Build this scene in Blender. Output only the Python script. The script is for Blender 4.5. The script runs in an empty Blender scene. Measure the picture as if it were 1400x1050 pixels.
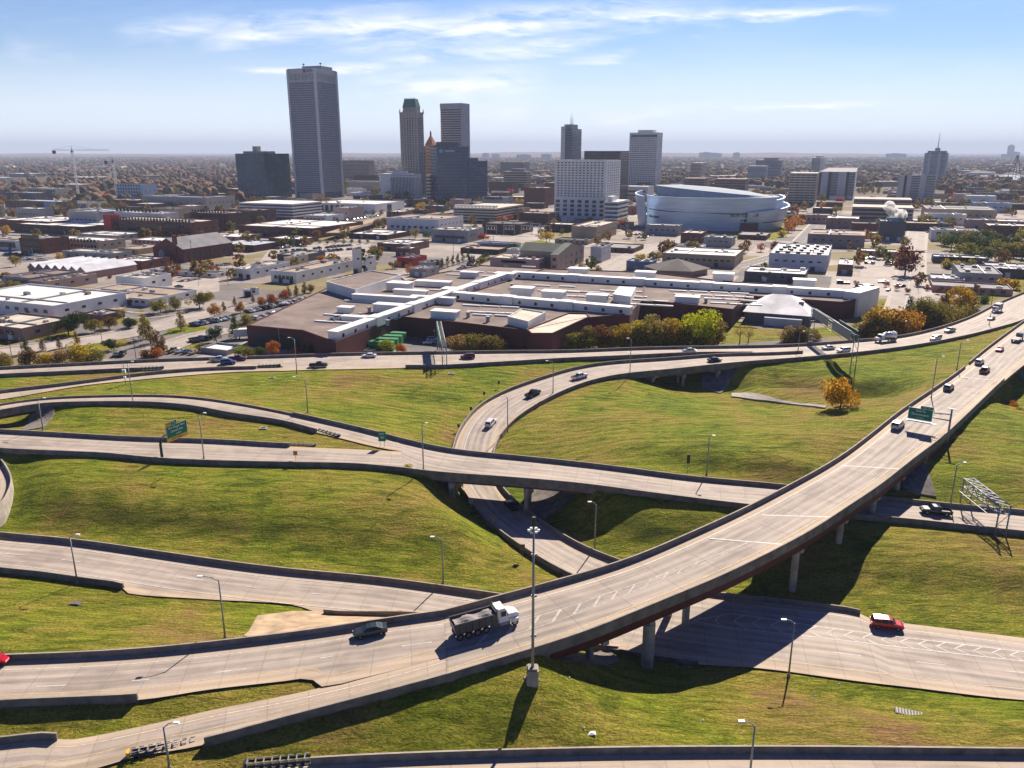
import bpy, math, random
import numpy as np
from mathutils import Vector, Matrix
random.seed(7)
S = bpy.context.scene
C = S.collection
R = math.radians
# ---------------------------------------------------------------- camera, sky, sun
FP = 1090.; PT = math.atan(317/FP); HC = 70.
sp, cp = math.sin(PT), math.cos(PT)
def W(px, py, z=0.):
    u = (px-700)/FP; v = (py-525)/FP
    t = (HC-z)/(sp+v*cp)
    return Vector((u*t, (cp-v*sp)*t, z))
def J(p):
    d = HC-p[2]; Z = p[1]*cp+d*sp; Y = -p[1]*sp+d*cp
    return 700+FP*p[0]/Z, 525+FP*Y/Z
cam = bpy.data.objects.new('camera', bpy.data.cameras.new('camera')); C.objects.link(cam)
cam.location = (0, 0, HC); cam.rotation_euler = (R(90)-PT, 0, 0)
cam.data.sensor_width = 36; cam.data.lens = 36*FP/1400; cam.data.clip_end = 90000; cam.data.clip_start = 1
S.camera = cam
SUN_AZ, SUN_EL = R(24), R(36)
sd = bpy.data.lights.new('sun', 'SUN'); sd.energy = 5.0; sd.angle = R(.5); sd.color = (1, .89, .77)
sun = bpy.data.objects.new('sun', sd); C.objects.link(sun)
sv = Vector((math.sin(SUN_AZ)*math.cos(SUN_EL), math.cos(SUN_AZ)*math.cos(SUN_EL), math.sin(SUN_EL)))
sun.rotation_euler = sv.to_track_quat('Z', 'Y').to_euler(); sun.location = (0, 0, 400)
world = bpy.data.worlds.new('World'); S.world = world; world.use_nodes = True
class NT:
    def __init__(s, t): s.t = t; s.n = t.nodes; s.l = t.links
    def a(s, ty, **k):
        n = s.n.new(ty); ins = k.pop('ins', {})
        for q, v in k.items(): setattr(n, q, v)
        for q, v in ins.items():
            if isinstance(v, tuple) and len(v) == 2 and hasattr(v[0], 'outputs'): s.l.new(v[0].outputs[v[1]], n.inputs[q])
            elif hasattr(v, 'outputs'): s.l.new(v.outputs[0], n.inputs[q])
            else: n.inputs[q].default_value = v
        return n
    def math(s, op, a, b=None, clamp=False):
        n = s.n.new('ShaderNodeMath'); n.operation = op; n.use_clamp = clamp
        for i, v in enumerate((a, b)):
            if v is None: continue
            if isinstance(v, tuple): s.l.new(v[0].outputs[v[1]], n.inputs[i])
            elif hasattr(v, 'outputs'): s.l.new(v.outputs[0], n.inputs[i])
            else: n.inputs[i].default_value = v
        return n
    def ramp(s, fac, st):
        n = s.n.new('ShaderNodeValToRGB'); e = n.color_ramp.elements
        while len(e) < len(st): e.new(.5)
        for i, (p, c) in enumerate(st):
            e[i].position = p; e[i].color = (c, c, c, 1) if not isinstance(c, tuple) else (*c, 1)
        s.l.new(fac[0].outputs[fac[1]] if isinstance(fac, tuple) else fac.outputs[0], n.inputs[0]); return n
    def mix(s, f, a, b, bt='MIX'):
        n = s.n.new('ShaderNodeMix'); n.data_type = 'RGBA'; n.blend_type = bt
        for i, v in ((0, f), (6, a), (7, b)):
            if isinstance(v, tuple) and hasattr(v[0], 'outputs'): s.l.new(v[0].outputs[v[1]], n.inputs[i])
            elif hasattr(v, 'outputs'):
                s.l.new(v.outputs[2 if v.bl_idname == 'ShaderNodeMix' else 0], n.inputs[i])
            else: n.inputs[i].default_value = (*v, 1) if isinstance(v, tuple) else v
        return n
w = NT(world.node_tree); w.n.clear()
sky = w.a('ShaderNodeTexSky', sky_type='NISHITA', sun_disc=False, sun_elevation=SUN_EL, sun_rotation=SUN_AZ, altitude=200, air_density=1.2, dust_density=.1, ozone_density=2.0)
# cirrus: noise stretched along the wind, confined to streaks in azimuth / elevation
tc = w.a('ShaderNodeTexCoord'); sx = w.a('ShaderNodeSeparateXYZ', ins={0: (tc, 'Generated')})
az = w.math('DIVIDE', (sx, 0), (sx, 1)); el = w.math('DIVIDE', (sx, 2), (sx, 1))
def azel(px, py):
    d = Vector(((px-700)/FP, cp-(py-525)/FP*sp, -(sp+(py-525)/FP*cp))); return d.x/d.y, d.z/d.y
cv = w.a('ShaderNodeCombineXYZ', ins={0: az, 1: w.math('MULTIPLY', el, 5.5)})
wn = w.a('ShaderNodeTexNoise', ins={'Vector': cv, 'Scale': 5., 'Detail': 7., 'Roughness': .6, 'Distortion': .5})
cv2 = w.a('ShaderNodeMapping', ins={0: cv, 2: (0, 0, .22)})
wn2 = w.a('ShaderNodeTexNoise', ins={'Vector': cv2, 'Scale': 16., 'Detail': 5., 'Roughness': .6, 'Distortion': 1.})
wob = w.math('MULTIPLY', w.math('SUBTRACT', (wn, 0), .5), .05)
tot = None
# (x0,y0,x1,y1,halfwidth px,strength)
for x0, y0, x1, y1, hw, st in [(260, 46, 640, 18, 17, .8), (430, 45, 800, 30, 22, 1.0), (620, 25, 1010, 20, 20, .9), (900, 20, 1230, 12, 8, .8), (300, 97, 560, 88, 6, .9), (500, 85, 860, 50, 12, .85),
    (480, 122, 760, 108, 22, .8), (760, 84, 880, 74, 6, .5), (790, 170, 1010, 150, 12, .75), (930, 156, 1210, 137, 6, 1.0), (150, 50, 330, 20, 14, .5), (540, 30, 680, 50, 4, .5), (560, 170, 740, 150, 22, .45), (650, 78, 760, 20, 16, .35), (0, 60, 110, 80, 14, .25)]:
    a0, e0 = azel(x0, y0); a1, e1 = azel(x1, y1); hwr = hw/FP*1.0
    t = w.math('DIVIDE', w.math('SUBTRACT', az, a0), a1-a0)
    mid = w.math('SUBTRACT', w.math('ADD', el, wob), w.math('ADD', w.math('MULTIPLY', t, e1-e0), e0))
    across = w.math('SUBTRACT', 1, w.math('DIVIDE', w.math('ABSOLUTE', mid), hwr*1.25), True)
    along = w.math('MULTIPLY', w.math('MULTIPLY', t, w.math('SUBTRACT', 1, t)), 5.5, True)
    m = w.math('MULTIPLY', w.math('MULTIPLY', across, along, True), st)
    tot = m if tot is None else w.math('MAXIMUM', tot, m)
veil = w.ramp(wn, [(.42, 0.), (.8, .1)])
dens = w.math('MULTIPLY', tot, w.ramp(w.math('ADD', w.math('MULTIPLY', (wn, 0), .6), w.math('MULTIPLY', (wn2, 0), .4)), [(.4, 0.0), (.62, 1.)]), True)
dens = w.math('ADD', w.math('MULTIPLY', dens, 1.15, True), veil, True)
up = w.math('MULTIPLY', el, 30, True)
dens = w.math('MULTIPLY', dens, up)
tint = w.mix(1., (sky, 0), (.45, .68, 1.12), 'MULTIPLY')
hzm = w.ramp(el, [(0., .92), (.05, .66), (.12, .2), (.22, 0.)]); hzf = w.math('MULTIPLY', hzm, w.math('MULTIPLY', (sx, 1), 2.2, True)); tint = w.mix(hzf, tint, (11.8, 12.7, 13.8))
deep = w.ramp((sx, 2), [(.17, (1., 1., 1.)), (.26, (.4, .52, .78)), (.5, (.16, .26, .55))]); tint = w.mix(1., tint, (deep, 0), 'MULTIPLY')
cm = w.mix(dens, tint, (13., 13., 13.4))
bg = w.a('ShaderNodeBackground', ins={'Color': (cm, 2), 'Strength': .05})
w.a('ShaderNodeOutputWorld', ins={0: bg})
S.render.engine = 'CYCLES'
S.view_settings.view_transform = 'Standard'; S.view_settings.look = 'None'; S.view_settings.gamma = 1; S.view_settings.use_curve_mapping = False
S.view_settings.exposure = 0.95
S.cycles.max_bounces = 5; S.cycles.diffuse_bounces = 2; S.cycles.glossy_bounces = 2; S.cycles.transparent_max_bounces = 8; S.cycles.volume_bounces = 0

# ---------------------------------------------------------------- materials
MATS = {}
def mat(name, col, rough=.8, var=.12, scale=1., bump=0., metal=0., spec=.3, objcol=False, island=0., pane=0., trans=0., bscale=None, emit=None):
    if name in MATS: return MATS[name]
    m = bpy.data.materials.new(name); m.use_nodes = True; t = NT(m.node_tree); t.n.clear()
    tc = t.a('ShaderNodeTexCoord')
    nz = t.a('ShaderNodeTexNoise', ins={'Vector': (tc, 'Object'), 'Scale': scale, 'Detail': 5., 'Roughness': .6})
    if objcol:
        oi = t.a('ShaderNodeObjectInfo'); base = (oi, 'Color')
    else:
        base = t.a('ShaderNodeRGB'); base.outputs[0].default_value = (*col, 1); base = (base, 0)
    v = t.ramp(nz, [(.3, 1-var), (.7, 1+var*.6)])
    c = t.mix(1., base, (v, 0), 'MULTIPLY')
    if pane:
        fl = t.a('ShaderNodeVectorMath', operation='FLOOR', ins={0: t.a('ShaderNodeVectorMath', operation='MULTIPLY', ins={0: (tc, 'Object'), 1: (.32, .32, .27)})}); wn_ = t.a('ShaderNodeTexWhiteNoise', ins={'Vector': fl})
        c = t.mix(1., (c, 2), (t.ramp((wn_, 0), [(0, 1-pane), (.8, 1), (1, 1+pane*2.5)]), 0), 'MULTIPLY')
    if island:
        g = t.a('ShaderNodeNewGeometry'); iv = t.ramp((g, 'Random Per Island'), [(0, 1-island), (1, 1+island)])
        c = t.mix(1., (c, 2), (iv, 0), 'MULTIPLY')
        hs = t.a('ShaderNodeHueSaturation', ins={'Color': (c, 2)})
        t.l.new(t.math('ADD', t.math('MULTIPLY', (g, 'Random Per Island'), .05), .475).outputs[0], hs.inputs['Hue']); cc = (hs, 0)
    else: cc = (c, 2)
    b = t.a('ShaderNodeBsdfPrincipled', ins={'Base Color': cc, 'Roughness': rough, 'Metallic': metal, 'Specular IOR Level': spec})
    if bump:
        nb = t.a('ShaderNodeTexNoise', ins={'Vector': (tc, 'Object'), 'Scale': bscale or scale*6, 'Detail': 4.})
        bp = t.a('ShaderNodeBump', ins={'Height': (nb, 0), 'Strength': bump, 'Distance': .1}); t.l.new(bp.outputs[0], b.inputs['Normal'])
    if emit:
        b.inputs['Emission Color'].default_value = (*emit, 1); b.inputs['Emission Strength'].default_value = 1
    if trans:
        tb = t.a('ShaderNodeBsdfTranslucent', ins={0: cc}); mx_ = t.a('ShaderNodeMixShader', ins={0: trans}); t.l.new(b.outputs[0], mx_.inputs[1]); t.l.new(tb.outputs[0], mx_.inputs[2]); b = mx_
    t.a('ShaderNodeOutputMaterial', ins={0: b}); MATS[name] = m; return m
conc = mat('concrete', (.36, .31, .26), .85, .3, .6, .15)
concd = mat('concrete_dark', (.19, .165, .145), .9, .45, .5, .2)  # darker concrete, shade of barrier sides and underbridge paving put into the colour
white = mat('white_paint', (.74, .73, .7), .6, .08, .3)
worn = mat('worn_paint', (.5, .45, .4), .8, .4, 1.5)
line = mat('lane_paint', (.62, .59, .54), .7, .35, 1.5)
yline = mat('lane_paint_yellow', (.6, .43, .2), .7, .3, 1.5)
asph = mat('asphalt', (.16, .15, .145), .9, .3, .15, .1)
lotm = mat('lot_concrete', (.38, .33, .285), .9, .3, .08)
strm = mat('street_concrete', (.34, .3, .26), .9, .22, .1)
glass = mat('dark_glass', (.02, .028, .045), .2, .3, .5, 0, 0, .4, pane=.5)
glassb = mat('blue_glass', (.03, .06, .13), .22, .25, .04, 0, 0, .4, pane=.35)
tealg = mat('teal_glass', (.03, .08, .14), .2, .5, .03, 0, 0, .4, pane=.35)
steel = mat('galvanised_steel', (.3, .31, .32), .55, .2, 2, 0, .4)
dark = mat('dark_metal', (.03, .03, .035), .5, .2, 1)
redst = mat('red_girder_paint', (.075, .01, .014), .6, .3, .5)
paint = mat('car_paint', (1, 1, 1), .25, .02, 1, 0, .15, .6, objcol=True)
tyre = mat('tyre_rubber', (.015, .015, .015), .9, .2, 3)
rimm = mat('rim_alloy', (.35, .35, .36), .35, .1, 3, 0, .8)
hl = mat('headlight_lens', (.75, .77, .8), .15, .05, 1)
tl = mat('taillight_lens', (.3, .01, .01), .25, .05, 1)
brick = mat('red_brick', (.13, .045, .035), .9, .25, .3, .2)
bark = mat('bark', (.09, .065, .045), .95, .3, 2, .3)
leaf = mat('leaves', (1, 1, 1), .85, .35, .35, 0, 0, .1, objcol=True, island=.45, trans=.42)
wallc = mat('painted_wall', (1, 1, 1), .85, .14, .12, .05, objcol=True)
roofc = mat('roofing', (1, 1, 1), .9, .3, .12, objcol=True)
signg = mat('sign_green', (.0, .17, .1), .5, .08, 1)
signy = mat('sign_yellow', (.72, .42, .02), .5, .08, 1)
signw = mat('sign_white', (.8, .82, .8), .5, .05, 1)
# ---- grass
def grass_mat():
    m = bpy.data.materials.new('grass'); m.use_nodes = True; t = NT(m.node_tree); t.n.clear()
    tc = t.a('ShaderNodeTexCoord'); v = (tc, 'Object')
    big = t.a('ShaderNodeTexNoise', ins={'Vector': v, 'Scale': .035, 'Detail': 5., 'Roughness': .62, 'Distortion': .6})
    mpb = t.a('ShaderNodeMapping', ins={0: v, 2: (0, 0, R(8)), 3: (.35, 1., 1.)})
    med = t.a('ShaderNodeTexNoise', ins={'Vector': mpb, 'Scale': .32, 'Detail': 6., 'Roughness': .7, 'Distortion': 1.2})
    fin = t.a('ShaderNodeTexNoise', ins={'Vector': v, 'Scale': 2.6, 'Detail': 5., 'Roughness': .75})
    f = t.math('ADD', t.math('MULTIPLY', (big, 0), .6), t.math('ADD', t.math('MULTIPLY', (med, 0), .3), t.math('MULTIPLY', (fin, 0), .1)))
    c = t.ramp(f, [(.36, (.145, .21, .012)), (.46, (.235, .27, .018)), (.55, (.33, .27, .045)), (.62, (.3, .18, .07))])
    dk = t.ramp(fin, [(.34, .5), (.6, 1.18)]); dm = t.ramp(med, [(.35, .58), (.55, 1.1)])
    c2 = t.mix(1., t.mix(1., (c, 0), (dk, 0), 'MULTIPLY'), (dm, 0), 'MULTIPLY')
    b = t.a('ShaderNodeBsdfPrincipled', ins={'Base Color': (c2, 2), 'Roughness': .95, 'Specular IOR Level': .1})
    mp = t.a('ShaderNodeMapping', ins={0: v, 2: (0, 0, R(8)), 3: (.5, 1.5, 1.)})
    wv = t.a('ShaderNodeTexNoise', ins={'Vector': mp, 'Scale': .75, 'Detail': 6., 'Roughness': .72, 'Distortion': .8})
    mow = t.a('ShaderNodeTexWave', bands_direction='Y', ins={'Vector': t.a('ShaderNodeMapping', ins={0: v, 2: (0, 0, R(7))}), 'Scale': .11, 'Distortion': 9., 'Detail': 3., 'Detail Scale': .35})
    hsum = t.math('ADD', t.math('MULTIPLY', (mow, 'Fac'), .15), t.math('ADD', t.math('MULTIPLY', (wv, 0), 1.), t.math('MULTIPLY', (fin, 0), .32)))
    bp = t.a('ShaderNodeBump', ins={'Height': hsum, 'Strength': 1., 'Distance': 1.3}); t.l.new(bp.outputs[0], b.inputs['Normal'])
    t.a('ShaderNodeOutputMaterial', ins={0: b}); return m
grass = grass_mat()
def city_mat():
    m = bpy.data.materials.new('city_ground'); m.use_nodes = True; t = NT(m.node_tree); t.n.clear()
    tc = t.a('ShaderNodeTexCoord'); mp = t.a('ShaderNodeMapping', ins={0: (tc, 'Object'), 2: (0, 0, R(23))})
    vo = t.a('ShaderNodeTexVoronoi', distance='CHEBYCHEV', ins={'Vector': mp, 'Scale': .02, 'Randomness': .6})
    sep = t.a('ShaderNodeSeparateColor', ins={0: (vo, 'Color')})
    blk = t.ramp((sep, 0), [(0, (.3, .26, .22)), (.3, (.4, .35, .3)), (.5, (.2, .18, .165)), (.65, (.24, .2, .1)), (.8, (.33, .29, .25)), (1, (.15, .15, .06))])
    for e_ in blk.color_ramp.elements: e_.color = (e_.color[0]*.98, e_.color[1]*.98, e_.color[2], 1)
    blk.color_ramp.interpolation = 'CONSTANT'
    nz = t.a('ShaderNodeTexNoise', ins={'Vector': (tc, 'Object'), 'Scale': .06, 'Detail': 8., 'Roughness': .65})
    far = t.ramp(nz, [(.38, (.05, .05, .025)), (.5, (.1, .08, .05)), (.62, (.16, .12, .08))])
    sy = t.a('ShaderNodeSeparateXYZ', ins={0: (tc, 'Object')})
    ff = t.a('ShaderNodeMapRange', ins={0: (sy, 1), 1: 1000., 2: 1500.})
    c = t.mix((ff, 0), (blk, 0), (far, 0)); v = t.ramp(nz, [(.3, .75), (.7, 1.15)])
    c = t.mix(1., c, (v, 0), 'MULTIPLY')
    b = t.a('ShaderNodeBsdfPrincipled', ins={'Base Color': (c, 2), 'Roughness': .95, 'Specular IOR Level': .1})
    t.a('ShaderNodeOutputMaterial', ins={0: b}); return m
cityg = city_mat()
def road_mat(name, joint=5., dark_=1.):
    m = bpy.data.materials.new(name); m.use_nodes = True; t = NT(m.node_tree); t.n.clear()
    uv = t.a('ShaderNodeUVMap', uv_map='UVMap'); s = t.a('ShaderNodeSeparateXYZ', ins={0: (uv, 0)})
    mp = t.a('ShaderNodeMapping', ins={0: (uv, 0), 3: (.9, .035, 1.)})
    st = t.a('ShaderNodeTexNoise', ins={'Vector': mp, 'Scale': 1.4, 'Detail': 5., 'Roughness': .65})
    nz = t.a('ShaderNodeTexNoise', ins={'Vector': (uv, 0), 'Scale': .25, 'Detail': 6., 'Roughness': .6})
    fi = t.a('ShaderNodeTexNoise', ins={'Vector': (uv, 0), 'Scale': 5., 'Detail': 3., 'Roughness': .6})
    a = t.ramp(t.math('ADD', t.math('MULTIPLY', (st, 0), .65), t.math('MULTIPLY', (nz, 0), .35)), [(.36, (.285*dark_, .24*dark_, .2*dark_)), (.5, (.41*dark_, .345*dark_, .285*dark_)), (.64, (.49*dark_, .415*dark_, .345*dark_))])
    # tan shoulder within 2.6 m of either edge (edge distance is in the third UV layer as vertex attribute)
    at = t.a('ShaderNodeAttribute', attribute_name='edge'); sh = t.a('ShaderNodeMapRange', ins={0: (at, 'Fac'), 1: 1.6, 2: 2.2, 3: 1., 4: 0.})
    c = t.mix(t.math('MULTIPLY', (sh, 0), .7), (a, 0), (.52, .4, .27))
    tr = t.math('ABSOLUTE', t.math('SUBTRACT', t.math('FRACT', t.math('DIVIDE', t.math('ADD', (s, 0), 1.4), 1.83)), .5)); trk = t.a('ShaderNodeMapRange', ins={0: tr, 1: .12, 2: .38, 3: .8, 4: 1.04}); c = t.mix(1., c, t.ramp((trk, 0), [(.75, .8), (1., 1.)]), 'MULTIPLY')
    pn = t.a('ShaderNodeTexNoise', ins={'Vector': t.a('ShaderNodeMapping', ins={0: (uv, 0), 1: (40, 7, 0), 3: (.5, .12, 1)}), 'Scale': .5, 'Detail': 2.}); c = t.mix(1., c, t.ramp(pn, [(.34, .78), (.42, 1.), (.62, 1.), (.68, 1.1)]), 'MULTIPLY')
    # slab joints
    j = t.math('FRACT', t.math('DIVIDE', (s, 1), joint)); jl = t.math('LESS_THAN', j, .03)
    ju = t.math('LESS_THAN', t.math('FRACT', t.math('DIVIDE', (s, 0), 3.65)), .02)
    c = t.mix(t.math('MULTIPLY', t.math('MAXIMUM', jl, ju), .28), c, (.12, .1, .09))
    sl = t.a('ShaderNodeTexWhiteNoise', noise_dimensions='2D', ins={'Vector': t.a('ShaderNodeCombineXYZ', ins={0: t.math('FLOOR', t.math('DIVIDE', (s, 0), 3.65)), 1: t.math('FLOOR', t.math('DIVIDE', (s, 1), joint*3))})})
    c = t.mix(1., c, (t.ramp(sl, [(0, .93), (1, 1.05)]), 0), 'MULTIPLY')
    c = t.mix(1., c, (t.ramp(fi, [(.3, .88), (.7, 1.08)]), 0), 'MULTIPLY')
    b = t.a('ShaderNodeBsdfPrincipled', ins={'Base Color': (c, 2), 'Roughness': .8, 'Specular IOR Level': .25})
    t.a('ShaderNodeOutputMaterial', ins={0: b}); return m
roadm = road_mat('road_concrete'); deckm = road_mat('bridge_deck_concrete', 9., .93)

# ---------------------------------------------------------------- helpers
class MB:
    def __init__(s): s.v = []; s.f = []; s.m = []
    def add(s, vs, fs, mi=0):
        o = len(s.v); s.v += [tuple(p) for p in vs]; s.f += [tuple(o+i for i in f) for f in fs]; s.m += [mi]*len(fs); return s
    def box(s, x0, y0, z0, x1, y1, z1, mi=0, M=None, bottom=True):
        vs = [(x, y, z) for z in (z0, z1) for y in (y0, y1) for x in (x0, x1)]
        if M is not None: vs = [M @ Vector(p) for p in vs]
        fs = [(4, 5, 7, 6), (0, 1, 5, 4), (1, 3, 7, 5), (3, 2, 6, 7), (2, 0, 4, 6)]
        if bottom: fs.append((0, 2, 3, 1))
        return s.add(vs, fs, mi)
    def cyl(s, p0, p1, r0, r1=None, n=8, mi=0, cap=True):
        r1 = r0 if r1 is None else r1; p0 = Vector(p0); p1 = Vector(p1); d = (p1-p0).normalized()
        a = d.orthogonal().normalized(); b = d.cross(a)
        vs = [p+ (a*math.cos(2*math.pi*i/n)+b*math.sin(2*math.pi*i/n))*r for p, r in ((p0, r0), (p1, r1)) for i in range(n)]
        fs = [(i, (i+1) % n, n+(i+1) % n, n+i) for i in range(n)]
        if cap: fs += [tuple(range(n-1, -1, -1)), tuple(range(n, 2*n))]
        return s.add(vs, fs, mi)
    def poly(s, pts, z0, z1, mi=0, mt=None):
        n = len(pts); vs = [(p[0], p[1], z0) for p in pts]+[(p[0], p[1], z1) for p in pts]
        s.add(vs, [(i, (i+1) % n, n+(i+1) % n, n+i) for i in range(n)], mi)
        s.add([(p[0], p[1], z1) for p in pts], [tuple(range(n))], mi if mt is None else mt); return s
    def mesh(s, name, mats, smooth=False):
        me = bpy.data.meshes.new(name); me.from_pydata(s.v, [], s.f)
        for q in (mats if isinstance(mats, (list, tuple)) else [mats]): me.materials.append(q)
        if any(s.m): me.polygons.foreach_set('material_index', s.m)
        if smooth: me.polygons.foreach_set('use_smooth', [True]*len(s.f))
        me.update(); return me
    def build(s, name, mats, parent=None, smooth=False, **k):
        return link(name, s.mesh(name, mats, smooth), parent, **k)
def link(name, data, parent=None, loc=None, rz=None, col=None, label=None, cat=None, group=None, kind=None):
    o = bpy.data.objects.new(name, data); C.objects.link(o)
    if parent: o.parent = parent
    if loc is not None: o.location = loc
    if rz is not None: o.rotation_euler = (0, 0, rz)
    if col: o.color = (*col, 1)
    if label: o['label'] = label
    if cat: o['category'] = cat
    if group: o['group'] = group
    if kind: o['kind'] = kind
    return o
def dup(o, parent=None, col=None):
    c = o.copy(); C.objects.link(c); c.parent = parent
    if col and c.type == 'MESH': c.color = (*col, 1)
    for ch in o.children: dup(ch, c, col)
    return c
def text_mesh(txt, size, align='CENTER'):
    cu = bpy.data.curves.new('lettering', 'FONT'); cu.body = txt; cu.size = size; cu.align_x = align; cu.align_y = 'CENTER'; cu.extrude = .015*size
    o = bpy.data.objects.new('lettering_tmp', cu); me = bpy.data.meshes.new_from_object(o); bpy.data.objects.remove(o); return me
def spline(P, step=2.):
    P = [np.array(p, float) for p in P]; P = [2*P[0]-P[1]]+P+[2*P[-1]-P[-2]]; out = []
    for i in range(1, len(P)-2):
        p0, p1, p2, p3 = P[i-1:i+3]; L = np.linalg.norm(p2-p1); n = max(1, int(L/.7))
        # centripetal Catmull-Rom
        t0 = 0; t1 = t0+max(np.linalg.norm(p1-p0), .01)**.5; t2 = t1+max(L, .01)**.5; t3 = t2+max(np.linalg.norm(p3-p2), .01)**.5
        for k in range(n):
            t = t1+(t2-t1)*k/n
            A1 = (t1-t)/(t1-t0)*p0+(t-t0)/(t1-t0)*p1; A2 = (t2-t)/(t2-t1)*p1+(t-t1)/(t2-t1)*p2; A3 = (t3-t)/(t3-t2)*p2+(t-t2)/(t3-t2)*p3
            B1 = (t2-t)/(t2-t0)*A1+(t-t0)/(t2-t0)*A2; B2 = (t3-t)/(t3-t1)*A2+(t-t1)/(t3-t1)*A3
            out.append((t2-t)/(t2-t1)*B1+(t-t1)/(t2-t1)*B2)
    out.append(P[-2]); out = np.array(out)
    d = np.concatenate([[0], np.cumsum(np.linalg.norm(np.diff(out, axis=0), axis=1))]); n = max(2, int(d[-1]/step)+1)
    s_ = np.linspace(0, d[-1], n); return np.stack([np.interp(s_, d, out[:, i]) for i in range(3)], 1)

# ---------------------------------------------------------------- roads: edges traced, lifted onto their own levels
BH = .95
def zf(tab): return lambda px: float(np.interp(px, [t[0] for t in tab], [t[1] for t in tab]))
def edge(pts, zfun):
    out = []
    for p in pts:
        h = p[2] if len(p) > 2 else BH
        z = p[3] if len(p) > 3 else zfun(p[0])
        q = W(p[0], p[1], z+h); out.append((q.x, q.y, z))
    return out
ROADS = {}
class Road: pass
def road(name, L, Rr, z, m=roadm, cols=8, desc='road'):
    zfun = zf(z); r = Road(); r.name = name
    Ls = spline(edge(L, zfun)); Rs = spline(edge(Rr, zfun), 1.)
    def even(A, k):
        A = A.copy()
        for _ in range(k): A[1:-1] = (A[:-2]+2*A[1:-1]+A[2:])/4
        return A
    if name in ('bridge_road', 'crossing_road_east', 'loop_ramp_road', 'bottom_road', 'freeway_east', 'main_road', 'lower_road', 'upper_ramp_road', 'crossing_road_west'): Ls = even(Ls, 16)
    if name in ('bridge_road', 'crossing_road_east', 'loop_ramp_road', 'freeway_east'): Rs = even(Rs, 50)
    n = len(Ls); js = []; j = 0; base = None
    # monotone pairing: blend of nearest point and proportional position
    for i in range(n):
        if i in (0, n-1): j = 0 if i == 0 else len(Rs)-1
        else:
            lo = j; hi = min(len(Rs), j+14); d = np.linalg.norm(Rs[lo:hi, :2]-Ls[i, :2], axis=1); j = lo+int(np.argmin(d))
        js.append(j)
    js = np.array(js, float)
    if n > 8:   # smooth pairing
        for _ in range(12): js[1:-1] = (js[:-2]+js[1:-1]+js[2:])/3
    idx = np.arange(len(Rs)); Rp = np.stack([np.interp(js, idx, Rs[:, k]) for k in range(3)], 1)
    zc = (Ls[:, 2]+Rp[:, 2])/2
    for _ in range(6): zc[1:-1] = (zc[:-2]+2*zc[1:-1]+zc[2:])/4
    r.zflat = zc; Ls[:, 2] = zc; Rp[:, 2] = zc
    r.L = Ls; r.R = Rp; r.w = np.linalg.norm(Ls[:, :2]-Rp[:, :2], axis=1)
    cen = (Ls+Rp)/2; r.C = cen; tg = np.gradient(cen, axis=0); tg[:, 2] = 0; r.T = tg/np.maximum(np.linalg.norm(tg, axis=1), 1e-6)[:, None]
    r.s = np.concatenate([[0], np.cumsum(np.linalg.norm(np.diff(cen[:, :2], axis=0), axis=1))])
    r.px = np.array([J(p)[0] for p in cen]); r.cols = cols; r.m = m
    r.extra = MB(); ROADS[name] = r; return r
def rp(r, i, f, dz=0.):
    """point on road at (fractional) station i, fraction f from the far edge"""
    i0 = max(0, min(int(i), len(r.L)-2)); a = i-i0
    p = (r.L[i0]*(1-a)+r.L[i0+1]*a)*(1-f)+(r.R[i0]*(1-a)+r.R[i0+1]*a)*f
    return (p[0], p[1], p[2]+dz)
def finish_road(r, dz=0.):
    n = len(r.L); m = MB(); uv = []; ed = []
    xs = sorted(set([0, .06, .12]+list(np.linspace(.2, .8, r.cols-3))+[.88, .94, 1]))
    for i in range(n):
        for f in xs:
            m.v.append(rp(r, i, f, dz)); uv.append((f*r.w[i], r.s[i])); ed.append(min(f, 1-f)*r.w[i])
    k = len(xs)
    for i in range(n-1):
        for j in range(k-1):
            a = i*k+j; q = (a, a+1, a+k+1, a+k); m.f.append(q); m.m.append(0)
    # orient faces up
    a, b, c = (Vector(m.v[m.f[0][t]]) for t in (0, 1, 2))
    if (b-a).cross(c-b).z < 0: m.f = [tuple(reversed(q)) for q in m.f]
    nv = len(m.v); e = r.extra; m.add(e.v, e.f); m.m = m.m[:len(m.f)-len(e.f)]+e.m
    me = m.mesh(r.name, [r.m, line, yline, concd, conc, worn])
    ul = me.uv_layers.new(name='UVMap'); li = np.zeros(len(me.loops), int); me.loops.foreach_get('vertex_index', li)
    uva = np.zeros((len(me.vertices), 2)); uva[:nv] = uv; ul.data.foreach_set('uv', uva[li].ravel())
    at = me.attributes.new('edge', 'FLOAT', 'POINT'); ea = np.full(len(me.vertices), 5.); ea[:nv] = ed; at.data.foreach_set('value', ea)
    return link(r.name, me, kind='structure')
def stripe(r, a, b, off, wd=.15, mi=1, dash=None, side='L', dz=.012):
    """painted line between stations a..b at off metres from edge (or fraction if callable)"""
    i0, i1 = a, b; n = max(1, int((i1-i0)))
    st = np.linspace(i0, i1, n+1); prev = None
    for q in st:
        wi = np.interp(q, np.arange(len(r.w)), r.w); o = off(q) if callable(off) else off
        f = o/wi if side == 'L' else 1-o/wi
        if side == 'F': f = o
        df = wd/2/wi; s_ = np.interp(q, np.arange(len(r.s)), r.s)
        cur = (rp(r, q, f-df, dz), rp(r, q, f+df, dz), s_)
        if prev and (dash is None or (s_ % dash[0]) < dash[1]):
            fs = (0, 1, 2, 3); a0, b0, _ = prev; c0, d0, _ = cur
            nz = (Vector(b0)-Vector(a0)).cross(Vector(d0)-Vector(b0)).z
            r.extra.add([a0, b0, d0, c0], [fs if nz > 0 else (3, 2, 1, 0)], mi)
        prev = cur
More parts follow.
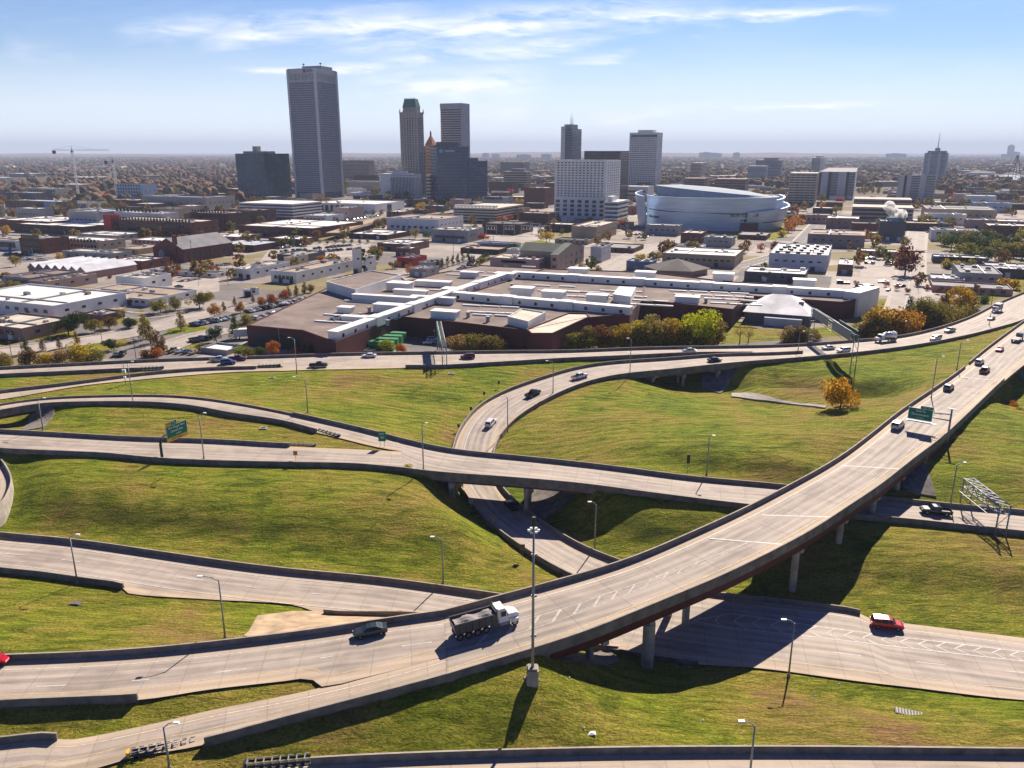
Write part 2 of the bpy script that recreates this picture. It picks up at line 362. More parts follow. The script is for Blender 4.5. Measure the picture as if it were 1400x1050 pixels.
def stn(r, px):   # station nearest to a pixel column
    return float(np.argmin(np.abs(r.px-px)))
Z_A = [(-60, 2.2), (0, 2.5), (400, 4.2), (600, 5.6), (800, 6.6), (1000, 7.2), (1200, 7.2), (1300, 6.6), (1400, 6.2), (1500, 6)]
A1 = road('main_road', [(-60, 896), (0, 893), (114, 889), (229, 882), (343, 869), (400, 863), (514, 845), (606, 833)],
    [(-60, 964), (0, 958), (86, 954), (197, 948), (286, 943, 0), (400, 930.6, 0), (426, 927, 0), (434, 940, 0), (514, 922.5, 0), (611, 896.5, 0)], Z_A)
A2 = road('bridge_road', [(606, 833), (686, 813), (760, 793), (854, 766), (900, 747), (960, 720), (1000, 702), (1069, 667), (1143, 626), (1200, 583), (1229, 560), (1270, 533), (1310, 506), (1345, 477), (1400, 437), (1440, 410)],
    [(611, 921), (724, 885.7), (800, 862), (900, 821), (986, 786), (1057, 752), (1114, 722), (1157, 693), (1200, 665), (1248, 628), (1286, 600), (1330, 559), (1374, 517), (1410, 488), (1460, 450)], Z_A, deckm, 12)
Z_F = [(-60, 1.0), (0, 1.3), (200, 2.6), (400, 4.2), (611, 5.6)]
F1 = road('ramp_road', [(-60, 1013), (0, 1006), (68, 999), (91, 1011, 0), (200, 991, 0), (286, 971, 0), (400, 948.6, 0), (514, 922, 0), (611, 896, 0)],
    [(-60, 1090, 0), (0, 1075, 0), (137, 1050, 0), (174, 1028), (270, 1011), (400, 976.6), (563, 934), (611, 921)], Z_F)
Z_B = [(-60, 5.), (0, 5.), (400, 4.8), (600, 4.3), (800, 3.6), (1000, 2.5), (1200, 1.2), (1300, .6), (1400, 0), (1460, 0)]
B1 = road('crossing_road_west', [(-60, 583), (0, 586), (71, 590), (200, 597), (286, 599), (400, 606), (431, 612, 0), (500, 615, 0), (550, 617.5, 0)],
    [(-60, 607), (0, 612), (86, 616), (143, 618.6), (211, 625), (286, 628.6), (400, 631), (486, 633), (553, 639)], Z_B)
Z_I = [(-60, 5.8), (0, 5.8), (200, 5.6), (400, 5.1), (550, 4.45), (600, 4.3)]
I1 = road('upper_ramp_road', [(-60, 562), (0, 549), (57, 541), (114, 538.6), (200, 537), (257, 539), (314, 546.6), (357, 554), (406, 564), (471, 578.6), (528, 592), (545, 597)],
    [(-60, 572), (0, 560), (57, 551), (114, 548.6), (200, 548.6), (257, 553), (314, 563), (386, 574), (433, 586), (470, 600, 0), (510, 610, 0), (550, 617.5, 0)], Z_I)
B2 = road('crossing_road_east', [(545, 597), (586, 607), (620, 614), (700, 621), (871, 640), (929, 648.6), (1094, 663), (1206, 677), (1257, 683), (1400, 696), (1460, 702)],
    [(553, 639), (580, 643), (686, 650.6), (800, 660), (871, 670), (957, 681), (1040, 691), (1177, 704), (1257, 710), (1314, 717), (1400, 726), (1460, 732)], Z_B)
Z_D = [(-60, -.6), (0, -.7), (200, -1.), (300, -1.3), (400, -1.7), (600, -2.7), (760, -3.4), (900, -3.5)]
D1 = road('lower_road', [(-60, 718), (0, 727.7), (86, 734), (200, 750), (286, 763), (400, 777.5), (514, 787), (600, 798.6), (691, 812), (800, 826), (870, 833)],
    [(-60, 768), (0, 775), (57, 781), (114, 789), (167, 797), (171, 809, 0), (286, 818.6, 0), (400, 826, 0), (443, 831), (571, 835), (640, 846), (740, 866), (800, 877), (845, 882)], Z_D)
Z_E = [(600, -3.5), (1500, -3.5)]
cz = lambda *p: p
C1 = road('loop_ramp_road',
    [(1120, 478, BH, 4.6), (1034, 482, BH, 4.5), (1000, 482, BH, 4.4), (914, 488.6, BH, 3.9), (829, 494, BH, 3.2), (786, 501, BH, 2.8), (743, 514, BH, 2.2), (700, 528.6, BH, 1.4), (657, 551, BH, .4), (629, 583, BH, -.8), (618, 612, BH, -1.7), (616, 636, BH, -2.4), (634, 673, BH, -3), (657, 704, BH, -3.3), (686, 727, BH, -3.5), (714, 747, BH, -3.5), (757, 773, BH, -3.5), (784, 787, BH, -3.5), (830, 806, BH, -3.5), (880, 824, BH, -3.5)],
    [(1120, 486, BH, 4.6), (1034, 492.5, BH, 4.5), (1000, 495, BH, 4.4), (914, 504, BH, 3.9), (843, 511, BH, 3.2), (800, 521, BH, 2.6), (757, 538.6, BH, 1.7), (714, 563, BH, .6), (694, 580, BH, -.1), (678.6, 601, BH, -1), (674, 625, BH, -1.9), (681, 657, BH, -2.6), (694, 673, BH, -3), (720, 696, BH, -3.3), (757, 721, BH, -3.5), (800, 747, BH, -3.5), (854, 766, BH, -3.5), (900, 784, BH, -3.5), (950, 798, BH, -3.5)], [(0, 0)])
E1 = road('exit_road', [(870, 792), (985, 808), (1177, 832), (1180, 843, 0), (1286, 858, 0), (1400, 872, 0), (1460, 879, 0)],
    [(795, 877), (810, 879), (950, 900), (1043, 914, 0), (1171, 931, 0), (1257, 941, 0), (1346, 952, 0), (1400, 957, 0), (1470, 963, 0)], Z_E, roadm, 12)
Z_H = [(-60, 4), (300, 3.6), (800, 4), (1000, 4.4), (1400, 5), (1500, 5)]
H1 = road('freeway_west', [(-60, 504), (0, 501), (86, 496.6), (200, 491), (286, 488), (386, 485)],
    [(-60, 515), (0, 511), (86, 507), (171, 503), (223, 501.5), (300, 501, 0), (386, 500.5, 0)], Z_H)
J1 = road('slip_road', [(-60, 541), (0, 533), (86, 523), (200, 508.6), (257, 503.7), (300, 501.5), (386, 499)],
    [(-60, 554, 0), (14, 544, 0), (114, 527, 0), (171, 521, 0), (257, 513, 0), (320, 508.5, 0), (386, 507, 0)], Z_H)
H2 = road('freeway_middle', [(386, 485), (471, 482), (600, 480), (700, 478.6), (771, 478), (886, 474), (1034, 471.5)],
    [(386, 507, 0), (414, 506, 0), (551, 503, 0), (553, 498.8), (600, 498.6), (686, 494), (771, 489), (860, 485), (950, 481), (1034, 480.5)], Z_H)
H3 = road('freeway_east', [(1034, 471.5), (1086, 470), (1171, 464), (1229, 458.6), (1286, 446), (1329, 431), (1357, 417), (1380, 407), (1420, 391)],
    [(1034, 492.5), (1086, 488.6), (1171, 481), (1257, 470), (1329, 456), (1360, 448), (1386, 441), (1425, 426)], Z_H)
Z_G = [(0, 2.4), (500, 2.2), (900, .6), (1500, -1.)]
G1 = road('bottom_road', [(300, 1044), (426, 1033.5), (600, 1026), (800, 1020), (1100, 1018), (1400, 1021), (1480, 1022)],
    [(300, 1150, 0), (426, 1140, 0), (600, 1132, 0), (800, 1126, 0), (1100, 1124, 0), (1400, 1127, 0), (1480, 1129, 0)], Z_G)
K1 = road('far_left_ramp_road', [(-70, 596, .8), (-30, 600, .8), (0, 625, .8), (11, 640, .8), (16, 655, .8), (12, 670, .8), (0, 688, .8), (-40, 716, .8)],
    [(-90, 612, .3), (-60, 622, .3), (-33, 636, .3), (-26, 646, .3), (-24, 655, .3), (-29, 664, .3), (-46, 676, .3), (-80, 690, .3)], [(-90, 3.4), (20, 3.4)], cols=6)
# ---------------------------------------------------------------- terrain solved between the roads
DX = 1.25; X0, X1, Y0, Y1 = -230., 290., 55., 470.
NX = int((X1-X0)/DX)+1; NY = int((Y1-Y0)/DX)+1
gx = X0+DX*np.arange(NX); gy = Y0+DX*np.arange(NY)
Zt = np.full((NY, NX), np.nan)
def mark(x, y, z, lo=True):
    i = int(round((y-Y0)/DX)); j = int(round((x-X0)/DX))
    if 0 <= i < NY and 0 <= j < NX:
        if np.isnan(Zt[i, j]) or (z < Zt[i, j]): Zt[i, j] = z
Zcore = np.zeros((NY, NX), bool)
def mark_road(r, ok=lambda pl, pr: (True, True), sh=1.2):
    n = len(r.L)
    for i in range(n):
        for ii in (i, i+.34, i+.67):
            if ii > n-1: continue
            pl = rp(r, ii, 0); pr = rp(r, ii, 1); o = ok(J(pl)[0], J(pr)[0])
            if not o: continue
            w_ = np.interp(ii, np.arange(n), r.w); f0 = -sh/w_; f1 = 1+sh/w_
            if isinstance(o, tuple): f0 = f0 if o[0] else .5; f1 = f1 if o[1] else .5
            for f in np.arange(f0, f1+1e-6, .6/w_):
                p = rp(r, ii, f); mark(p[0], p[1], p[2]-.22)
                if -.35/w_ < f < 1+.35/w_:
                    ci, cj = int(round((p[1]-Y0)/DX)), int(round((p[0]-X0)/DX))
                    if 0 <= ci < NY and 0 <= cj < NX: Zcore[ci, cj] = True
T_ = lambda pl, pr: True
mark_road(A1); mark_road(F1); mark_road(D1); mark_road(E1); mark_road(H1); mark_road(J1); mark_road(H2); mark_road(H3); mark_road(G1)
for r_, ok in ((A2, lambda l, r: True if r < 742 else (False if l < 1228 else ((True, True) if r < 1292 else (True, False)))),
               (B1, T_), (B2, lambda l, r: True if (r < 588 or r > 812) else False), (I1, lambda l, r: l > 52),
               (C1, lambda l, r: not (862 < r < 1016 and l > 800))):
    def okk(l, r, f=ok):
        o = f(l, r); return o
    mark_road(r_, okk)
fixed_r = ~np.isnan(Zt)
CTRL = [
 [(880, 515, -1.5), (950, 535, -2), (1010, 540, -3), (1070, 549, -3.6), (1130, 556, -3.8), (1190, 556, -2.8), (1225, 548, -.5)], [(1020, 522, .5), (1060, 524, 3.2), (1130, 525, 3.7), (1200, 514, 4.1), (1290, 492, 4.4)],
 [(900, 545, .5), (980, 552, -.8), (1060, 562, -1)], [(870, 500, -1), (1000, 505, -1)],
 [(760, 570, 1.8), (840, 575, 3.2), (930, 588, 4.4), (1030, 596, 5.8), (1130, 600, 6.2), (1200, 582, 6.2)], [(850, 600, 4.8), (940, 612, 6.), (1020, 622, 6.4), (1090, 625, 6.4)],
 [(860, 632, 3.0), (980, 646, 1.9), (1060, 655, 1.7)],
 
 [(700, 600, .5), (740, 560, 2)],
 [(450, 530, 3), (560, 545, 1.4), (620, 560, 0), (580, 590, 1.2)], [(300, 525, 3.4), (380, 545, 2.6)],
 [(400, 520, 3.6), (520, 512, 3.6), (620, 510, 3.2), (690, 512, 2.8)],
 [(30, 646, 5.), (140, 658, 5.), (250, 664, 4.4), (400, 660, 4.8), (520, 666, 4.7), (590, 688, 3.9), (630, 716, 2.4)], [(50, 680, 3.2), (140, 690, 3.0), (250, 700, 2.6), (400, 708, 2.4), (520, 716, 2.2)],
 [(30, 712, -.4), (120, 718, -.5), (300, 735, -.8), (450, 752, -1.3), (560, 768, -1.9), (650, 788, -2.6)],
 
 [(130, 576, 4.2), (250, 575, 4.2), (330, 590, 4.3)], [(0, 578, .2), (50, 574, .2), (20, 570, .0)], [(0, 590, .5), (60, 584, .8)],
 [(80, 840, .2), (250, 840, -.4), (350, 850, -.6)],
 [(330, 868, .3), (420, 850, -.6), (570, 840, -2.)],
 [(330, 1015, 3.2), (400, 996, 4.0), (560, 957, 5.1), (700, 915, 5.8), (750, 903, 5.2)],
 [(640, 955, 4.2), (728, 932, 5.3), (790, 925, 4.), (840, 935, 1.2)],
 [(500, 1002, 3.1), (620, 985, 3.6), (720, 976, 3.6), (800, 975, 2.5), (870, 980, 1.1)], [(900, 980, -.4), (1000, 975, -.8), (1100, 985, -.8), (1250, 990, -1), (1390, 990, -1)],
 [(870, 925, -2.8), (1000, 925, -3.2), (1100, 945, -3.6), (1250, 968, -3.7), (1340, 985, -2.8)],
 [(1290, 640, 4.6), (1340, 640, 4.2), (1400, 640, 4)], [(1310, 590, 4.8), (1400, 600, 4.8)], [(1300, 690, .8), (1400, 700, .4)],
 [(1350, 560, -1), (1380, 545, -1), (1420, 540, -1), (1460, 530, -1)], [(1375, 530, -1), (1400, 505, -1), (1430, 500, -1)],
 [(1200, 825, -3.3), (1300, 835, -3.3), (1400, 845, -3.3)], [(1130, 800, -3.3), (1250, 810, -3.3), (1400, 822, -3.3)], [(1180, 745, .0), (1250, 752, .2), (1400, 762, 0)], [(1190, 764, .0), (1260, 770, .1), (1400, 780, -.1)],
 [(1010, 790, -3.4), (1100, 800, -3.3)], [(830, 690, 1.2), (900, 700, 1.8), (1000, 710, 1.5), (1060, 716, 1.2)], [(830, 740, -3), (900, 756, -3.2), (980, 768, -3.3)],
 [(760, 690, -2.6), (790, 725, -3)], [(640, 690, -2.6), (610, 665, -1.2)], [(730, 665, -2.8), (745, 700, -3)],
 [(20, 700, .8), (25, 660, 1.2), (25, 640, 2.5)],
]
for ln in CTRL:
    P = [W(*p) for p in ln]
    for a, b in zip(P[:-1], P[1:]):
        n = int((b-a).length/1.)+2
        for k in range(n+1):
            q = a.lerp(b, k/n); i = int(round((q.y-Y0)/DX)); j = int(round((q.x-X0)/DX))
            if 0 <= i < NY and 0 <= j < NX and not fixed_r[i, j]: Zt[i, j] = q.z
# beyond the freeway: flat city ground
Hx = np.concatenate([r.L[:, 0] for r in (H1, H2, H3)]); Hy = np.concatenate([r.L[:, 1] for r in (H1, H2, H3)])
o_ = np.argsort(Hx); Hx = Hx[o_]; Hy = Hy[o_]
hl_ = np.interp(gx, Hx, Hy)
Ht = np.interp(gx, Hx, np.concatenate([r.L[:, 2] for r in (H1, H2, H3)])[o_])
YY = gy[:, None]-hl_[None, :]
beyond = YY > 9
Zt[beyond & ~fixed_r] = 0.
fixed = ~np.isnan(Zt)
def solve(Z, fx):
    # coarse to fine relaxation
    lv = [8, 4, 2, 1]; cur = None
    for s_ in lv:
        ny, nx = -(-Z.shape[0]//s_), -(-Z.shape[1]//s_)
        zs = np.zeros((ny, nx)); ct = np.zeros((ny, nx))
        I, Jx = np.nonzero(fx); np.add.at(zs, (I//s_, Jx//s_), Z[I, Jx]); np.add.at(ct, (I//s_, Jx//s_), 1)
        f = ct > 0; zs[f] /= ct[f]
        if cur is None: g = np.full((ny, nx), zs[f].mean())
        else: g = np.repeat(np.repeat(cur, 2, 0), 2, 1)[:ny, :nx].copy()
        g[f] = zs[f]
        for _ in range(400 if s_ > 1 else 260):
            p = np.pad(g, 1, mode='edge'); q = (p[:-2, 1:-1]+p[2:, 1:-1]+p[1:-1, :-2]+p[1:-1, 2:])/4
            g = np.where(f, g, q)
        cur = g
    return cur
Zs = solve(np.nan_to_num(Zt), fixed)
for _ in range(16):   # round off the control lines, roads stay
    p = np.pad(Zs, 1, mode='edge'); q = (p[:-2, 1:-1]+p[2:, 1:-1]+p[1:-1, :-2]+p[1:-1, 2:]+4*Zs)/8
    Zs = np.where(Zcore, Zs, q)
rng = np.random.RandomState(3)
def vnoise(nx, ny, cell):
    a = rng.rand(int(ny/cell)+3, int(nx/cell)+3); yy = np.arange(ny)/cell; xx = np.arange(nx)/cell
    i = yy.astype(int); j = xx.astype(int); fy = (yy-i)[:, None]; fx_ = (xx-j)[None]; fy = fy*fy*(3-2*fy); fx_ = fx_*fx_*(3-2*fx_)
    return (a[i][:, j]*(1-fx_)+a[i][:, j+1]*fx_)*(1-fy)+(a[i+1][:, j]*(1-fx_)+a[i+1][:, j+1]*fx_)*fy-.5
dist = np.where(fixed_r | beyond, 0., 1.)
for _ in range(14):
    p = np.pad(dist, 1, mode='edge'); dist = np.minimum(dist, (p[:-2, 1:-1]+p[2:, 1:-1]+p[1:-1, :-2]+p[1:-1, 2:])/4)
Zs = Zs+dist*(vnoise(NX, NY, 14)*.5+vnoise(NX, NY, 5)*.4+vnoise(NX, NY, 2.2)*.3)
def terr(x, y):
    i = (y-Y0)/DX; j = (x-X0)/DX
    if not (0 <= i < NY-1 and 0 <= j < NX-1): return 0.
    a = int(i); b = int(j); fy = i-a; fx_ = j-b
    return float((Zs[a, b]*(1-fx_)+Zs[a, b+1]*fx_)*(1-fy)+(Zs[a+1, b]*(1-fx_)+Zs[a+1, b+1]*fx_)*fy)
def G(px, py):
    """the point of the ground seen at a pixel"""
    z = 2.
    for _ in range(12):
        q = W(px, py, z); z = .5*z+.5*terr(q.x, q.y)
    q = W(px, py, z); q.z = terr(q.x, q.y); return q
ox = np.array([-30000, -14000, -7000, -3500, -1800, -900, -500, -330]); oxr = np.array([360, 500, 900, 1800, 3500, 7000, 14000, 30000])
oyn = np.array([-200, -60, 20]); oyf = np.array([520, 600, 800, 1100, 1500, 2200, 3500, 6000, 10000, 18000, 40000])
AX = np.concatenate([ox, gx, oxr]); AY = np.concatenate([oyn, gy, oyf])
ZZ = np.zeros((len(AY), len(AX))); ZZ[3:3+NY, 8:8+NX] = Zs
ZZ[:3, 8:8+NX] = Zs[0][None]; ZZ[:, :8] = ZZ[:, 8:9]; ZZ[:, 8+NX:] = ZZ[:, 8+NX-1:8+NX]; ZZ[3+NY:] = 0
mx, my = np.meshgrid(AX, AY); nvx = len(AX); nvy = len(AY)
V = np.stack([mx.ravel(), my.ravel(), ZZ.ravel()], 1)
I, K = np.meshgrid(np.arange(nvy-1), np.arange(nvx-1), indexing='ij'); a = (I*nvx+K).ravel()
Fq = np.stack([a, a+1, a+nvx+1, a+nvx], 1)
def np_mesh(name, V, Fq, mats, mi=None, smooth=True):
    me = bpy.data.meshes.new(name); n, k = Fq.shape
    me.vertices.add(len(V)); me.vertices.foreach_set('co', V.astype('f').ravel())
    me.loops.add(n*k); me.loops.foreach_set('vertex_index', Fq.astype('i').ravel())
    me.polygons.add(n); me.polygons.foreach_set('loop_start', (np.arange(n)*k).astype('i')); me.polygons.foreach_set('loop_total', np.full(n, k, 'i'))
    for q in mats: me.materials.append(q)
    if mi is not None: me.polygons.foreach_set('material_index', mi.astype('i'))
    if smooth: me.polygons.foreach_set('use_smooth', np.ones(n, bool))
    me.update(calc_edges=True); return me
fc = V[Fq].mean(1); hx = np.interp(fc[:, 0], Hx, Hy, left=Hy[0]+0, right=Hy[-1]+60)
mi = ((fc[:, 1]-hx) > 4).astype(int)
link('ground', np_mesh('ground', V, Fq, [grass, cityg], mi), kind='structure')

# ---------------------------------------------------------------- lane paint
def full(r, off, side='L', mi=1, dash=None, a=None, b=None, wd=.15): stripe(r, 0 if a is None else a, len(r.L)-1 if b is None else b, off, wd, mi, dash, side)
full(A1, 2.3); full(A1, 6.2, dash=(12, 3.6), wd=.16); full(A1, 2.2, 'R', 2)
full(F1, 1.3); full(F1, 2.6, 'R', 2)
na = len(A2.L)-1
full(A2, 2.0, wd=.17); full(A2, 5.7, mi=5, dash=(12, 3.6), wd=.15); full(A2, 9.4, mi=5, dash=(12, 3.6), a=40, wd=.15)
full(A2, 2.2, 'R', 2, wd=.16)
def up_add(mb, p, mi):
    a_, b_, c_ = (Vector(q) for q in p[:3]); mb.add(p, [(0, 1, 2, 3) if (b_-a_).cross(c_-b_).z > 0 else (3, 2, 1, 0)], mi)
# gore between the ramp and the main lanes
NG = 26
full(A2, 5.2, 'R', 5, a=0, b=NG, wd=.14)
stripe(A2, 0, NG, lambda q: 5.3+2.9*max(0, 1-q/NG), .14, 5, None, 'R')
for q in np.arange(1.5, NG-3, 1.6):
    g = 2.9*(1-q/NG); p = [rp(A2, q+o, 1-(5.3+h)/float(np.interp(q, np.arange(len(A2.w)), A2.w)), .014) for o, h in ((0, 0), (.25, 0), (1.45, g), (1.2, g))]
    up_add(A2.extra, p, 5)
def crossbar(r, pxl, pyl, pxr, pyr, wd=.35, mi=1):
    z = r.C[int(stn(r, (pxl+pxr)/2)), 2]+.016; a = W(pxl, pyl, z); b = W(pxr, pyr, z); d = (b-a); nn = Vector((-d.y, d.x, 0)).normalized()*wd/2
    r.extra.add([a-nn, b-nn, b+nn, a+nn], [(0, 1, 2, 3)] if (b-a).cross(nn).z > 0 else [(3, 2, 1, 0)], mi)
for c_ in ((970, 736, 1080, 745), (1042, 704, 1145, 707), (1145, 636, 1230, 641), (1248, 558, 1310, 566), (1312, 515, 1362, 520)): crossbar(A2, *c_)
for r_ in (B1, B2): full(r_, 1.5); full(r_, 1.6, 'R', 2)
full(B2, 5.4, dash=(12, 3.6), a=45); full(I1, 1.2); full(I1, 1.2, 'R', 2)
full(D1, 2.2); full(D1, 6.0, dash=(12, 3.), wd=.16); full(D1, 9.6)
full(C1, 2.8); full(C1, 1.6, 'R', 2)
full(E1, 2.6, 'R', 2); full(E1, 2.0, a=10)
ne = len(E1.L)-1
full(E1, 6.6, 'R', 1, dash=(12, 3.6), a=8)
UPL = [(946, 848.5), (1000, 838.6), (1123, 857), (1200, 867), (1300, 879), (1400, 891), (1450, 897)]; LOL = [(946, 848.5), (1000, 858.6), (1109, 870), (1200, 881), (1300, 892.5), (1400, 904), (1450, 910)]
ly = lambda T, x: float(np.interp(x, [p[0] for p in T], [p[1] for p in T]))
def seg(mb, a, b_, wd=.18, mi=1, z=-3.484):
    p, q = W(a[0], a[1], z), W(b_[0], b_[1], z); d = (q-p).normalized(); nn = Vector((-d.y, d.x, 0))*wd/2; up_add(mb, [tuple(p-nn), tuple(q-nn), tuple(q+nn), tuple(p+nn)], mi)
for T in (UPL, LOL):
    for a, b_ in zip(T[:-1], T[1:]): seg(E1.extra, a, b_)
for k in range(18):
    x = 978+k*25.2; um = (ly(UPL, x)+ly(LOL, x))/2; h_ = 17 if k else 8
    seg(E1.extra, (x, um), (x+h_*.75, ly(UPL, x+h_*.75)), z=-3.478); seg(E1.extra, (x, um), (x+h_*1.2, ly(LOL, x+h_*1.2)), z=-3.472)
full(H2, 2); full(H2, 5.8, dash=(12, 3.6)); full(H3, 2); full(H3, 6, dash=(12, 3.6)); full(H3, 2, 'R', 2); full(H3, 5.8, 'R', dash=(12, 3.6)); full(H1, 1.5); full(J1, 1.3); full(H2, 2.4, 'R', 2)
dzs = {'lower_road': -.03, 'loop_ramp_road': -.015, 'bridge_road': 0, 'crossing_road_east': 0}
for r_ in ROADS.values(): finish_road(r_, dzs.get(r_.name, .004 if r_.name.startswith('freeway_m') else 0))
# low kerbs and concrete slope paving
def slab(name, pts, z=None, m=conc, th=.06, mats=None, tgt=None):
    P = [W(px, py, z) if z is not None else G(px, py) for px, py in pts]
    # subdivide fan and drape
    b = MB(); c = sum(P, Vector())/len(P); ring = []
    for a_, d_ in zip(P, P[1:]+P[:1]):
        n = max(1, int((d_-a_).length/3)); ring += [a_.lerp(d_, k/n) for k in range(n)]
    N = 6 if z is None else 1
    for k in range(N):
        for q in range(len(ring)):
            p0, p1 = ring[q], ring[(q+1) % len(ring)]; f0, f1 = k/N, (k+1)/N
            vs = [c.lerp(p0, f0), c.lerp(p0, f1), c.lerp(p1, f1), c.lerp(p1, f0)]
            vs = [Vector((v.x, v.y, (terr(v.x, v.y) if z is None else v.z)+th)) for v in vs]
            if k == 0: b.add([vs[0], vs[1], vs[2]], [(0, 1, 2)])
            else: b.add(vs, [(0, 1, 2, 3)])
    n = len(ring); lo = [Vector((p.x, p.y, (terr(p.x, p.y) if z is None else p.z)-.4)) for p in ring]; hi = [Vector((p.x, p.y, (terr(p.x, p.y) if z is None else p.z)+th)) for p in ring]
    b.add(lo+hi, [(i, (i+1) % n, n+(i+1) % n, n+i) for i in range(n)])
    return b.build(name, m, kind='structure')
tanc = mat('tan_slope_paving', (.4, .29, .18), .9, .45, .35, .2)
slab('concrete_apron', [(333, 870), (352, 842), (400, 836), (443, 836), (575, 840), (600, 838), (600, 842), (480, 866), (400, 878)], None, tanc, .12)
slab('path', [(1000, 538), (1060, 546), (1130, 556), (1128, 559), (1060, 550), (1000, 543)], None, strm, .35)
slab('slope_paving', [(728, 668), (795, 668), (772, 690), (745, 710), (722, 700)], None, concd, .15)
slab('slope_paving', [(960, 505), (1008, 503), (985, 538), (958, 530)], None, concd, .25)
slab('slope_paving', [(1225, 612), (1252, 612), (1280, 680), (1235, 672)], None, concd, .25)
slab('slope_paving', [(45, 560), (75, 560), (60, 585), (30, 590)], None, concd, .25)
slab('slope_paving', [(762, 885), (830, 886), (850, 905), (770, 905)], None, concd, .1)
slab('concrete_pad', [(716, 926), (727, 921), (738, 928), (733, 938), (721, 938)], None, conc, .1)

# ---------------------------------------------------------------- barriers
def barrier(r, side, a, b, label, skirt=.7, h=BH, m=concd, name='concrete_barrier', grp='concrete barriers along the roads', cap=True):
    E_ = r.L if side == 'L' else r.R; O_ = r.R if side == 'L' else r.L; n = len(E_)
    a = max(0, int(a)); b = min(n-1, int(b)); mb = MB(); prof = [(.08, -skirt), (.04, h-.02), (0., h), (-.24, h), (-.3, .35), (-.42, .0), (-.42, -.1)]
    prof = [(-o, z) for o, z in prof]   # + towards the road
    k = len(prof); idx = list(range(a, b+1))
    for i in idx:
        p = E_[i]; d = O_[i]-E_[i]; d[2] = 0; d = d/np.linalg.norm(d)
        mb.v += [(p[0]+d[0]*o, p[1]+d[1]*o, p[2]+z) for o, z in prof]
    for q in range(len(idx)-1):
        for t in range(k-1):
            f = (q*k+t, q*k+t+1, (q+1)*k+t+1, (q+1)*k+t)
            mb.f.append(f if side == 'L' else f[::-1]); mb.m.append(0 if t != 2 else 1)  # pale top on dark sides: light and shade put into the colour
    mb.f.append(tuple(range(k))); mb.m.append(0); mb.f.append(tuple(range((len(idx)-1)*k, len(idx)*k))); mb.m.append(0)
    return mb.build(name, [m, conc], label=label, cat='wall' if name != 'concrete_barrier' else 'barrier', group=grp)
def S_(r, px, side='L'):
    E_ = r.L if side == 'L' else r.R; return int(np.argmin([abs(J((p[0], p[1], p[2]+BH))[0]-px) for p in E_]))
def S_half(r, px, side, late):
    E_ = r.L if side == 'L' else r.R; n = len(E_); return int(min(range(n//2, n) if late else range(n//2), key=lambda i: abs(J((*E_[i][:2], E_[i][2]+BH))[0]-px)))
barrier(A1, 'L', 0, 999, 'long shaded barrier on the grass side of the road with the dark sedan')
barrier(A1, 'R', 0, S_(A1, 197, 'R'), 'short barrier at the left edge ending beside the grass wedge', .9)
sA = S_(A2, 1318, 'L'); barrier(A2, 'L', 0, sA, 'far side parapet of the big curving bridge above the dump truck', 1.2)
barrier(A2, 'L', sA+3, 999, 'far parapet of the bridge road beyond the gap, upper right')
barrier(A2, 'R', 0, S_(A2, 1374, 'R'), 'near side parapet of the big curving bridge above the exit road', .8)
barrier(F1, 'L', 0, S_(F1, 68), 'shaded barrier stub at the bottom left corner of the photo')
barrier(F1, 'R', S_(F1, 270, 'R'), 999, 'near parapet of the bottom left ramp, starting at the crash cushion', 1.0)
barrier(B1, 'L', 0, S_(B1, 396), 'barrier between the two left roads, below the black sign post')
barrier(B1, 'R', 0, 999, 'low barrier along the near edge of the road with the green gantry sign')
barrier(B2, 'L', 0, S_(B2, 1090), 'far parapet of the middle crossing bridge, in front of the loop ramp', 1.)
barrier(B2, 'L', S_(B2, 1150), 999, 'far barrier of the crossing road right of the big bridge')
barrier(B2, 'R', 0, 999, 'near parapet of the middle crossing bridge over the loop ramp', 1.1)
barrier(I1, 'L', 0, S_(I1, 400), 'low far kerb wall of the upper left curved ramp', .4, .55)
barrier(I1, 'L', S_(I1, 404), 999, 'far barrier of the curved ramp, restarting beside the lamp post')
barrier(I1, 'R', 0, S_(I1, 436, 'R'), 'dark near barrier of the upper left curved ramp', 1.0)
barrier(D1, 'L', 0, 999, 'far barrier of the lower left road under the wide grass slope')
barrier(D1, 'R', 0, S_(D1, 166, 'R'), 'near barrier of the lower left road ending at the widened slab', .9)
barrier(D1, 'R', S_(D1, 440, 'R'), 999, 'low wall above the tan concrete apron', .6, .7)
nc = len(C1.L)-1
barrier(C1, 'L', 3, S_half(C1, 812, 'L', True), 'outer barrier of the loop ramp curving under the crossing bridge', 1.)
barrier(C1, 'R', 0, S_half(C1, 880, 'R', True), 'inner barrier of the loop ramp curving under the crossing bridge', 1.)
barrier(E1, 'L', 6, S_(E1, 1177), 'far barrier of the exit road, ending short of the red car', .5, .8)
barrier(E1, 'R', 0, S_(E1, 950, 'R'), 'near kerb wall of the exit road in the bridge shadow', .5, .5)
barrier(H1, 'L', 0, 999, 'far barrier of the freeway, left part behind the two camera poles'); barrier(H2, 'L', 0, 999, 'far barrier of the freeway in front of the factory'); barrier(H3, 'L', 0, 999, 'far barrier of the freeway beside the orange trees at right')
barrier(H1, 'R', 0, S_(H1, 192, 'R'), 'barrier between the freeway and the slip road at left')
barrier(J1, 'L', 0, S_(J1, 352), 'far barrier of the slip road, ending left of the dark cars')
barrier(H2, 'R', S_(H2, 553, 'R'), S_(H2, 1030, 'R'), 'near barrier of the freeway behind the loop ramp'); barrier(H3, 'R', 0, 999, 'near barrier of the freeway above the right hand grass bank', 1.)
barrier(G1, 'L', S_(G1, 428), 999, 'long barrier along the bottom edge of the photo', .6)
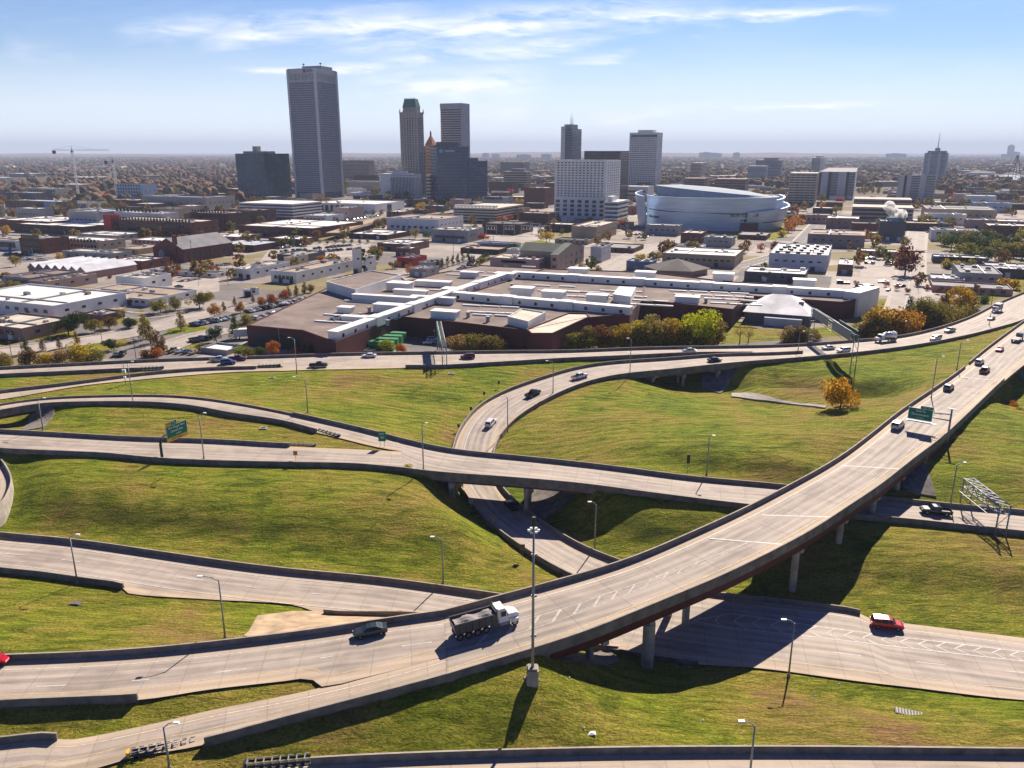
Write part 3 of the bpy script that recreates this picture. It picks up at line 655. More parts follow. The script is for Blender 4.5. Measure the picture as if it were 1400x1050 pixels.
kb = barrier(K1, 'L', 0, 999, 'pale wall of the tight ramp at the left edge', 3.6, .8, conc, 'retaining_wall', None)
barrier(K1, 'R', 0, 999, 'inner wall of the tight ramp at the left edge', 1., .5)
# crash cushions
def cushion(a, b, label, zz, n=8, yellow=True):
    A = W(a[0], a[1], zz+.75); B = W(b[0], b[1], zz+.75); A.z = B.z = zz; d = B-A; L = d.length
    t = link('crash_cushion', None, loc=A, rz=math.atan2(d.y, d.x), label=label, cat='crash cushion', group='crash cushions at the barrier ends')
    for k in range(n):
        m = MB(); x = L*(k+.35)/n
        m.box(x-.05, -.42, .05, x+.05, .42, .88).box(x-.05, -.45, .8, x+L/n*.55, -.38, .9).box(x-.05, .38, .8, x+L/n*.55, .45, .9); m.build('diaphragm', steel, t)
    for s_ in (-1, 1):
        m = MB(); m.box(.4, s_*.46-.03, .3, L, s_*.46+.03, .62); m.build('side_rail', dark, t)
    m = MB(); pts = [(.6*math.cos(q)*.8+.3, .48*math.sin(q)) for q in np.linspace(math.pi/2, 3*math.pi/2, 8)]; m.poly(pts, .1, .85); m.build('nose', signy if yellow else dark, t)
    m = MB(); m.box(0, -.5, 0, L, .5, .05); m.build('base', dark, t)
cushion((174, 1028), (268, 1011), 'crash cushion with yellow nose at the bottom left ramp', 2.3)
cushion((334, 1042), (424, 1034), 'crash cushion at the bottom edge, left end of the long barrier', 2.25, yellow=False)
cushion((431, 608), (396, 606), 'short crash cushion on the grass nose between two left roads', 4.1, 6, False)
cushion((464, 595), (433, 586), 'short dark crash cushion at the end of the curved ramp barrier', 4.4, 6, False)
cushion((223, 501), (192, 502.5), 'crash cushion ending the freeway divider beside the lamp post', 3.7, 6, False)
cushion((383, 498), (352, 499.5), 'crash cushion ending the slip road barrier near the dark pickup', 3.6, 6, False)

# ---------------------------------------------------------------- bridges: girders, piers, abutments
def girders(r, a, b, parent, depth=1.5, offs=(.06, .35, .65, .94), m=redst, name='girder'):
    for f in offs:
        mb = MB(); idx = range(int(a), int(b)+1)
        for i in idx:
            p = rp(r, i, f); q = rp(r, i, min(1, f+.02)); d = np.array([q[0]-p[0], q[1]-p[1]]); d = d/np.linalg.norm(d)*.25
            mb.v += [(p[0]-d[0], p[1]-d[1], p[2]-.35), (p[0]+d[0], p[1]+d[1], p[2]-.35), (p[0]+d[0], p[1]+d[1], p[2]-.35-depth), (p[0]-d[0], p[1]-d[1], p[2]-.35-depth)]
        n = len(mb.v)//4
        for q in range(n-1):
            for t in range(4): mb.f.append((q*4+t, q*4+(t+1) % 4, (q+1)*4+(t+1) % 4, (q+1)*4+t)); mb.m.append(0)
        mb.f += [(0, 1, 2, 3), tuple(n*4-k for k in (1, 2, 3, 4))]; mb.m += [0, 0]
        mb.build(name, m, parent)
    mb = MB(); idx = range(int(a), int(b)+1)
    for i in idx:
        for f, z in ((0, -.02), (0, -.38), (1, -.38), (1, -.02)): mb.v.append(rp(r, i, f, z))
    for q in range(len(mb.v)//4-1):
        for t in range(3): mb.f.append((q*4+t, q*4+t+1, (q+1)*4+t+1, (q+1)*4+t)); mb.m.append(0)
    mb.build('deck_slab', concd, parent)
def pier(parent, r, i, fs, dep=1.9, rad=.62, capw=.5, fc=None):
    ps = [Vector(rp(r, i, f)) for f in fs]; e0, e1 = (fc or (fs[0]-.08, fs[-1]+.08)); c0 = Vector(rp(r, i, e0)); c1 = Vector(rp(r, i, e1)); z = c0.z-.35-dep+.45
    t = link('pier', None, parent); d = (c1-c0); ln = d.length; M = Matrix.Translation((c0.x, c0.y, z)) @ Matrix.Rotation(math.atan2(d.y, d.x), 4, 'Z')
    m = MB(); m.box(0, -capw, -1.05, ln, capw, 0, M=M); m.build('pier_cap', conc, t)
    for p in ps:
        m = MB(); m.cyl((p.x, p.y, terr(p.x, p.y)-1.5), (p.x, p.y, z-1.0), rad, n=20); m.build('column', conc, t, smooth=False)
def wall(pts, z0, z1, th, name, m, parent=None, **k):
    mb = MB(); P = [Vector(p) for p in pts]
    for a_, b_ in zip(P[:-1], P[1:]):
        d = b_-a_; M = Matrix.Translation((a_.x, a_.y, 0)) @ Matrix.Rotation(math.atan2(d.y, d.x), 4, 'Z'); mb.box(0, -th/2, z0, d.length, th/2, z1, M=M)
    return mb.build(name, m, parent, **k)
br = link('curved_bridge', None, loc=(0, 0, 0), label='big curving red girder bridge over the exit road', cat='bridge')
i0 = S_(A2, 655, 'L'); i1 = S_(A2, 1225, 'L'); girders(A2, i0+2, i1, br, 1.7, (.05, .35, .65, .985))
girders(A2, i1, len(A2.L)-1, br, 1.4, (.94,))
def pstn(r, px): return S_(r, px, 'R')
pier(br, A2, pstn(A2, 893), (.93,), rad=.9, fc=(.05, .985))
for px, fs, fc in ((985, (.25, .55), (.1, .75)), (1098, (.35, .9), (.2, .99)), (1163, (.35, .9), (.2, .99)), (1205, (.35, .9), (.2, .99)), (1243, (.4, .88), (.2, .99)), (835, (.3, .7), (.1, .99))): pier(br, A2, pstn(A2, px), fs, rad=.6, fc=fc)
ia = S_(A2, 735, 'R'); pL = Vector(rp(A2, i0, .0)); pR = Vector(rp(A2, ia+1, 1.0))
wall([pL, pR], -4.5, pR.z-.4, 1.4, 'abutment', concd, br)
pL = Vector(rp(A2, i1, 0)); pR = Vector(rp(A2, S_(A2, 1268, 'R'), 1.0)); wall([pL, pR], 0, pR.z-.3, 1., 'abutment', concd, br)
# retaining wall where the bridge road runs over the side street at far right
q0 = W(1318, 565, 3.); q1 = W(1352, 520, 3.); q2 = W(1430, 528, 3)
wall([(W(1345, 545, -1).x, W(1345, 545, -1).y, 0), (W(1365, 518, -1).x, W(1365, 518, -1).y, 0), (W(1440, 522, -1).x, W(1440, 522, -1).y, 0)], -1.5, 5.2, .6, 'retaining_wall', concd, label='dark ribbed retaining wall under the bridge road at the right edge', cat='wall')
cb = link('crossing_bridge', None, label='middle bridge carrying the crossing road over the loop ramp', cat='bridge')
j0 = S_(B2, 578, 'L'); j1 = S_(B2, 830, 'R'); girders(B2, j0, j1, cb, 1.3, (.05, .5, .95), mat('brown_girder_paint', (.1, .05, .045), .7))
pier(cb, B2, S_(B2, 617, 'R'), (.3, .7, .95), 1.6, .5); pier(cb, B2, S_(B2, 724, 'R'), (.2, .55, .93), 1.6, .5)
wall([rp(B2, j0+1, 0), rp(B2, j0+5, 1)], -1, 3.4, 1, 'abutment', concd, cb); wall([rp(B2, j1, 0), rp(B2, j1, 1)], 0, 3, 1, 'abutment', concd, cb)
lb = link('loop_ramp_bridge', None, label='bridge of the loop ramp over the underpass with pale piers', cat='bridge')
k1 = S_half(C1, 870, 'R', False); k0 = S_half(C1, 1020, 'R', False); girders(C1, k0, k1, lb, 1.2, (.06, .5, .94), concd)
for px in (895, 940, 985): pier(lb, C1, S_half(C1, px, 'R', False), (.3, .7, .96), 1.5, .4)
ub = link('ramp_bridge', None, label='short red girder bridge of the curved ramp at the left edge', cat='bridge')
girders(I1, 0, S_(I1, 60, 'R'), ub, 1.3, (.06, .5, .94)); wall([rp(I1, S_(I1, 55, 'R'), 0), rp(I1, S_(I1, 55, 'R'), 1)], -.5, 4.6, .8, 'abutment', concd, ub)
# ---------------------------------------------------------------- lamps, masts, poles
def hgt(base, px, py):   # height of a vertical whose top shows at row py
    lo, hi = 0, 260
    for _ in range(40):
        m = (lo+hi)/2
        if J((base.x, base.y, base.z+m))[1] > py: lo = m
        else: hi = m
    return (lo+hi)/2
LOC = {'far': 'beyond', }
def lamp(bx, by, ty, lx, label, z=None, arm=1, lh=None):
    b = G(bx, by) if z is None else W(bx, by, z); h = hgt(b, bx, ty)
    t = link('street_lamp', None, loc=b, label=label, cat='street lamp', group='lamp posts along the roads')
    MB().cyl((0, 0, 0), (0, 0, h), .15, .1, 8).build('pole', steel, t, smooth=True); MB().cyl((0, 0, 0), (0, 0, .5), .26, .2, 10).build('base', conc, t)
    # arm: the direction along the ground that gives the pixel shift
    L = (lx-bx)*(b.y*cp+(HC-b.z)*sp)/FP; L = max(-3.5, min(3.5, L)); L = L if abs(L) > .6 else math.copysign(1.2, L or 1)
    m = MB(); m.cyl((0, 0, h-.1), (L*.5, 0, h+.45), .07, .06, 6).cyl((L*.5, 0, h+.45), (L, 0, h+.6), .06, .05, 6); m.build('arm', steel, t, smooth=True)
    s_ = math.copysign(1, L); m = MB(); m.box(L if s_ > 0 else L-.75, -.17, h+.52, L+.6 if s_ > 0 else L, .17, h+.68).box(L+s_*.1 if s_ > 0 else L-.65, -.12, h+.46, L+.65 if s_ > 0 else L-.1, .12, h+.52, 1); m.build('lamp_head', [signw, hl], t)
LAMPS = [(106, 797, 735, 115, 'lamp post at the near barrier of the lower left road'), (59, 588, 547, 66, 'lamp post in front of the red ramp bridge at far left'),
 (182, 551, 497, 187, 'lamp post below the curved ramp, left of the sign'), (279, 628, 568, 285, 'lamp post just right of the black curved sign post'),
 (308, 872, 793, 287, 'lamp post beside the tan concrete apron, head turned left'), (232, 1052, 994, 238, 'lamp post at the bottom edge beside the yellow nosed cushion'),
 (406, 511, 464, 404, 'lamp post on the grass edge below the freeway, left of the gantry'), (421, 564, 518, 408, 'lamp post on the grass where the ramp barrier restarts'),
 (579, 643, 582, 583, 'lamp post on the near edge where the two roads join'), (606, 797, 738, 596, 'pale lamp post on the wide grass slope behind the dump truck'),
 (813, 750, 690, 807, 'lamp post in the dark grass behind the big bridge'), (694, 591, 544, 689, 'lamp post inside the loop ramp beside the white car'),
 (756, 538, 496, 749, 'lamp post at the inner barrier of the loop ramp bend'), (861, 514, 465, 858, 'lamp post at the loop ramp left of its bridge'),
 (966, 650, 599, 970, 'lamp post on bright grass behind the crossing bridge'), (1273, 545, 490, 1279, 'lamp post left of the green sign over the bridge road'),
 (1308, 506, 468, 1315, 'lamp post at the far parapet near the parapet gap'), (1299, 692, 636, 1307, 'lamp post left of the big truss gantry'),
 (1078, 925, 852, 1076, 'tall bent lamp post on the grass below the exit road'), (1025, 1062, 992, 1019, 'lamp post at the bottom edge, right half'), (1091, 480, 455, 1095, 'lamp post on the freeway left of the far truss gantry'),
 (1352, 445, 425, 1357, 'lamp post on the freeway at far right'), (1240, 462, 441, 1237, 'lamp post beside the orange trees behind the tanker')]
for l in LAMPS: lamp(*l)
# high mast
b = G(728, 932); h = hgt(b, 728, 712)
t = link('high_mast_pole', None, loc=b, label='tall mast on a concrete block in front of the dump truck', cat='light mast')
MB().cyl((0, 0, 2.2), (0, 0, h), .2, .12, 14).build('pole', steel, t, smooth=True)
MB().box(-.75, -.75, -.3, .75, .75, 2.0).box(-.6, -.6, 2, .6, .6, 2.25).build('foundation', conc, t)
for z in (h*.3, h*.55, h*.8): MB().cyl((0, 0, z-.1), (0, 0, z+.1), .28, n=12).box(.2, -.1, z-.15, .45, .1, z+.15).build('collar', steel, t)
m = MB()
for k in range(6):
    a = k*math.pi/3; m.cyl((0, 0, h-1.2), (math.cos(a)*.6, math.sin(a)*.6, h-1.2), .04, n=5).box(math.cos(a)*.6-.14, math.sin(a)*.6-.14, h-1.4, math.cos(a)*.6+.14, math.sin(a)*.6+.14, h-1.15, 1)
m.build('camera_cluster', [steel, signw], t); MB().cyl((0, 0, h-.6), (0, 0, h+.5), .28, .22, 10).build('cap', dark, t)
# monitoring pole with boxes at left
b = G(172, 526); h = hgt(b, 172, 496); t = link('camera_pole', None, loc=b, label='thin pole with equipment boxes left of the freeway cushion', cat='pole')
MB().cyl((0, 0, 0), (0, 0, h), .12, .08, 8).build('pole', steel, t); MB().box(-.5, -.3, h*.55, .5, .3, h*.7).box(-.3, -.3, h*.3, .3, .3, h*.38).build('equipment_box', signw, t)
# utility poles in the city
UP = [(46, 356, 339), (194, 374, 350), (212, 376, 352), (235, 380, 356), (265, 374, 328), (124, 420, 402), (272, 391, 377), (312, 390, 371), (17, 493, 464), (30, 484, 461), (186, 490, 461), (379, 466, 438), (383, 478, 447), (518, 480, 446), (711, 471, 444), (751, 353, 327), (1354, 424, 398), (1328, 440, 412), (457, 358, 336), (620, 355, 318), (758, 318, 286), (768, 318, 297), (775, 318, 297), (560, 330, 311), (412, 346, 333), (869, 330, 307), (982, 396, 376), (81, 403, 385), (160, 368, 352), (140, 470, 452), (1255, 396, 372), (1216, 330, 313), (305, 352, 332), (345, 342, 326), (493, 345, 327), (675, 330, 312)]
for i, (x, y, ty) in enumerate(UP):
    b = W(x, y, 0); h = hgt(b, x, ty); t = link('utility_pole', None, loc=b, rz=R(-23+90*(i % 2)), label='thin utility pole in the city blocks behind the freeway', cat='utility pole', group='utility poles in the city')
    m = .12 if y > 380 else .16; MB().cyl((0, 0, 0), (0, 0, h), m, m*.7, 6).build('pole', bark if i % 3 else steel, t); MB().box(-1.1, -.06, h-.9, 1.1, .06, h-.75).build('crossarm', bark, t)
# ---------------------------------------------------------------- signs
def lettering(t, rows, m=signw, y=-.07):
    for txt, size, x, z in rows:
        o = link('lettering', text_mesh(txt, size), t); o.data.materials.append(m); o.rotation_euler = (R(90), 0, 0); o.location = (x, y, z)
b = G(222, 628); c1 = W(250, 567, 0)
t = link('gantry_sign', None, loc=b, rz=R(66), label='green and yellow road sign on a black curved cantilever post', cat='road sign')
h = hgt(b, 222, 592); m = MB(); pr = (0, 0, 0)
for k in range(1, 13):
    a = k/12; q = (0, 0, h*.7*a/.4) if a <= .4 else (2.6*(1-math.cos((a-.4)/.6*1.5)), 0, h*.7+(h*.38)*math.sin((a-.4)/.6*1.5)); m.cyl(pr, q, .42-.1*(k-1)/12, .42-.1*k/12, 12); pr = q
m.cyl(pr, (9.6, 0, pr[2]+.1), .3, .25, 12); m.build('post', dark, t, smooth=True); MB().box(-1, -1, -.3, 1, 1, .25).build('foundation', conc, t)
zc = h*1.12; pn = link('sign_panel', MB().box(2.2, -.55, zc-1.5, 10.2, -.42, zc+2.1).mesh('sign_panel', signg), t)
MB().box(2.2, -.56, zc-2.6, 10.2, -.42, zc-1.5).build('exit_only_panel', signy, t)
MB().box(2.3, -.55, zc+2.1, 6.4, -.42, zc+3.3).build('exit_number_panel', signg, t); MB().box(2.35, -.57, zc+2.2, 4.2, -.56, zc+3.2).build('left_panel', signy, t)
m = MB()
for x0, z0, x1, z1 in ((2.2, zc-1.5, 2.3, zc+2.1), (10.1, zc-1.5, 10.2, zc+2.1), (2.3, zc+2., 10.1, zc+2.1), (2.3, zc+3.2, 6.4, zc+3.3), (6.3, zc+2.1, 6.4, zc+3.2)): m.box(x0, -.575, z0, x1, -.56, z1)
m.build('border', signw, t)
lettering(t, [('M L King Jr Blvd', .95, 6.2, zc+1.3), ('Detroit Ave', .95, 6.2, zc+.2), ('1/4 MILE', .6, 6.6, zc-.85)], signw, -.575)
lettering(t, [('7 A', .9, 5.2, zc+2.7)], signw, -.575); lettering(t, [('LEFT', .6, 3.28, zc+2.7), ('EXIT ONLY', .85, 6.2, zc-2.05)], dark, -.585)
t.scale = (.74, .74, .78)
# right green sign over the bridge road
zb = 7.; ia = S_(A2, 1298, 'R'); bp_ = Vector(rp(A2, ia, 1.0)); h = hgt(bp_, 0, 560)
t = link('gantry_sign', None, loc=bp_, label='green sign reading Downtown above the big bridge road', cat='road sign')
dd = math.hypot(bp_.x, bp_.y); rot = -math.atan2(bp_.x, bp_.y)-R(6); t.rotation_euler = (0, 0, rot)
MB().cyl((0, 0, -5), (0, 0, h), .28, .2, 12).build('post', steel, t, smooth=True); MB().box(-.9, -.15, h, .9, .15, h+.2).build('lamp_bar', signw, t)
MB().cyl((0, 0, h*.56), (-8.6, 0, h*.56), .16, .12, 8).cyl((0, 0, h*.8), (-8.6, 0, h*.7), .12, .1, 8).build('arm', steel, t, smooth=True)
zc = h*.66; MB().box(-8.9, -.5, zc-1.55, -3.7, -.38, zc+1.25).build('sign_panel', signg, t); MB().box(-6.4, -.5, zc+1.25, -3.8, -.38, zc+2.0).build('exit_number_panel', signg, t)
MB().box(-9.1, -1.2, zc-1.95, -2.7, -.4, zc-1.8).build('walkway', signw, t)
m = MB()
for x0, z0, x1, z1 in ((-8.9, zc-1.55, -8.8, zc+1.25), (-3.8, zc-1.55, -3.7, zc+1.25), (-8.8, zc-1.55, -3.8, zc-1.47), (-8.8, zc+1.17, -3.8, zc+1.25), (-6.4, zc+1.92, -3.8, zc+2.)): m.box(x0, -.53, z0, x1, -.51, z1)
m.build('border', signw, t); lettering(t, [('2nd St', .8, -6.3, zc+.62), ('Downtown', .8, -6.3, zc-.25), ('1/2 MILE', .5, -6.3, zc-1.05), ('EXIT 4C', .5, -5.1, zc+1.58)], signw, -.53)
# truss gantries
def gantry(a, bb, top, label, panels=(), H_=1.9, wd=1.6, zoff=None, lights=True):
    A = G(*a) if len(a) == 2 else W(*a); B = G(*bb) if len(bb) == 2 else W(*bb)
    L = math.hypot(B.x-A.x, B.y-A.y); rz = math.atan2(B.y-A.y, B.x-A.x); hb = hgt(B, bb[0], top)+B.z
    t = link('sign_gantry', None, loc=(A.x, A.y, 0), rz=rz, label=label, cat='sign gantry')
    zt = hb; zl = hb-H_
    for x, z0 in ((0, A.z), (L, B.z)):
        lg = link('support_frame', None, t); m = MB()
        for y in (-wd/2, wd/2): m.cyl((x, y, z0-.6), (x, y, zt+.1), .16, .13, 8)
        m.build('leg', steel, lg, smooth=True); m = MB(); n = max(2, int((zl-z0)/2.4))
        for k in range(n):
            z = z0+(zl-z0)*k/n; z2 = z0+(zl-z0)*(k+1)/n; s_ = 1 if k % 2 else -1
            m.cyl((x, -s_*wd/2, z), (x, s_*wd/2, z2), .06, n=5); m.cyl((x, -wd/2, z2), (x, wd/2, z2), .06, n=5)
        m.build('bracing', steel, lg)
    m = MB()
    for y in (-wd/2, wd/2):
        for z in (zl, zt): m.cyl((-.3, y, z), (L+.3, y, z), .13, n=6)
    m.build('chord', steel, t, smooth=True); m = MB(); n = int(L/1.7)
    for k in range(n):
        x = L*k/n; x2 = L*(k+1)/n
        for y in (-wd/2, wd/2): m.cyl((x, y, zl if k % 2 else zt), (x2, y, zt if k % 2 else zl), .055, n=5); m.cyl((x, y, zl), (x, y, zt), .045, n=4)
        for z in (zl, zt): m.cyl((x, -wd/2, z), (x2, wd/2, z), .05, n=4); m.cyl((x, -wd/2, z), (x, wd/2, z), .045, n=4)
    m.build('lattice', steel, t)
    for x0, x1, z0, z1, y, mm in panels: MB().box(x0*L, y-.05, zl+z0, x1*L, y+.05, zl+z1).build('sign_panel', mm, t)
    if lights:
        m = MB(); m.box(.1*L, -wd/2-1.4, zl-.5, .9*L, -wd/2-1.3, zl-.4); [m.box(L*k, -wd/2-1.4, zl-.5, L*k+.1, -wd/2, zl-.4) for k in (.15, .3, .45, .6, .75)]; m.build('walkway', steel, t)
    return t
gantry((1319, 690), (1367, 733), 692, 'big silver truss gantry over the road right of the bridge', [(.35, .7, -.3, 1.6, 1.15, steel)], 1.7, 2.)
gantry((601, 478, 0), (608, 503), 474, 'truss gantry over the freeway in front of the factory', [(.15, .9, -.6, 2.6, -1.2, signg)], 1.7, 1.4)
gantry((1107, 476, 0), (1166, 505), 459, 'long truss gantry over the freeway behind the golden round tree', [(.05, .45, -.4, 2.7, -1.1, steel), (.55, .95, -.4, 2.9, -1.1, steel), (.55, .95, -.4, 2.9, 1.1, signg)], 1.9, 1.5)
def small_sign(x, y, w_, h_, label, m=signg, z=None, pole=2.0, two=False, rz=0):
    b = G(x, y) if z is None else W(x, y, z); t = link('roadside_sign', None, loc=b, rz=rz, label=label, cat='road sign')
    for px_ in ((-w_*.3, w_*.3) if two else (0,)): MB().box(px_-.04, -.04, -.2, px_+.04, .04, pole+h_).build('post', steel, t)
    MB().box(-w_/2, -.09, pole, w_/2, -.045, pole+h_).build('sign_panel', m, t); return t
t = small_sign(523, 612, 1.7, 2.4, 'small green exit sign on the grass nose between roads', signg, None, 1.6, True); lettering(t, [('EXIT', .55, 0, 3.4), ('5B', .7, 0, 2.5)], signw, -.1)
small_sign(405, 634, .9, 1., 'small orange marker by the near edge of the crossing road', mat('sign_orange', (.6, .2, .02)))
small_sign(714, 765, 1., 1.2, 'brown backed sign in front of the loop ramp under the bridge', concd); small_sign(675, 722, 1., .9, 'sign back at the outer ramp barrier, upper one in shade', concd); small_sign(644, 700, 1., 1., 'pale square sign back beside the loop ramp in shadow', steel)
small_sign(940, 645, .7, 2., 'slim dark sign on bright grass behind the crossing bridge', dark)
for i, (x, y) in enumerate(((644, 566), (662, 545), (682, 530), (627, 590))): small_sign(x, y, .6, .9, ('lowest', 'second lowest', 'third', 'topmost')[(1, 2, 3, 0)[i]]+' small chevron sign outside the loop ramp bend', dark, None, 1.2)
# pipe outlets and grates in the grass
for x, y, lb in ((352, 825, 'dark pipe outlet in the grass beside the widened slab'), ):
    b = G(103, 826); t = link('drain_outlet', None, loc=b, label='small dark drain opening in the lower left grass', cat='drain'); MB().box(-.9, -.5, -.3, .9, .5, .25).build('headwall', concd, t); MB().box(-.6, -.52, -.2, .6, -.3, .28).build('opening', dark, t)
b = G(1243, 975); t = link('storm_drain', None, loc=(b.x, b.y, b.z), rz=R(-20), label='storm drain grate in the grass below the exit road', cat='drain'); MB().box(-1.8, -.7, -.3, 1.8, .7, .12).build('frame', concd, t)
for k in range(9): MB().box(-1.6+k*.38, -.6, .12, -1.44+k*.38, .6, .2).build('bar', dark, t)
for i, (x, y) in enumerate(((372, 517), (360, 586), (877, 513), (617, 511))):
    b = G(x, y); t = link('drain_inlet', None, loc=b, label='small square concrete inlet in the grass', cat='drain', group='concrete inlets in the grass'); MB().box(-.9, -.7, -.4, .9, .7, .25).build('frame', conc, t); MB().box(-.55, -.4, .2, .55, .4, .28).build('grate', dark, t)
# scraps of litter
for i in range(18):
    x, y = random.choice(((random.uniform(1040, 1370), random.uniform(930, 965)), (random.uniform(1040, 1340), random.uniform(905, 985)), (random.uniform(760, 1060), random.uniform(905, 1010)))) if i else (809, 1003)
    b = G(x, y); s_ = random.uniform(.08, .2) if i else .55
    if any(abs((r.L[:, 0]+r.R[:, 0])/2-b.x).min() < 0 for r in ()): continue
    m = MB(); m.add([(-s_, -s_*.6, .1), (s_, -s_*.5, .16), (s_*.8, s_*.6, .22), (-s_*.7, s_*.7, .12), (0, 0, .3)], [(0, 1, 4), (1, 2, 4), (2, 3, 4), (3, 0, 4), (3, 2, 1, 0)])
    if J(b)[1] > 900+(b.x > 40)*20: m.build('litter', signw, label='white scrap of litter on the grass by the exit road' if i else 'largest white scrap of litter on the bottom grass', cat='litter', group='litter scraps').location = (b.x, b.y, b.z-.1)
# ---------------------------------------------------------------- vehicles
def sections(kind):
    # x, z_bottom, z_mid, z_belt, z_roof, half width, half roof width, cabin flag ; front is +x
    if kind == 'sedan': return 4.8, [(-2.4, .42, .6, .74, .76, .72, .6, 0), (-2.3, .26, .62, .92, .95, .86, .72, 0), (-1.75, .2, .62, .97, 1.02, .91, .74, 0), (-1.0, .2, .62, .95, 1.38, .92, .6, 1), (-.2, .2, .62, .93, 1.45, .92, .62, 1), (.45, .2, .62, .92, 1.38, .92, .6, 1), (1.15, .2, .62, .93, .98, .92, .74, 0), (1.9, .22, .6, .82, .86, .9, .7, 0), (2.3, .28, .55, .7, .72, .82, .64, 0), (2.42, .4, .5, .56, .58, .66, .55, 0)]
    if kind == 'suv': return 4.9, [(-2.45, .5, .75, .95, .98, .8, .7, 0), (-2.38, .32, .75, 1.08, 1.14, .92, .76, 0), (-2.1, .26, .75, 1.1, 1.7, .96, .7, 1), (-1.0, .26, .75, 1.08, 1.78, .97, .72, 1), (.1, .26, .75, 1.06, 1.76, .97, .7, 1), (.6, .26, .75, 1.05, 1.68, .97, .68, 1), (1.25, .26, .75, 1.06, 1.12, .96, .8, 0), (2.0, .28, .72, .98, 1.02, .94, .78, 0), (2.35, .34, .66, .88, .9, .86, .7, 0), (2.48, .5, .6, .7, .72, .72, .6, 0)]
    if kind == 'van': return 5.1, [(-2.5, .5, .8, 1.1, 1.15, .86, .8, 0), (-2.42, .3, .8, 1.2, 1.85, .96, .8, 1), (-1.0, .26, .8, 1.15, 1.95, .98, .82, 1), (.4, .26, .8, 1.12, 1.92, .98, .8, 1), (1.0, .26, .8, 1.1, 1.75, .98, .76, 1), (1.8, .28, .8, 1.1, 1.16, .95, .8, 0), (2.35, .34, .7, .95, .98, .88, .74, 0), (2.5, .5, .6, .75, .78, .76, .66, 0)]
    if kind == 'pickup': return 5.8, [(-2.9, .5, .75, 1.0, 1.02, .9, .86, 0), (-2.85, .38, .75, 1.08, 1.1, .97, .93, 0), (-.75, .36, .75, 1.08, 1.1, .98, .93, 0), (-.7, .36, .75, 1.1, 1.7, .98, .72, 1), (0, .36, .75, 1.1, 1.84, .98, .74, 1), (.75, .36, .75, 1.1, 1.8, .98, .72, 1), (1.4, .36, .75, 1.1, 1.2, .98, .84, 0), (2.4, .38, .75, 1.08, 1.14, .97, .84, 0), (2.8, .42, .72, .98, 1.0, .9, .78, 0), (2.92, .55, .65, .75, .78, .8, .7, 0)]
def shell(kind):
    L, sec = sections(kind); body = MB(); gl = MB(); n = len(sec)
    ring = []
    for x, zb, zm, zl, zr, wd, wr, cb in sec:
        ring.append([(x, -wd*.86, zb), (x, -wd, zm), (x, -wd*.95, zl), (x, -wr, zr), (x, wr, zr), (x, wd*.95, zl), (x, wd, zm), (x, wd*.86, zb)])
    for i in range(n-1):
        c0, c1 = sec[i][7], sec[i+1][7]
        for k in range(8):
            q = [ring[i][k], ring[i][(k+1) % 8], ring[i+1][(k+1) % 8], ring[i+1][k]]
            g = (k in (2, 4) and c0 and c1) or (k == 3 and c0 != c1)
            if kind == 'pickup' and sec[i][0] < -1 and k == 3 and not g: continue
            if g:   # glass with a body coloured surround
                ce = sum((Vector(p) for p in q), Vector())/4; inn = [tuple(ce.lerp(Vector(p), .9)) for p in q]
                for s_ in range(4): body.add([q[s_], q[(s_+1) % 4], inn[(s_+1) % 4], inn[s_]], [(0, 1, 2, 3)])
                gl.add(inn, [(0, 1, 2, 3)])
            else: body.add(q, [(0, 1, 2, 3)])
    body.add(ring[0], [tuple(range(7, -1, -1))]); body.add(ring[-1], [tuple(range(8))])
    if kind == 'pickup': body.add([(-2.83, -.85, .72), (-.72, -.85, .72), (-.72, .85, .72), (-2.83, .85, .72)], [(0, 1, 2, 3)], 1); body.add([(-2.85, -.93, 1.1), (-.75, -.93, 1.1), (-.75, -.85, .72), (-2.83, -.85, .72)], [(0, 1, 2, 3)]); body.add([(-2.85, .93, 1.1), (-.75, .93, 1.1), (-.75, .85, .72), (-2.83, .85, .72)], [(3, 2, 1, 0)]); body.add([(-2.85, -.93, 1.1), (-2.85, .93, 1.1), (-2.83, .85, .72), (-2.83, -.85, .72)], [(0, 1, 2, 3)])
    return L, body, gl
WB = {'sedan': (-1.45, 1.45, .33), 'suv': (-1.5, 1.5, .38), 'van': (-1.5, 1.7, .36), 'pickup': (-1.75, 1.85, .42)}
MW = {}
def wheel_meshes(r_):
    if r_ not in MW:
        MW[r_] = (MB().cyl((0, -.13, 0), (0, .13, 0), r_, n=18).mesh('tyre', tyre), MB().cyl((0, -.15, 0), (0, .15, 0), r_*.58, n=12).mesh('rim', rimm))
    return MW[r_]
def add_wheel(t, x, y, r_):
    a, b_ = wheel_meshes(r_); w_ = link('wheel', None, t, loc=(x, y, r_)); link('tyre', a, w_); link('rim', b_, w_)
def make_vehicle(kind):
    L, body, gl = shell(kind); t = bpy.data.objects.new(kind, None); C.objects.link(t)
    body.build('body', [paint, dark], t); gl.build('window_glass', glass, t)
    a, b_, r_ = WB[kind]; sec = sections(kind)[1]; hw = max(s_[5] for s_ in sec)
    for x in (a, b_):
        for y in (-hw+.12, hw-.12): add_wheel(t, x, y, r_)
    xf, xb = sec[-2][0], sec[1][0]; z = sec[-2][3]-.1; zb = sec[1][3]-.12
    for s_ in (-1, 1):
        MB().box(xf-.05, s_*.62-.16, z-.07, xf+.09, s_*.62+.16, z+.07).build('headlight', hl, t); MB().box(xb-.1, s_*.68-.13, zb-.1, xb+.05, s_*.68+.13, zb+.1).build('taillight', tl, t)
        MB().box(.9, s_*(hw+.02)-.06, sec[3][3], 1.05, s_*(hw+.02)+.12, sec[3][3]+.13).build('mirror', dark, t)
    return t
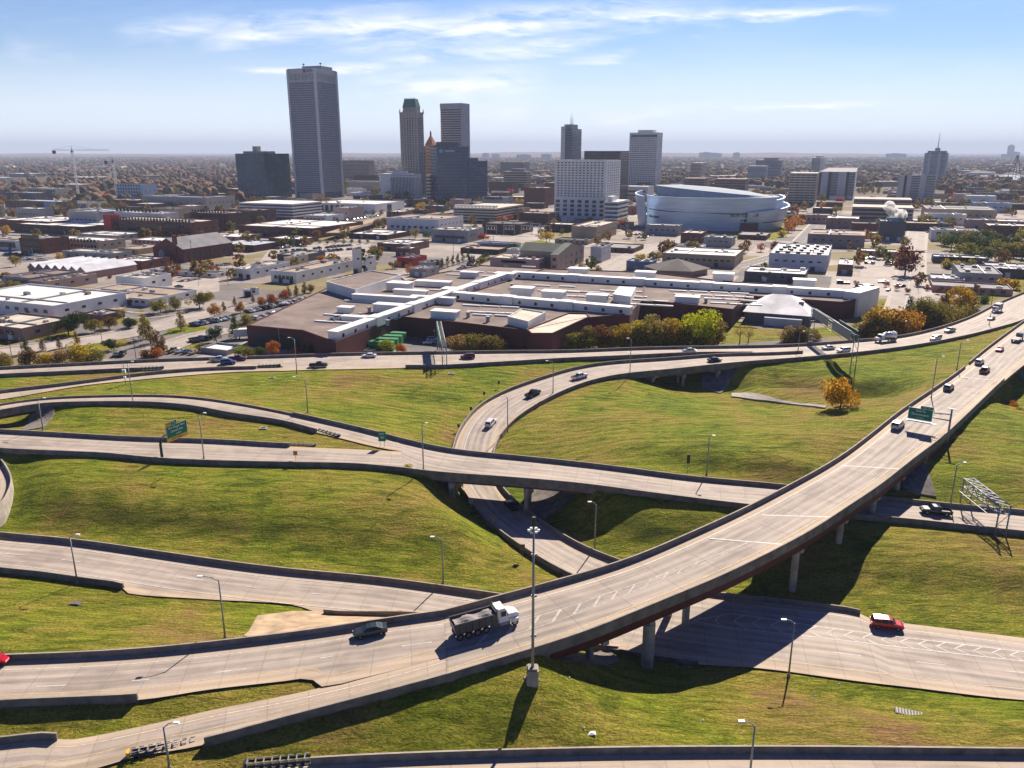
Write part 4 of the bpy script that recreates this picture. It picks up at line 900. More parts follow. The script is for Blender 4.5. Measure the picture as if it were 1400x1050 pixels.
def truck_base():
    t = bpy.data.objects.new('dump_truck', None); C.objects.link(t)
    MB().box(-5.0, -.45, .75, 3.6, .45, 1.05).build('chassis', dark, t)
    m = MB(); s = [(1.7, .9, 2.9, 1.1), (2.7, .9, 2.75, 1.08)]
    ring = [(1.5, 1.1, 1.0, 2.95), (2.6, 1.1, 1.0, 2.95), (3.0, 1.08, 1.0, 2.1), (4.3, .8, 1.0, 1.85), (4.65, .72, 1.05, 1.55)]
    for i, (x, wd, z0, z1) in enumerate(ring): m.v += [(x, -wd, z0), (x, -wd*.9, z1), (x, wd*.9, z1), (x, wd, z0)]
    for i in range(4):
        for k in range(4): m.f.append((i*4+k, i*4+(k+1) % 4, (i+1)*4+(k+1) % 4, (i+1)*4+k)); m.m.append(0)
    m.f += [(3, 2, 1, 0), (16, 17, 18, 19)]; m.m += [0, 0]
    cab = m.build('cab', white, t)
    for s_ in (-1, 1): MB().box(1.85, s_*1.09-.05, 1.95, 2.55, s_*1.09+.03, 2.65).build('side_window', glass, cab); MB().box(3.3, s_*.95-.28, .75, 4.4, s_*.95+.28, 1.2).cyl((3.3, s_*.95-.28, 1.1), (3.3, s_*.95+.28, 1.1), .3).build('fender', white, cab); MB().cyl((1.35, s_*.95, 1.0), (1.35, s_*.95, 3.3), .09, n=8).build('exhaust_stack', rimm, cab); MB().cyl((1.6, s_*.95, .75), (2.7, s_*.95, .75), .32, n=12).build('fuel_tank', rimm, t); MB().box(4.45, s_*.66-.12, 1.1, 4.62, s_*.66+.12, 1.3).build('headlight', hl, cab); MB().box(2.7, s_*1.25-.05, 1.9, 2.8, s_*1.25+.12, 2.4).build('mirror', rimm, cab)
    MB().add([(2.66, -.85, 2.8), (2.66, .85, 2.8), (2.98, .85, 2.15), (2.98, -.85, 2.15)], [(0, 1, 2, 3), (3, 2, 1, 0)]).build('windscreen', glass, cab); MB().box(1.3, -1., 1.6, 2.5, 1., 3.12).build('roof_fairing', white, cab)
    m = MB(); bx0, bx1 = -4.9, 1.1; z0, z1, wd = 1.15, 2.6, 1.2
    for y0, y1 in ((-wd, -wd+.08), (wd-.08, wd)): m.box(bx0, y0, z0, bx1, y1, z1)
    m.box(bx0+.08, -wd+.08, z0, bx1, wd-.08, z0+.08).box(bx1-.08, -wd+.08, z0+.1, bx1, wd-.08, z1+.4).box(bx0-.1, -wd, z1, bx1, -wd+.12, z1+.1).box(bx0-.1, wd-.12, z1, bx1, wd, z1+.1)
    bed = m.build('dump_body', mat('dark_steel_bed', (.09, .085, .085), .6, .3, 1), t)
    m = MB(); m.add([(bx0-.25, -wd, z1+.1), (bx0-.25, wd, z1+.1), (bx0+.08, wd, z0-.1), (bx0+.08, -wd, z0-.1)], [(0, 1, 2, 3)]).add([(bx0-.17, -wd, z1+.1), (bx0-.17, wd, z1+.1), (bx0+.16, wd, z0-.1), (bx0+.16, -wd, z0-.1)], [(3, 2, 1, 0)]); m.build('tailgate', mat('tailgate_grey', (.3, .28, .28), .6), t)
    for k in range(6): MB().box(bx0+.5+k*.95, -wd-.06, z0, bx0+.6+k*.95, -wd, z1).box(bx0+.5+k*.95, wd, z0, bx0+.6+k*.95, wd+.06, z1).build('side_rib', dark, bed)
    m = MB(); nx, ny = 26, 10
    for i in range(nx+1):
        for j in range(ny+1):
            x = bx0+.15+(bx1-bx0-.3)*i/nx; y = -wd+.1+(2*wd-.2)*j/ny; e = 1-abs(2*j/ny-1)**2
            m.v.append((x, y, z1-.35+.55*e*(.6+.4*math.sin(x*2.1+1))+.09*math.sin(y*9+x*4)))
    for i in range(nx):
        for j in range(ny): a = i*(ny+1)+j; m.f.append((a, a+ny+1, a+ny+2, a+1)); m.m.append(0)
    m.build('tarpaulin', mat('grey_tarp', (.3, .28, .26), .85, .4, 1.2, .3), t, smooth=True)
    for x in (-4.3, -3.05, -1.75, -.45, 3.85):
        for y in (-.98, .98): add_wheel(t, x, y, .52)
    return t
def tanker():
    t = bpy.data.objects.new('tank_truck', None); C.objects.link(t); MB().box(-4.6, -.45, .7, 3.2, .45, 1).build('chassis', dark, t)
    m = MB(); 
    for a_, b_, r0, r1 in ((-4.7, -4.3, .7, 1.15), (-4.3, .9, 1.15, 1.15), (.9, 1.3, 1.15, .7)): m.cyl((a_, 0, 2.1), (b_, 0, 2.1), r0, r1, 18)
    tk = m.build('tank', mat('polished_tank', (.6, .62, .66), .3, .05, 1, 0, .5), t, smooth=True)
    for x in (-3.4, -1.6, .1): MB().cyl((x, 0, 3.2), (x, 0, 3.42), .3, n=10).build('hatch', steel, tk)
    MB().box(1.6, -1.1, .9, 2.9, 1.1, 2.7).box(2.9, -.85, .9, 4.3, .85, 1.75).build('cab', white, t); MB().box(2.86, -.95, 1.8, 2.93, .95, 2.5).build('windscreen', glass, t)
    for x in (-3.7, -2.5, 3.4):
        for y in (-.98, .98): add_wheel(t, x, y, .5)
    return t
def cargo():
    t = bpy.data.objects.new('box_truck', None); C.objects.link(t); MB().box(-3.6, -1.15, 1.0, 1.6, 1.15, 3.4).build('cargo_box', mat('cargo_grey', (.25, .24, .26), .6), t); MB().box(1.8, -1.05, .6, 3.5, 1.05, 2.5).build('cab', white, t); MB().box(3.48, -.9, 1.6, 3.56, .9, 2.3).build('windscreen', glass, t)
    for x in (-2.4, 2.6):
        for y in (-.98, .98): add_wheel(t, x, y, .45)
    return t
def flatbed():
    t = bpy.data.objects.new('flatbed_truck', None); C.objects.link(t); MB().box(-5.5, -1.2, 1.0, 1.2, 1.2, 1.25).build('bed', mat('deck_wood', (.4, .36, .34)), t); MB().box(1.4, -1.05, .6, 3.3, 1.05, 2.4).build('cab', paint, t); MB().box(3.28, -.9, 1.5, 3.36, .9, 2.2).build('windscreen', glass, t)
    for x in (-4.4, -3.2, 2.4):
        for y in (-.98, .98): add_wheel(t, x, y, .45)
    return t
PROTO = {k: make_vehicle(k) for k in ('sedan', 'suv', 'van', 'pickup')}
PROTO['dump'] = truck_base(); PROTO['tanker'] = tanker(); PROTO['box'] = cargo(); PROTO['flat'] = flatbed()
used = set()
WHT, SIL, GRY, BLK, RED, BLU, MAR, TAN, BRN = (.75, .75, .75), (.4, .41, .43), (.12, .125, .13), (.012, .013, .016), (.42, .01, .02), (.03, .07, .2), (.14, .01, .02), (.35, .3, .22), (.12, .08, .06)
def find(r, px, py):
    best = None
    for i in np.arange(0, len(r.L)-1, .5):
        for f in np.linspace(.03, .97, 25):
            p = rp(r, i, f); q = J(p); d = (q[0]-px)**2+(q[1]-py)**2
            if best is None or d < best[0]: best = (d, p, i)
    return best
ALLR = {'A1': A1, 'A2': A2, 'B2': B2, 'C1': C1, 'D1': D1, 'E1': E1, 'H2': H2, 'H3': H3, 'H1': H1, 'A': A2}
NMS = {'sedan': 'car', 'suv': 'suv', 'van': 'van', 'pickup': 'pickup', 'dump': 'dump truck', 'tanker': 'tank truck', 'box': 'box truck', 'flat': 'flatbed truck'}
def vehicle(kind, rn, px, py, fwd, col, label, grp='vehicles on the motorway roads', da=0):
    r = ALLR[rn]; d, p, i = find(r, px, py); T = r.T[int(i)]; sgn = 1 if fwd else -1
    o = PROTO[kind] if kind not in used else dup(PROTO[kind]); used.add(kind)
    o.location = (p[0], p[1], p[2]+.015); a = math.atan2(T[1]*sgn, T[0]*sgn)+da
    i2 = min(int(i)+1, len(r.C)-1); i1_ = max(int(i)-1, 0); gr = (r.C[i2][2]-r.C[i1_][2])/max(.1, r.s[i2]-r.s[i1_])
    o.rotation_euler = (0, -math.atan(gr)*sgn, a)
    for ch in o.children:
        if ch.type == 'MESH': ch.color = (*col, 1)
    o['label'] = label; o['category'] = NMS[kind]; o['group'] = grp; return o
V_ = [('dump', 'A2', 669, 858, 1, WHT, 'white dump truck with covered load on the curving bridge road'), ('sedan', 'A1', 502, 867, 0, (.03, .045, .04), 'dark green car following the dump truck'),
 ('sedan', 'A1', -6, 908, 1, (.5, .01, .02), 'bright red car cut by the left edge of the photo'), ('van', 'A2', 1227, 586, 1, SIL, 'silver van on the bridge road below the green sign'),
 ('suv', 'A2', 1297, 532, 1, GRY, 'grey suv on the bridge road above the green sign'), ('pickup', 'A2', 1345, 509, 1, BRN, 'brown pickup on the bridge road near the top right'), ('suv', 'A2', 1339, 497, 1, SIL, 'silver suv beside the brown pickup'),
 ('sedan', 'A2', 1366, 479, 0, RED, 'small red car on the bridge road at top right'), ('flat', 'A2', 1392, 466, 1, GRY, 'flatbed truck at the top right end of the bridge road'),
 ('suv', 'C1', 670, 581, 0, WHT, 'white suv on the loop ramp bend'), ('pickup', 'C1', 729, 541, 0, BLK, 'black pickup on the loop ramp'), ('pickup', 'C1', 793, 518, 0, WHT, 'white pickup at the top of the loop ramp'), ('sedan', 'C1', 977, 494, 0, BLK, 'black car on the loop ramp bridge'),
 ('sedan', 'C1', 699, 694, 0, BLK, 'black car in the shade under the crossing bridge'), ('pickup', 'H1', 300, 494, 1, SIL, 'silver pickup on the freeway at left'), ('suv', 'H1', 313, 498, 1, BLU, 'dark blue suv in front of the silver pickup at left'), ('pickup', 'H1', 325, 492, 1, MAR, 'maroon pickup beside the dark blue suv'),
 ('pickup', 'H2', 436, 502, 1, BLK, 'black pickup alone on the freeway, left half'), ('sedan', 'H2', 504, 488, 0, WHT, 'white car on the freeway in front of the green containers'), ('suv', 'H2', 640, 490, 0, MAR, 'maroon suv right of the freeway gantry'), ('sedan', 'H2', 941, 482, 0, SIL, 'silver car on the freeway behind the black one'),
 ('sedan', 'H3', 1133, 477, 0, SIL, 'silver car under the far truss gantry'), ('suv', 'H3', 1153, 481, 0, WHT, 'white suv right beside the far gantry legs'), ('tanker', 'H3', 1210, 467, 0, WHT, 'long tank truck on the freeway before the orange trees'), ('van', 'H3', 1279, 465, 0, WHT, 'white van on the freeway right of the tank truck'),
 ('pickup', 'H3', 1298, 454, 0, SIL, 'silver pickup behind the white van'), ('sedan', 'H3', 1355, 437, 0, GRY, 'grey car on the freeway near the right edge'), ('box', 'H3', 1363, 426, 0, GRY, 'dark box truck at the far right of the freeway'),
 ('pickup', 'B2', 1279, 702, 0, BLK, 'black pickup on the crossing road right of the bridge'), ('suv', 'E1', 1209, 858, 1, RED, 'red suv with bright roof on the exit road'), ('sedan', 'A2', 1408, 476, 0, MAR, 'dark red car cut by the right edge')]
# small green sedan gone: every car on the loop is listed above
for v in V_: vehicle(*v)
# ---------------------------------------------------------------- buildings
RZ = -23.
WINM = MB().box(-.5, 0, -.5, .5, .12, .5).mesh('window', glass)
WINB = MB().box(-.5, 0, -.5, .5, .12, .5).mesh('window', glassb)
WCOL = dict(white=(.72, .71, .68), cream=(.55, .48, .38), tan=(.4, .31, .22), brick=(.14, .055, .04), dbrick=(.085, .04, .035), grey=(.3, .3, .31), dgrey=(.11, .11, .12), brown=(.17, .1, .075), bluew=(.4, .5, .62), conc=(.36, .33, .3), black=(.03, .03, .035), green=(.1, .16, .14), red=(.4, .03, .03), pink=(.42, .3, .26), teal=(.1, .25, .28))
RCOL = dict(white=(.72, .7, .66), cream=(.55, .49, .4), brown=(.24, .16, .12), grey=(.26, .25, .25), tan=(.36, .28, .21), dark=(.08, .075, .075), metal=(.45, .47, .5))
FOOT = []   # footprints (x, y, radius) for the fillers and trees
def solve_x(Nn, D, px):
    lo, hi = 0., 400.
    f = lambda s_: J(Nn+D*s_)[0]-px
    s0 = f(0)
    for _ in range(50):
        m = (lo+hi)/2
        if f(m)*s0 > 0: lo = m
        else: hi = m
    return (lo+hi)/2
class Bd: pass
def place(name, x0, xn, x1, yb, yt, label, cat='building', rz=RZ, w_=None, d=None, group=None):
    """front face from pixel x0 to the near corner xn, side face from xn to x1 (or the mirror when the left side shows)"""
    a = R(rz); U = Vector((math.cos(a), math.sin(a), 0)); Vv = Vector((-math.sin(a), math.cos(a), 0)); Nn = W(xn, yb, 0)
    left = x0 > xn or x1 < xn
    b = Bd(); view = math.degrees(math.atan2(Nn.x, Nn.y)); side_right = (xn-x0) > (x1-xn) if abs(view+rz) < 6 else view < -rz
    if side_right:
        b.w = w_ or solve_x(Nn, -U, x0); b.d = d or (solve_x(Nn, Vv, x1) if abs(x1-xn) > .5 else 20); O = Nn-U*b.w
    else:
        b.w = w_ or solve_x(Nn, U, x1); b.d = d or (solve_x(Nn, Vv, x0) if abs(x0-xn) > .5 else 20); O = Nn
    b.h = hgt(Nn, 0, yt) if yt < 1000 else yt-1000
    b.right = side_right; b.t = link(name, None, loc=O, rz=a, label=label, cat=cat, group=group); b.O = O; b.U = U; b.V = Vv; b.rz = rz
    c = O+U*b.w/2+Vv*b.d/2; FOOT.append((c.x, c.y, b.w/2, b.d/2, a)); return b
def opart(b, mb, name, m, col=None, parent=None, **k):
    return mb.build(name, m, parent or b.t, col=col, **k)
def body(b, wall='white', roof='cream', par=.7, h=None, x0=0, y0=0, x1=None, y1=None, z0=-.3, name='wall'):
    x1 = b.w if x1 is None else x1; y1 = b.d if y1 is None else y1; h = h or b.h
    wc = WCOL[wall] if isinstance(wall, str) else wall; rc = RCOL[roof] if isinstance(roof, str) else roof
    m = MB(); T = min(.35, (x1-x0)/6)
    m.box(x0, y0, z0, x1, y0+T, h).box(x0, y1-T, z0, x1, y1, h).box(x0, y0+T, z0, x0+T, y1-T, h).box(x1-T, y0+T, z0, x1, y1-T, h)
    wl = opart(b, m, name, wallc, wc); m = MB(); m.box(x0+T, y0+T, h-par-.3, x1-T, y1-T, h-par); opart(b, m, 'roof', roofc, rc); return wl
def units(b, n, h=None, x0=0, y0=0, x1=None, y1=None, par=.7, big=1.):
    x1 = b.w if x1 is None else x1; y1 = b.d if y1 is None else y1; h = h or b.h
    for k in range(n):
        s_ = random.uniform(.8, 1.8)*big; x = random.uniform(x0+2, max(x0+2.1, x1-4)); y = random.uniform(y0+2, max(y0+2.1, y1-4))
        m = MB(); m.box(x, y, h-par, x+s_*1.6, y+s_, h-par+s_*.8).box(x+s_*.2, y+s_*.2, h-par+s_*.8, x+s_*1.2, y+s_*.8, h-par+s_*.9); opart(b, m, 'rooftop_unit', random.choice((steel, white, conc)))
def wins(b, face, cols, rows, ww, wh, z0, dz, x0=None, x1=None, mesh=None, y=0.):
    """individual windows on a face ('f' front, 'r' right, 'l' left)"""
    out = []; ln = b.w if face == 'f' else b.d; x0 = ww if x0 is None else x0; x1 = ln-ww if x1 is None else x1
    for r_ in range(rows):
        for c in range(cols):
            u = x0+(x1-x0)*(c+.5)/cols; z = z0+dz*r_
            if face == 'f': M = Matrix.Translation((u, -.1+y, z))
            elif face == 'r': M = Matrix.Translation((b.w+.1-y, u, z)) @ Matrix.Rotation(R(90), 4, 'Z')
            else: M = Matrix.Translation((-.1+y, u, z)) @ Matrix.Rotation(R(-90), 4, 'Z')
            out.append(M @ Matrix.Diagonal((ww, 1, wh, 1)))
    b.wl = getattr(b, 'wl', []); b.wl += [(M, mesh or WINM) for M in out]
def flush(b):
    wl = getattr(b, 'wl', [])
    for M, me in wl[:100]:
        o = link('window', me, b.t); o.matrix_local = M
    if len(wl) > 100:
        m = MB()
        for M, me in wl[100:]: m.box(-.5, 0, -.5, .5, .12, .5, M=M)
        o = opart(b, m, 'window', wl[0][1].materials[0]); o['kind'] = 'stuff'
def flat(x0, xn, x1, yb, yt, wall, roof, label, d=None, name='commercial_building', nu=4, wf=None, wr=None, rz=RZ, w_=None, group=None, door=True):
    b = place(name, x0, xn, x1, yb, yt, label, rz=rz, d=d, w_=w_, group=group); body(b, wall, roof); units(b, nu)
    sd = 'r' if b.right else 'l'
    if wf: wins(b, 'f', *wf)
    if not wf and b.w > 14 and random.random() < .65: wins(b, 'f', int(b.w/random.uniform(4, 7)), 1, 2.2, 1.1, b.h*.55, 1)
    wins(b, sd, max(1, int(b.d/8)), 1, 2., 1.1, b.h*.55, 1)
    m = MB(); xx_, yy_ = random.uniform(.2, .7)*b.w, random.uniform(.2, .6)*b.d; m.box(xx_, 2, b.h-.65, xx_+.7, b.d-2, b.h-.1).box(3, yy_, b.h-.68, b.w-3, yy_+.5, b.h-.2); opart(b, m, 'roof_duct', steel)
    if wr: wins(b, sd, *wr)
    if door and b.h > 3.4:
        for u in (b.w*.3, b.w*.72): m = MB(); m.box(u, -.06, 0, u+2.6, .05, 2.8); opart(b, m, 'door', random.choice((dark, steel, white)))
    flush(b); return b
def bands(b, n, wallcol, gm=glassb, frac=.45, z0=4, z1=None, x0=0, y0=0, x1=None, y1=None, vert=0, vcol=None, proud=.35, name='facade'):
    """glass core with floor slabs standing proud, optional vertical fins"""
    x1 = b.w if x1 is None else x1; y1 = b.d if y1 is None else y1; z1 = z1 or b.h-1.5
    m = MB(); m.box(x0+proud, y0+proud, -.2, x1-proud, y1-proud, b.h-1); opart(b, m, 'glazing', gm)
    m = MB(); dz = (z1-z0)/n
    for k in range(n+1):
        z = z0+dz*k; m.box(x0, y0, z, x1, y1, z+dz*frac)
    m.box(x0+.05, y0+.05, b.h-1.3, x1-.05, y1-.05, b.h)
    if vert:
        nx = max(2, int((x1-x0)/vert)); ny = max(2, int((y1-y0)/vert))
        for k in range(nx+1): x = x0+(x1-x0-.5)*k/nx; m.box(x, y0-.12, z0, x+.5, y0+.2, b.h-1.5).box(x, y1-.2, z0, x+.5, y1+.12, b.h-1.5)
        for k in range(ny+1): y = y0+(y1-y0-.5)*k/ny; m.box(x0-.12, y, z0, x0+.2, y+.5, b.h-1.5).box(x1-.2, y, z0, x1+.12, y+.5, b.h-1.5)
    return opart(b, m, name, wallc, WCOL[wallcol] if isinstance(wallcol, str) else wallcol)
def penth(b, x0, y0, x1, y1, h, col='grey', name='rooftop_room'):
    m = MB(); m.box(b.w*x0, b.d*y0, b.h-.6, b.w*x1, b.d*y1, b.h+h); opart(b, m, name, wallc, WCOL[col])
def bsign(b, txt, size, x, z, m=signw, y=-.4):
    o = link('lettering', text_mesh(txt, size), b.t); o.data.materials.append(m); o.rotation_euler = (R(90), 0, 0); o.location = (x, y, z)
# --- the tall ones
b = place('glass_office_block', 327, 366, 407, 272, 210, 'dark teal glass office slab left of the tallest tower', d=150); b.d = 60
m = MB(); m.box(0, 0, 0, b.w, b.d, b.h); opart(b, m, 'glazing', tealg); bands(b, 13, (.03, .05, .06), tealg, .12, 6, proud=.15, name='floor_band'); penth(b, .1, .2, .95, .5, 3.5, 'conc'); penth(b, .35, .3, .5, .45, 11, 'conc')
b = place('tallest_tower', 406, 441.4, 469, 272, 93, 'tallest white skyscraper with fine vertical fins and a dark crown band', 'skyscraper')
bands(b, 50, (.3, .31, .37), glassb, .38, 10, b.h-17, vert=1.55, proud=.8)
m = MB(); q = 3.2
for x, y in ((0, 0), (b.w, 0), (0, b.d), (b.w, b.d)): m.box(x-q/2, y-q/2, 0, x+q/2, y+q/2, b.h-.5)
opart(b, m, 'corner_pier', wallc, (.5, .51, .56)); m = MB(); m.box(-.3, -.3, b.h-7, b.w+.3, b.d+.3, b.h+.5).box(-.2, -.2, b.h-18.5, b.w+.2, b.d+.2, b.h-17); opart(b, m, 'crown_band', wallc, (.38, .39, .44))
m = MB(); n = 24
for k in range(n): m.box(b.w*k/n, -.25, b.h-17, b.w*k/n+.7, 0, b.h-7).box(b.w, b.d*k/n, b.h-17, b.w+.25, b.d*k/n+.7, b.h-7)
opart(b, m, 'crown_fin', wallc, (.55, .55, .58)); penth(b, .3, .3, .95, .9, 5, 'grey')
bsign(b, 'BOK', 5.2, b.w-9, b.h-3.4, mat('sign_dark_blue', (.03, .03, .12)), -.45); m = MB(); m.cyl((b.w-18.5, -.35, b.h-3.4), (b.w-18.5, -.6, b.h-3.4), 2.9, n=16); opart(b, m, 'red_emblem', mat('sign_red', (.35, .03, .06)))
for x in (.32, .95): m = MB(); m.cyl((b.w*x, b.d*.35, b.h), (b.w*x, b.d*.35, b.h+9), .5, .3, 6).box(b.w*x-1, b.d*.35-1, b.h+7, b.w*x+1, b.d*.35+1, b.h+9); opart(b, m, 'roof_mast', dark)
# art deco tower with green crown
def punched(b, cols, rows, colr, z0, z1, ww, wh, wall='tan'):
    body(b, wall, 'dark')
b = place('gothic_crown_tower', 551, 573.5, 582, 270, 153, 'stone tower with blue green hipped crown between the skyscrapers', 'skyscraper')
body(b, (.33, .29, .26), 'dark'); nr = 30; dz = (b.h-22)/nr; wins(b, 'f', 6, nr, 2.6, dz*.5, 16, dz); wins(b, 'r', 4, nr, 1.9, dz*.5, 16, dz); flush(b)
m = MB()
for k in range(7): x = b.w*k/6; m.box(x-.7, -.5, 10, x+.7, .1, b.h+1.5)
for x, y in ((0, 0), (b.w, 0), (0, b.d), (b.w, b.d)): m.cyl((x, y, b.h-2), (x, y, b.h+6), 1.6, .1, 6)
opart(b, m, 'stone_pier', wallc, (.4, .36, .33)); m = MB(); g = 3.5; m.box(g, g, b.h-1, b.w-g, b.d-g, b.h+7); opart(b, m, 'upper_storey', wallc, (.36, .32, .29))
m = MB(); z0, z1 = b.h+7, b.h+20; g0, g1 = g-.5, g+2.2; gy_ = g1
m.add([(g0, g0, z0), (b.w-g0, g0, z0), (b.w-g0, b.d-g0, z0), (g0, b.d-g0, z0), (g1, gy_, z1), (b.w-g1, gy_, z1), (b.w-g1, b.d-gy_, z1), (g1, b.d-gy_, z1)], [(0, 1, 5, 4), (1, 2, 6, 5), (2, 3, 7, 6), (3, 0, 4, 7), (4, 5, 6, 7)])
for k in range(7): x = g1+(b.w-2*g1)*k/6; m.cyl((x, gy_, z1), (x, gy_, z1+2.4), .6, .1, 5)
opart(b, m, 'green_crown', mat('verdigris', (.03, .16, .15), .6, .4, .1))
b = place('office_tower', 604.5, 633.5, 643.5, 268, 141, 'tall purplish grey striped tower behind the dark glass block', 'skyscraper'); bands(b, 36, (.33, .31, .34), glass, .55, 6, b.h-9, proud=.6)
m = MB(); m.box(b.w-2, -.3, 0, b.w+.3, 2, b.h); m.box(-.2, -.2, b.h-9, b.w+.2, b.d+.2, b.h+.2); opart(b, m, 'cap_band', wallc, (.34, .33, .36)); n = 16; m = MB()
for k in range(n): m.box(b.w, b.d*k/n, 3, b.w+.4, b.d*k/n+1.2, b.h-3)
opart(b, m, 'side_fin', wallc, (.36, .36, .42))
b = place('dark_glass_tower', 590, 599, 642, 278, 200, 'dark blue glass tower with white letters near its top edge', 'skyscraper', rz=24); bands(b, 16, (.06, .08, .14), glassb, .3, 6, proud=.25); penth(b, .15, .3, .75, .8, 6, 'dgrey')
m = MB(); m.cyl((6, -.2, b.h-6.5), (6, -.5, b.h-6.5), 2.6, n=14); opart(b, m, 'teal_emblem', mat('sign_teal', (.1, .4, .42))); bsign(b, 'CIMAREX', 3.6, 19, b.h-6.5, signw, -.3)
b = place('dark_glass_annex', 640, 641, 667, 277, 220, 'lower dark glass block joined to the right of the lettered tower', 'office building', rz=24, d=38); bands(b, 12, (.06, .08, .14), glassb, .3, 6, proud=.25); penth(b, .1, .2, .6, .7, 4, 'dgrey')
b = place('pyramid_roof_tower', 583, 593, 599, 268, 198, 'orange tan tower with small pyramid roof and lantern', 'tower'); body(b, (.5, .27, .1), 'dark'); wins(b, 'f', 3, 14, 2, 2.4, 12, 5.2); wins(b, 'r', 2, 14, 1.6, 2.4, 12, 5.2); flush(b)
m = MB(); c = (b.w/2, b.d/2); m.add([(0, 0, b.h), (b.w, 0, b.h), (b.w, b.d, b.h), (0, b.d, b.h), (*c, b.h+17)], [(0, 1, 4), (1, 2, 4), (2, 3, 4), (3, 0, 4)]); opart(b, m, 'pyramid_roof', wallc, (.28, .09, .05)); m = MB(); m.cyl((*c, b.h+13), (*c, b.h+19), 1.5, n=8).cyl((*c, b.h+19), (*c, b.h+23), 1.5, .1, 8); opart(b, m, 'lantern', dark)
b = place('stepped_tower', 557, 574, 584, 270, 200, 'darker stepped stone block in front of the crowned tower', 'office building'); body(b, (.2, .18, .2), 'dark'); wins(b, 'f', 4, 13, 2.2, 2.6, 8, 5); wins(b, 'r', 3, 13, 2, 2.6, 8, 5); flush(b); penth(b, .25, .25, .75, .75, 10, 'grey')
b = place('white_fin_office', 521, 567, 576, 272, 238, 'white office block with tall dark vertical window strips', 'office building'); bands(b, 1, 'white', glassb, .08, 2, b.h-5, proud=.7); m = MB(); m.box(-.3, -.3, 0, b.w*.31, b.d+.3, b.h+.2)
n = 16
for k in range(n+1): x = b.w*.33+b.w*.67*k/n; m.box(x-.35, -.4, 2, x+.35, .3, b.h-1)
for k in range(6): y = b.d*k/5; m.box(b.w-.3, y-.7, 2, b.w+.5, y+.7, b.h-1)
opart(b, m, 'white_pier', wallc, WCOL['white']); penth(b, .3, .3, .7, .7, 4, 'white')
b = place('parking_garage', 583, 589, 596, 277, 240, 'narrow cream parking tower beside the white office block'); bands(b, 7, 'cream', dark, .5, 3)
b = place('courthouse', 428, 513, 553, 291, 279, 'low white civic hall with tall dark glazed bays', 'civic building'); b.d = min(b.d, 70); body(b, 'white', 'white', .8); units(b, 5, big=1.5)
for k in range(8): x = b.w*(.12+.085*k); opart(b, MB().box(x, -.15, .5, x+b.w*.055, 0, b.h-2.5), 'glazed_bay', glass)
opart(b, MB().box(b.w, b.d*.4, .5, b.w+.15, b.d*.55, b.h-2), 'glazed_bay', glass)
b = place('pavilion', 481, 495, 507, 276, 264.5, 'small white colonnaded pavilion behind the civic hall', 'pavilion'); body(b, 'white', 'cream', z0=8); wins(b, 'f', 5, 1, 3, 5, b.h*.5, 1); flush(b); m = MB(); m.box(-2, -2, b.h, b.w+2, b.d+2, b.h+1); opart(b, m, 'roof_slab', white)
b = place('parking_garage', 329, 401, 441, 300, 279, 'long white banded parking garage left of the civic hall', 'parking garage'); b.d = min(b.d, 60); bands(b, 4, 'white', dark, .5, 2)
b = place('brown_slab', 468, 505, 509, 250, 219.5, 'plain brown block right behind the tallest tower', 'office building', d=25); body(b, (.3, .2, .17), 'dark'); wins(b, 'f', 10, 5, 2.5, 2.5, 12, 9); flush(b)
b = place('low_hall', 478, 520, 530, 262, 248, 'cream curved hall behind the pavilion'); body(b, 'cream', 'cream')
b = place('low_hall', 484, 515, 519, 256, 240, 'dark red block behind the cream hall'); body(b, 'dbrick', 'dark')
b = place('apartment_tower', 757.5, 827, 846, 300, 219, 'wide white punched window tower in the centre of downtown', 'hotel'); body(b, 'white', 'white'); dz = (b.h-24)/14; wins(b, 'f', 13, 14, 2.2, dz*.42, 24, dz); wins(b, 'r', 6, 14, 3., dz*.42, 24, dz); flush(b); units(b, 4)
m = MB()
for k in range(7): x = b.w*k/7+2; [m.box(x, -.25, 3+4.6*q, x+b.w/7-4, 0, 6+4.6*q) for q in range(4)]
opart(b, m, 'podium_glazing', glass)
b = place('podium_building', 826, 844, 858, 305, 276, 'white glazed podium at the foot of the central white tower'); b.d = min(b.d, 60); bands(b, 4, 'white', glassb, .4, 3); penth(b, .1, .1, .5, .5, 5, 'white')
b = place('dark_office_block', 797, 846, 858, 275, 206.5, 'dark brown office slab between two white towers', 'office building'); bands(b, 18, (.09, .06, .06), glass, .45, 4, proud=.3)
b = place('office_tower', 766, 781, 793.5, 262, 176, 'dark tower with pale left pier and rooftop mast', 'skyscraper'); bands(b, 24, (.13, .13, .17), glassb, .4, 4, proud=.3); m = MB(); m.box(-.3, -.3, 0, b.w*.35, b.d*.4, b.h+4); opart(b, m, 'pale_pier', wallc, (.55, .54, .55)); penth(b, .1, .2, .8, .8, 8, 'grey'); m = MB(); [m.cyl((b.w*x, b.d/2, b.h+8), (b.w*x, b.d/2, b.h+8+q), .5, .2, 5) for x, q in ((.4, 14), (.5, 20), (.6, 12))]; opart(b, m, 'mast', dark)
b = place('white_office_tower', 858, 896.5, 902.5, 258, 181, 'white gridded office tower left of the arena', 'skyscraper'); body(b, 'white', 'white'); dz = (b.h-12)/24; wins(b, 'f', 17, 24, 2.1, dz*.5, 8, dz); wins(b, 'r', 8, 24, 2.2, dz*.4, 8, dz); flush(b); penth(b, .25, .2, .8, .8, 5, 'white'); m = MB(); m.box(2, -.2, b.h-9, b.w-2, 0, b.h-4); opart(b, m, 'top_window_band', glass)
b = place('white_annex', 853, 885, 893, 272, 255, 'low white office wing in front of the gridded white tower'); body(b, 'white', 'white'); wins(b, 'f', 9, 2, 4, 3, 5, 6); flush(b)
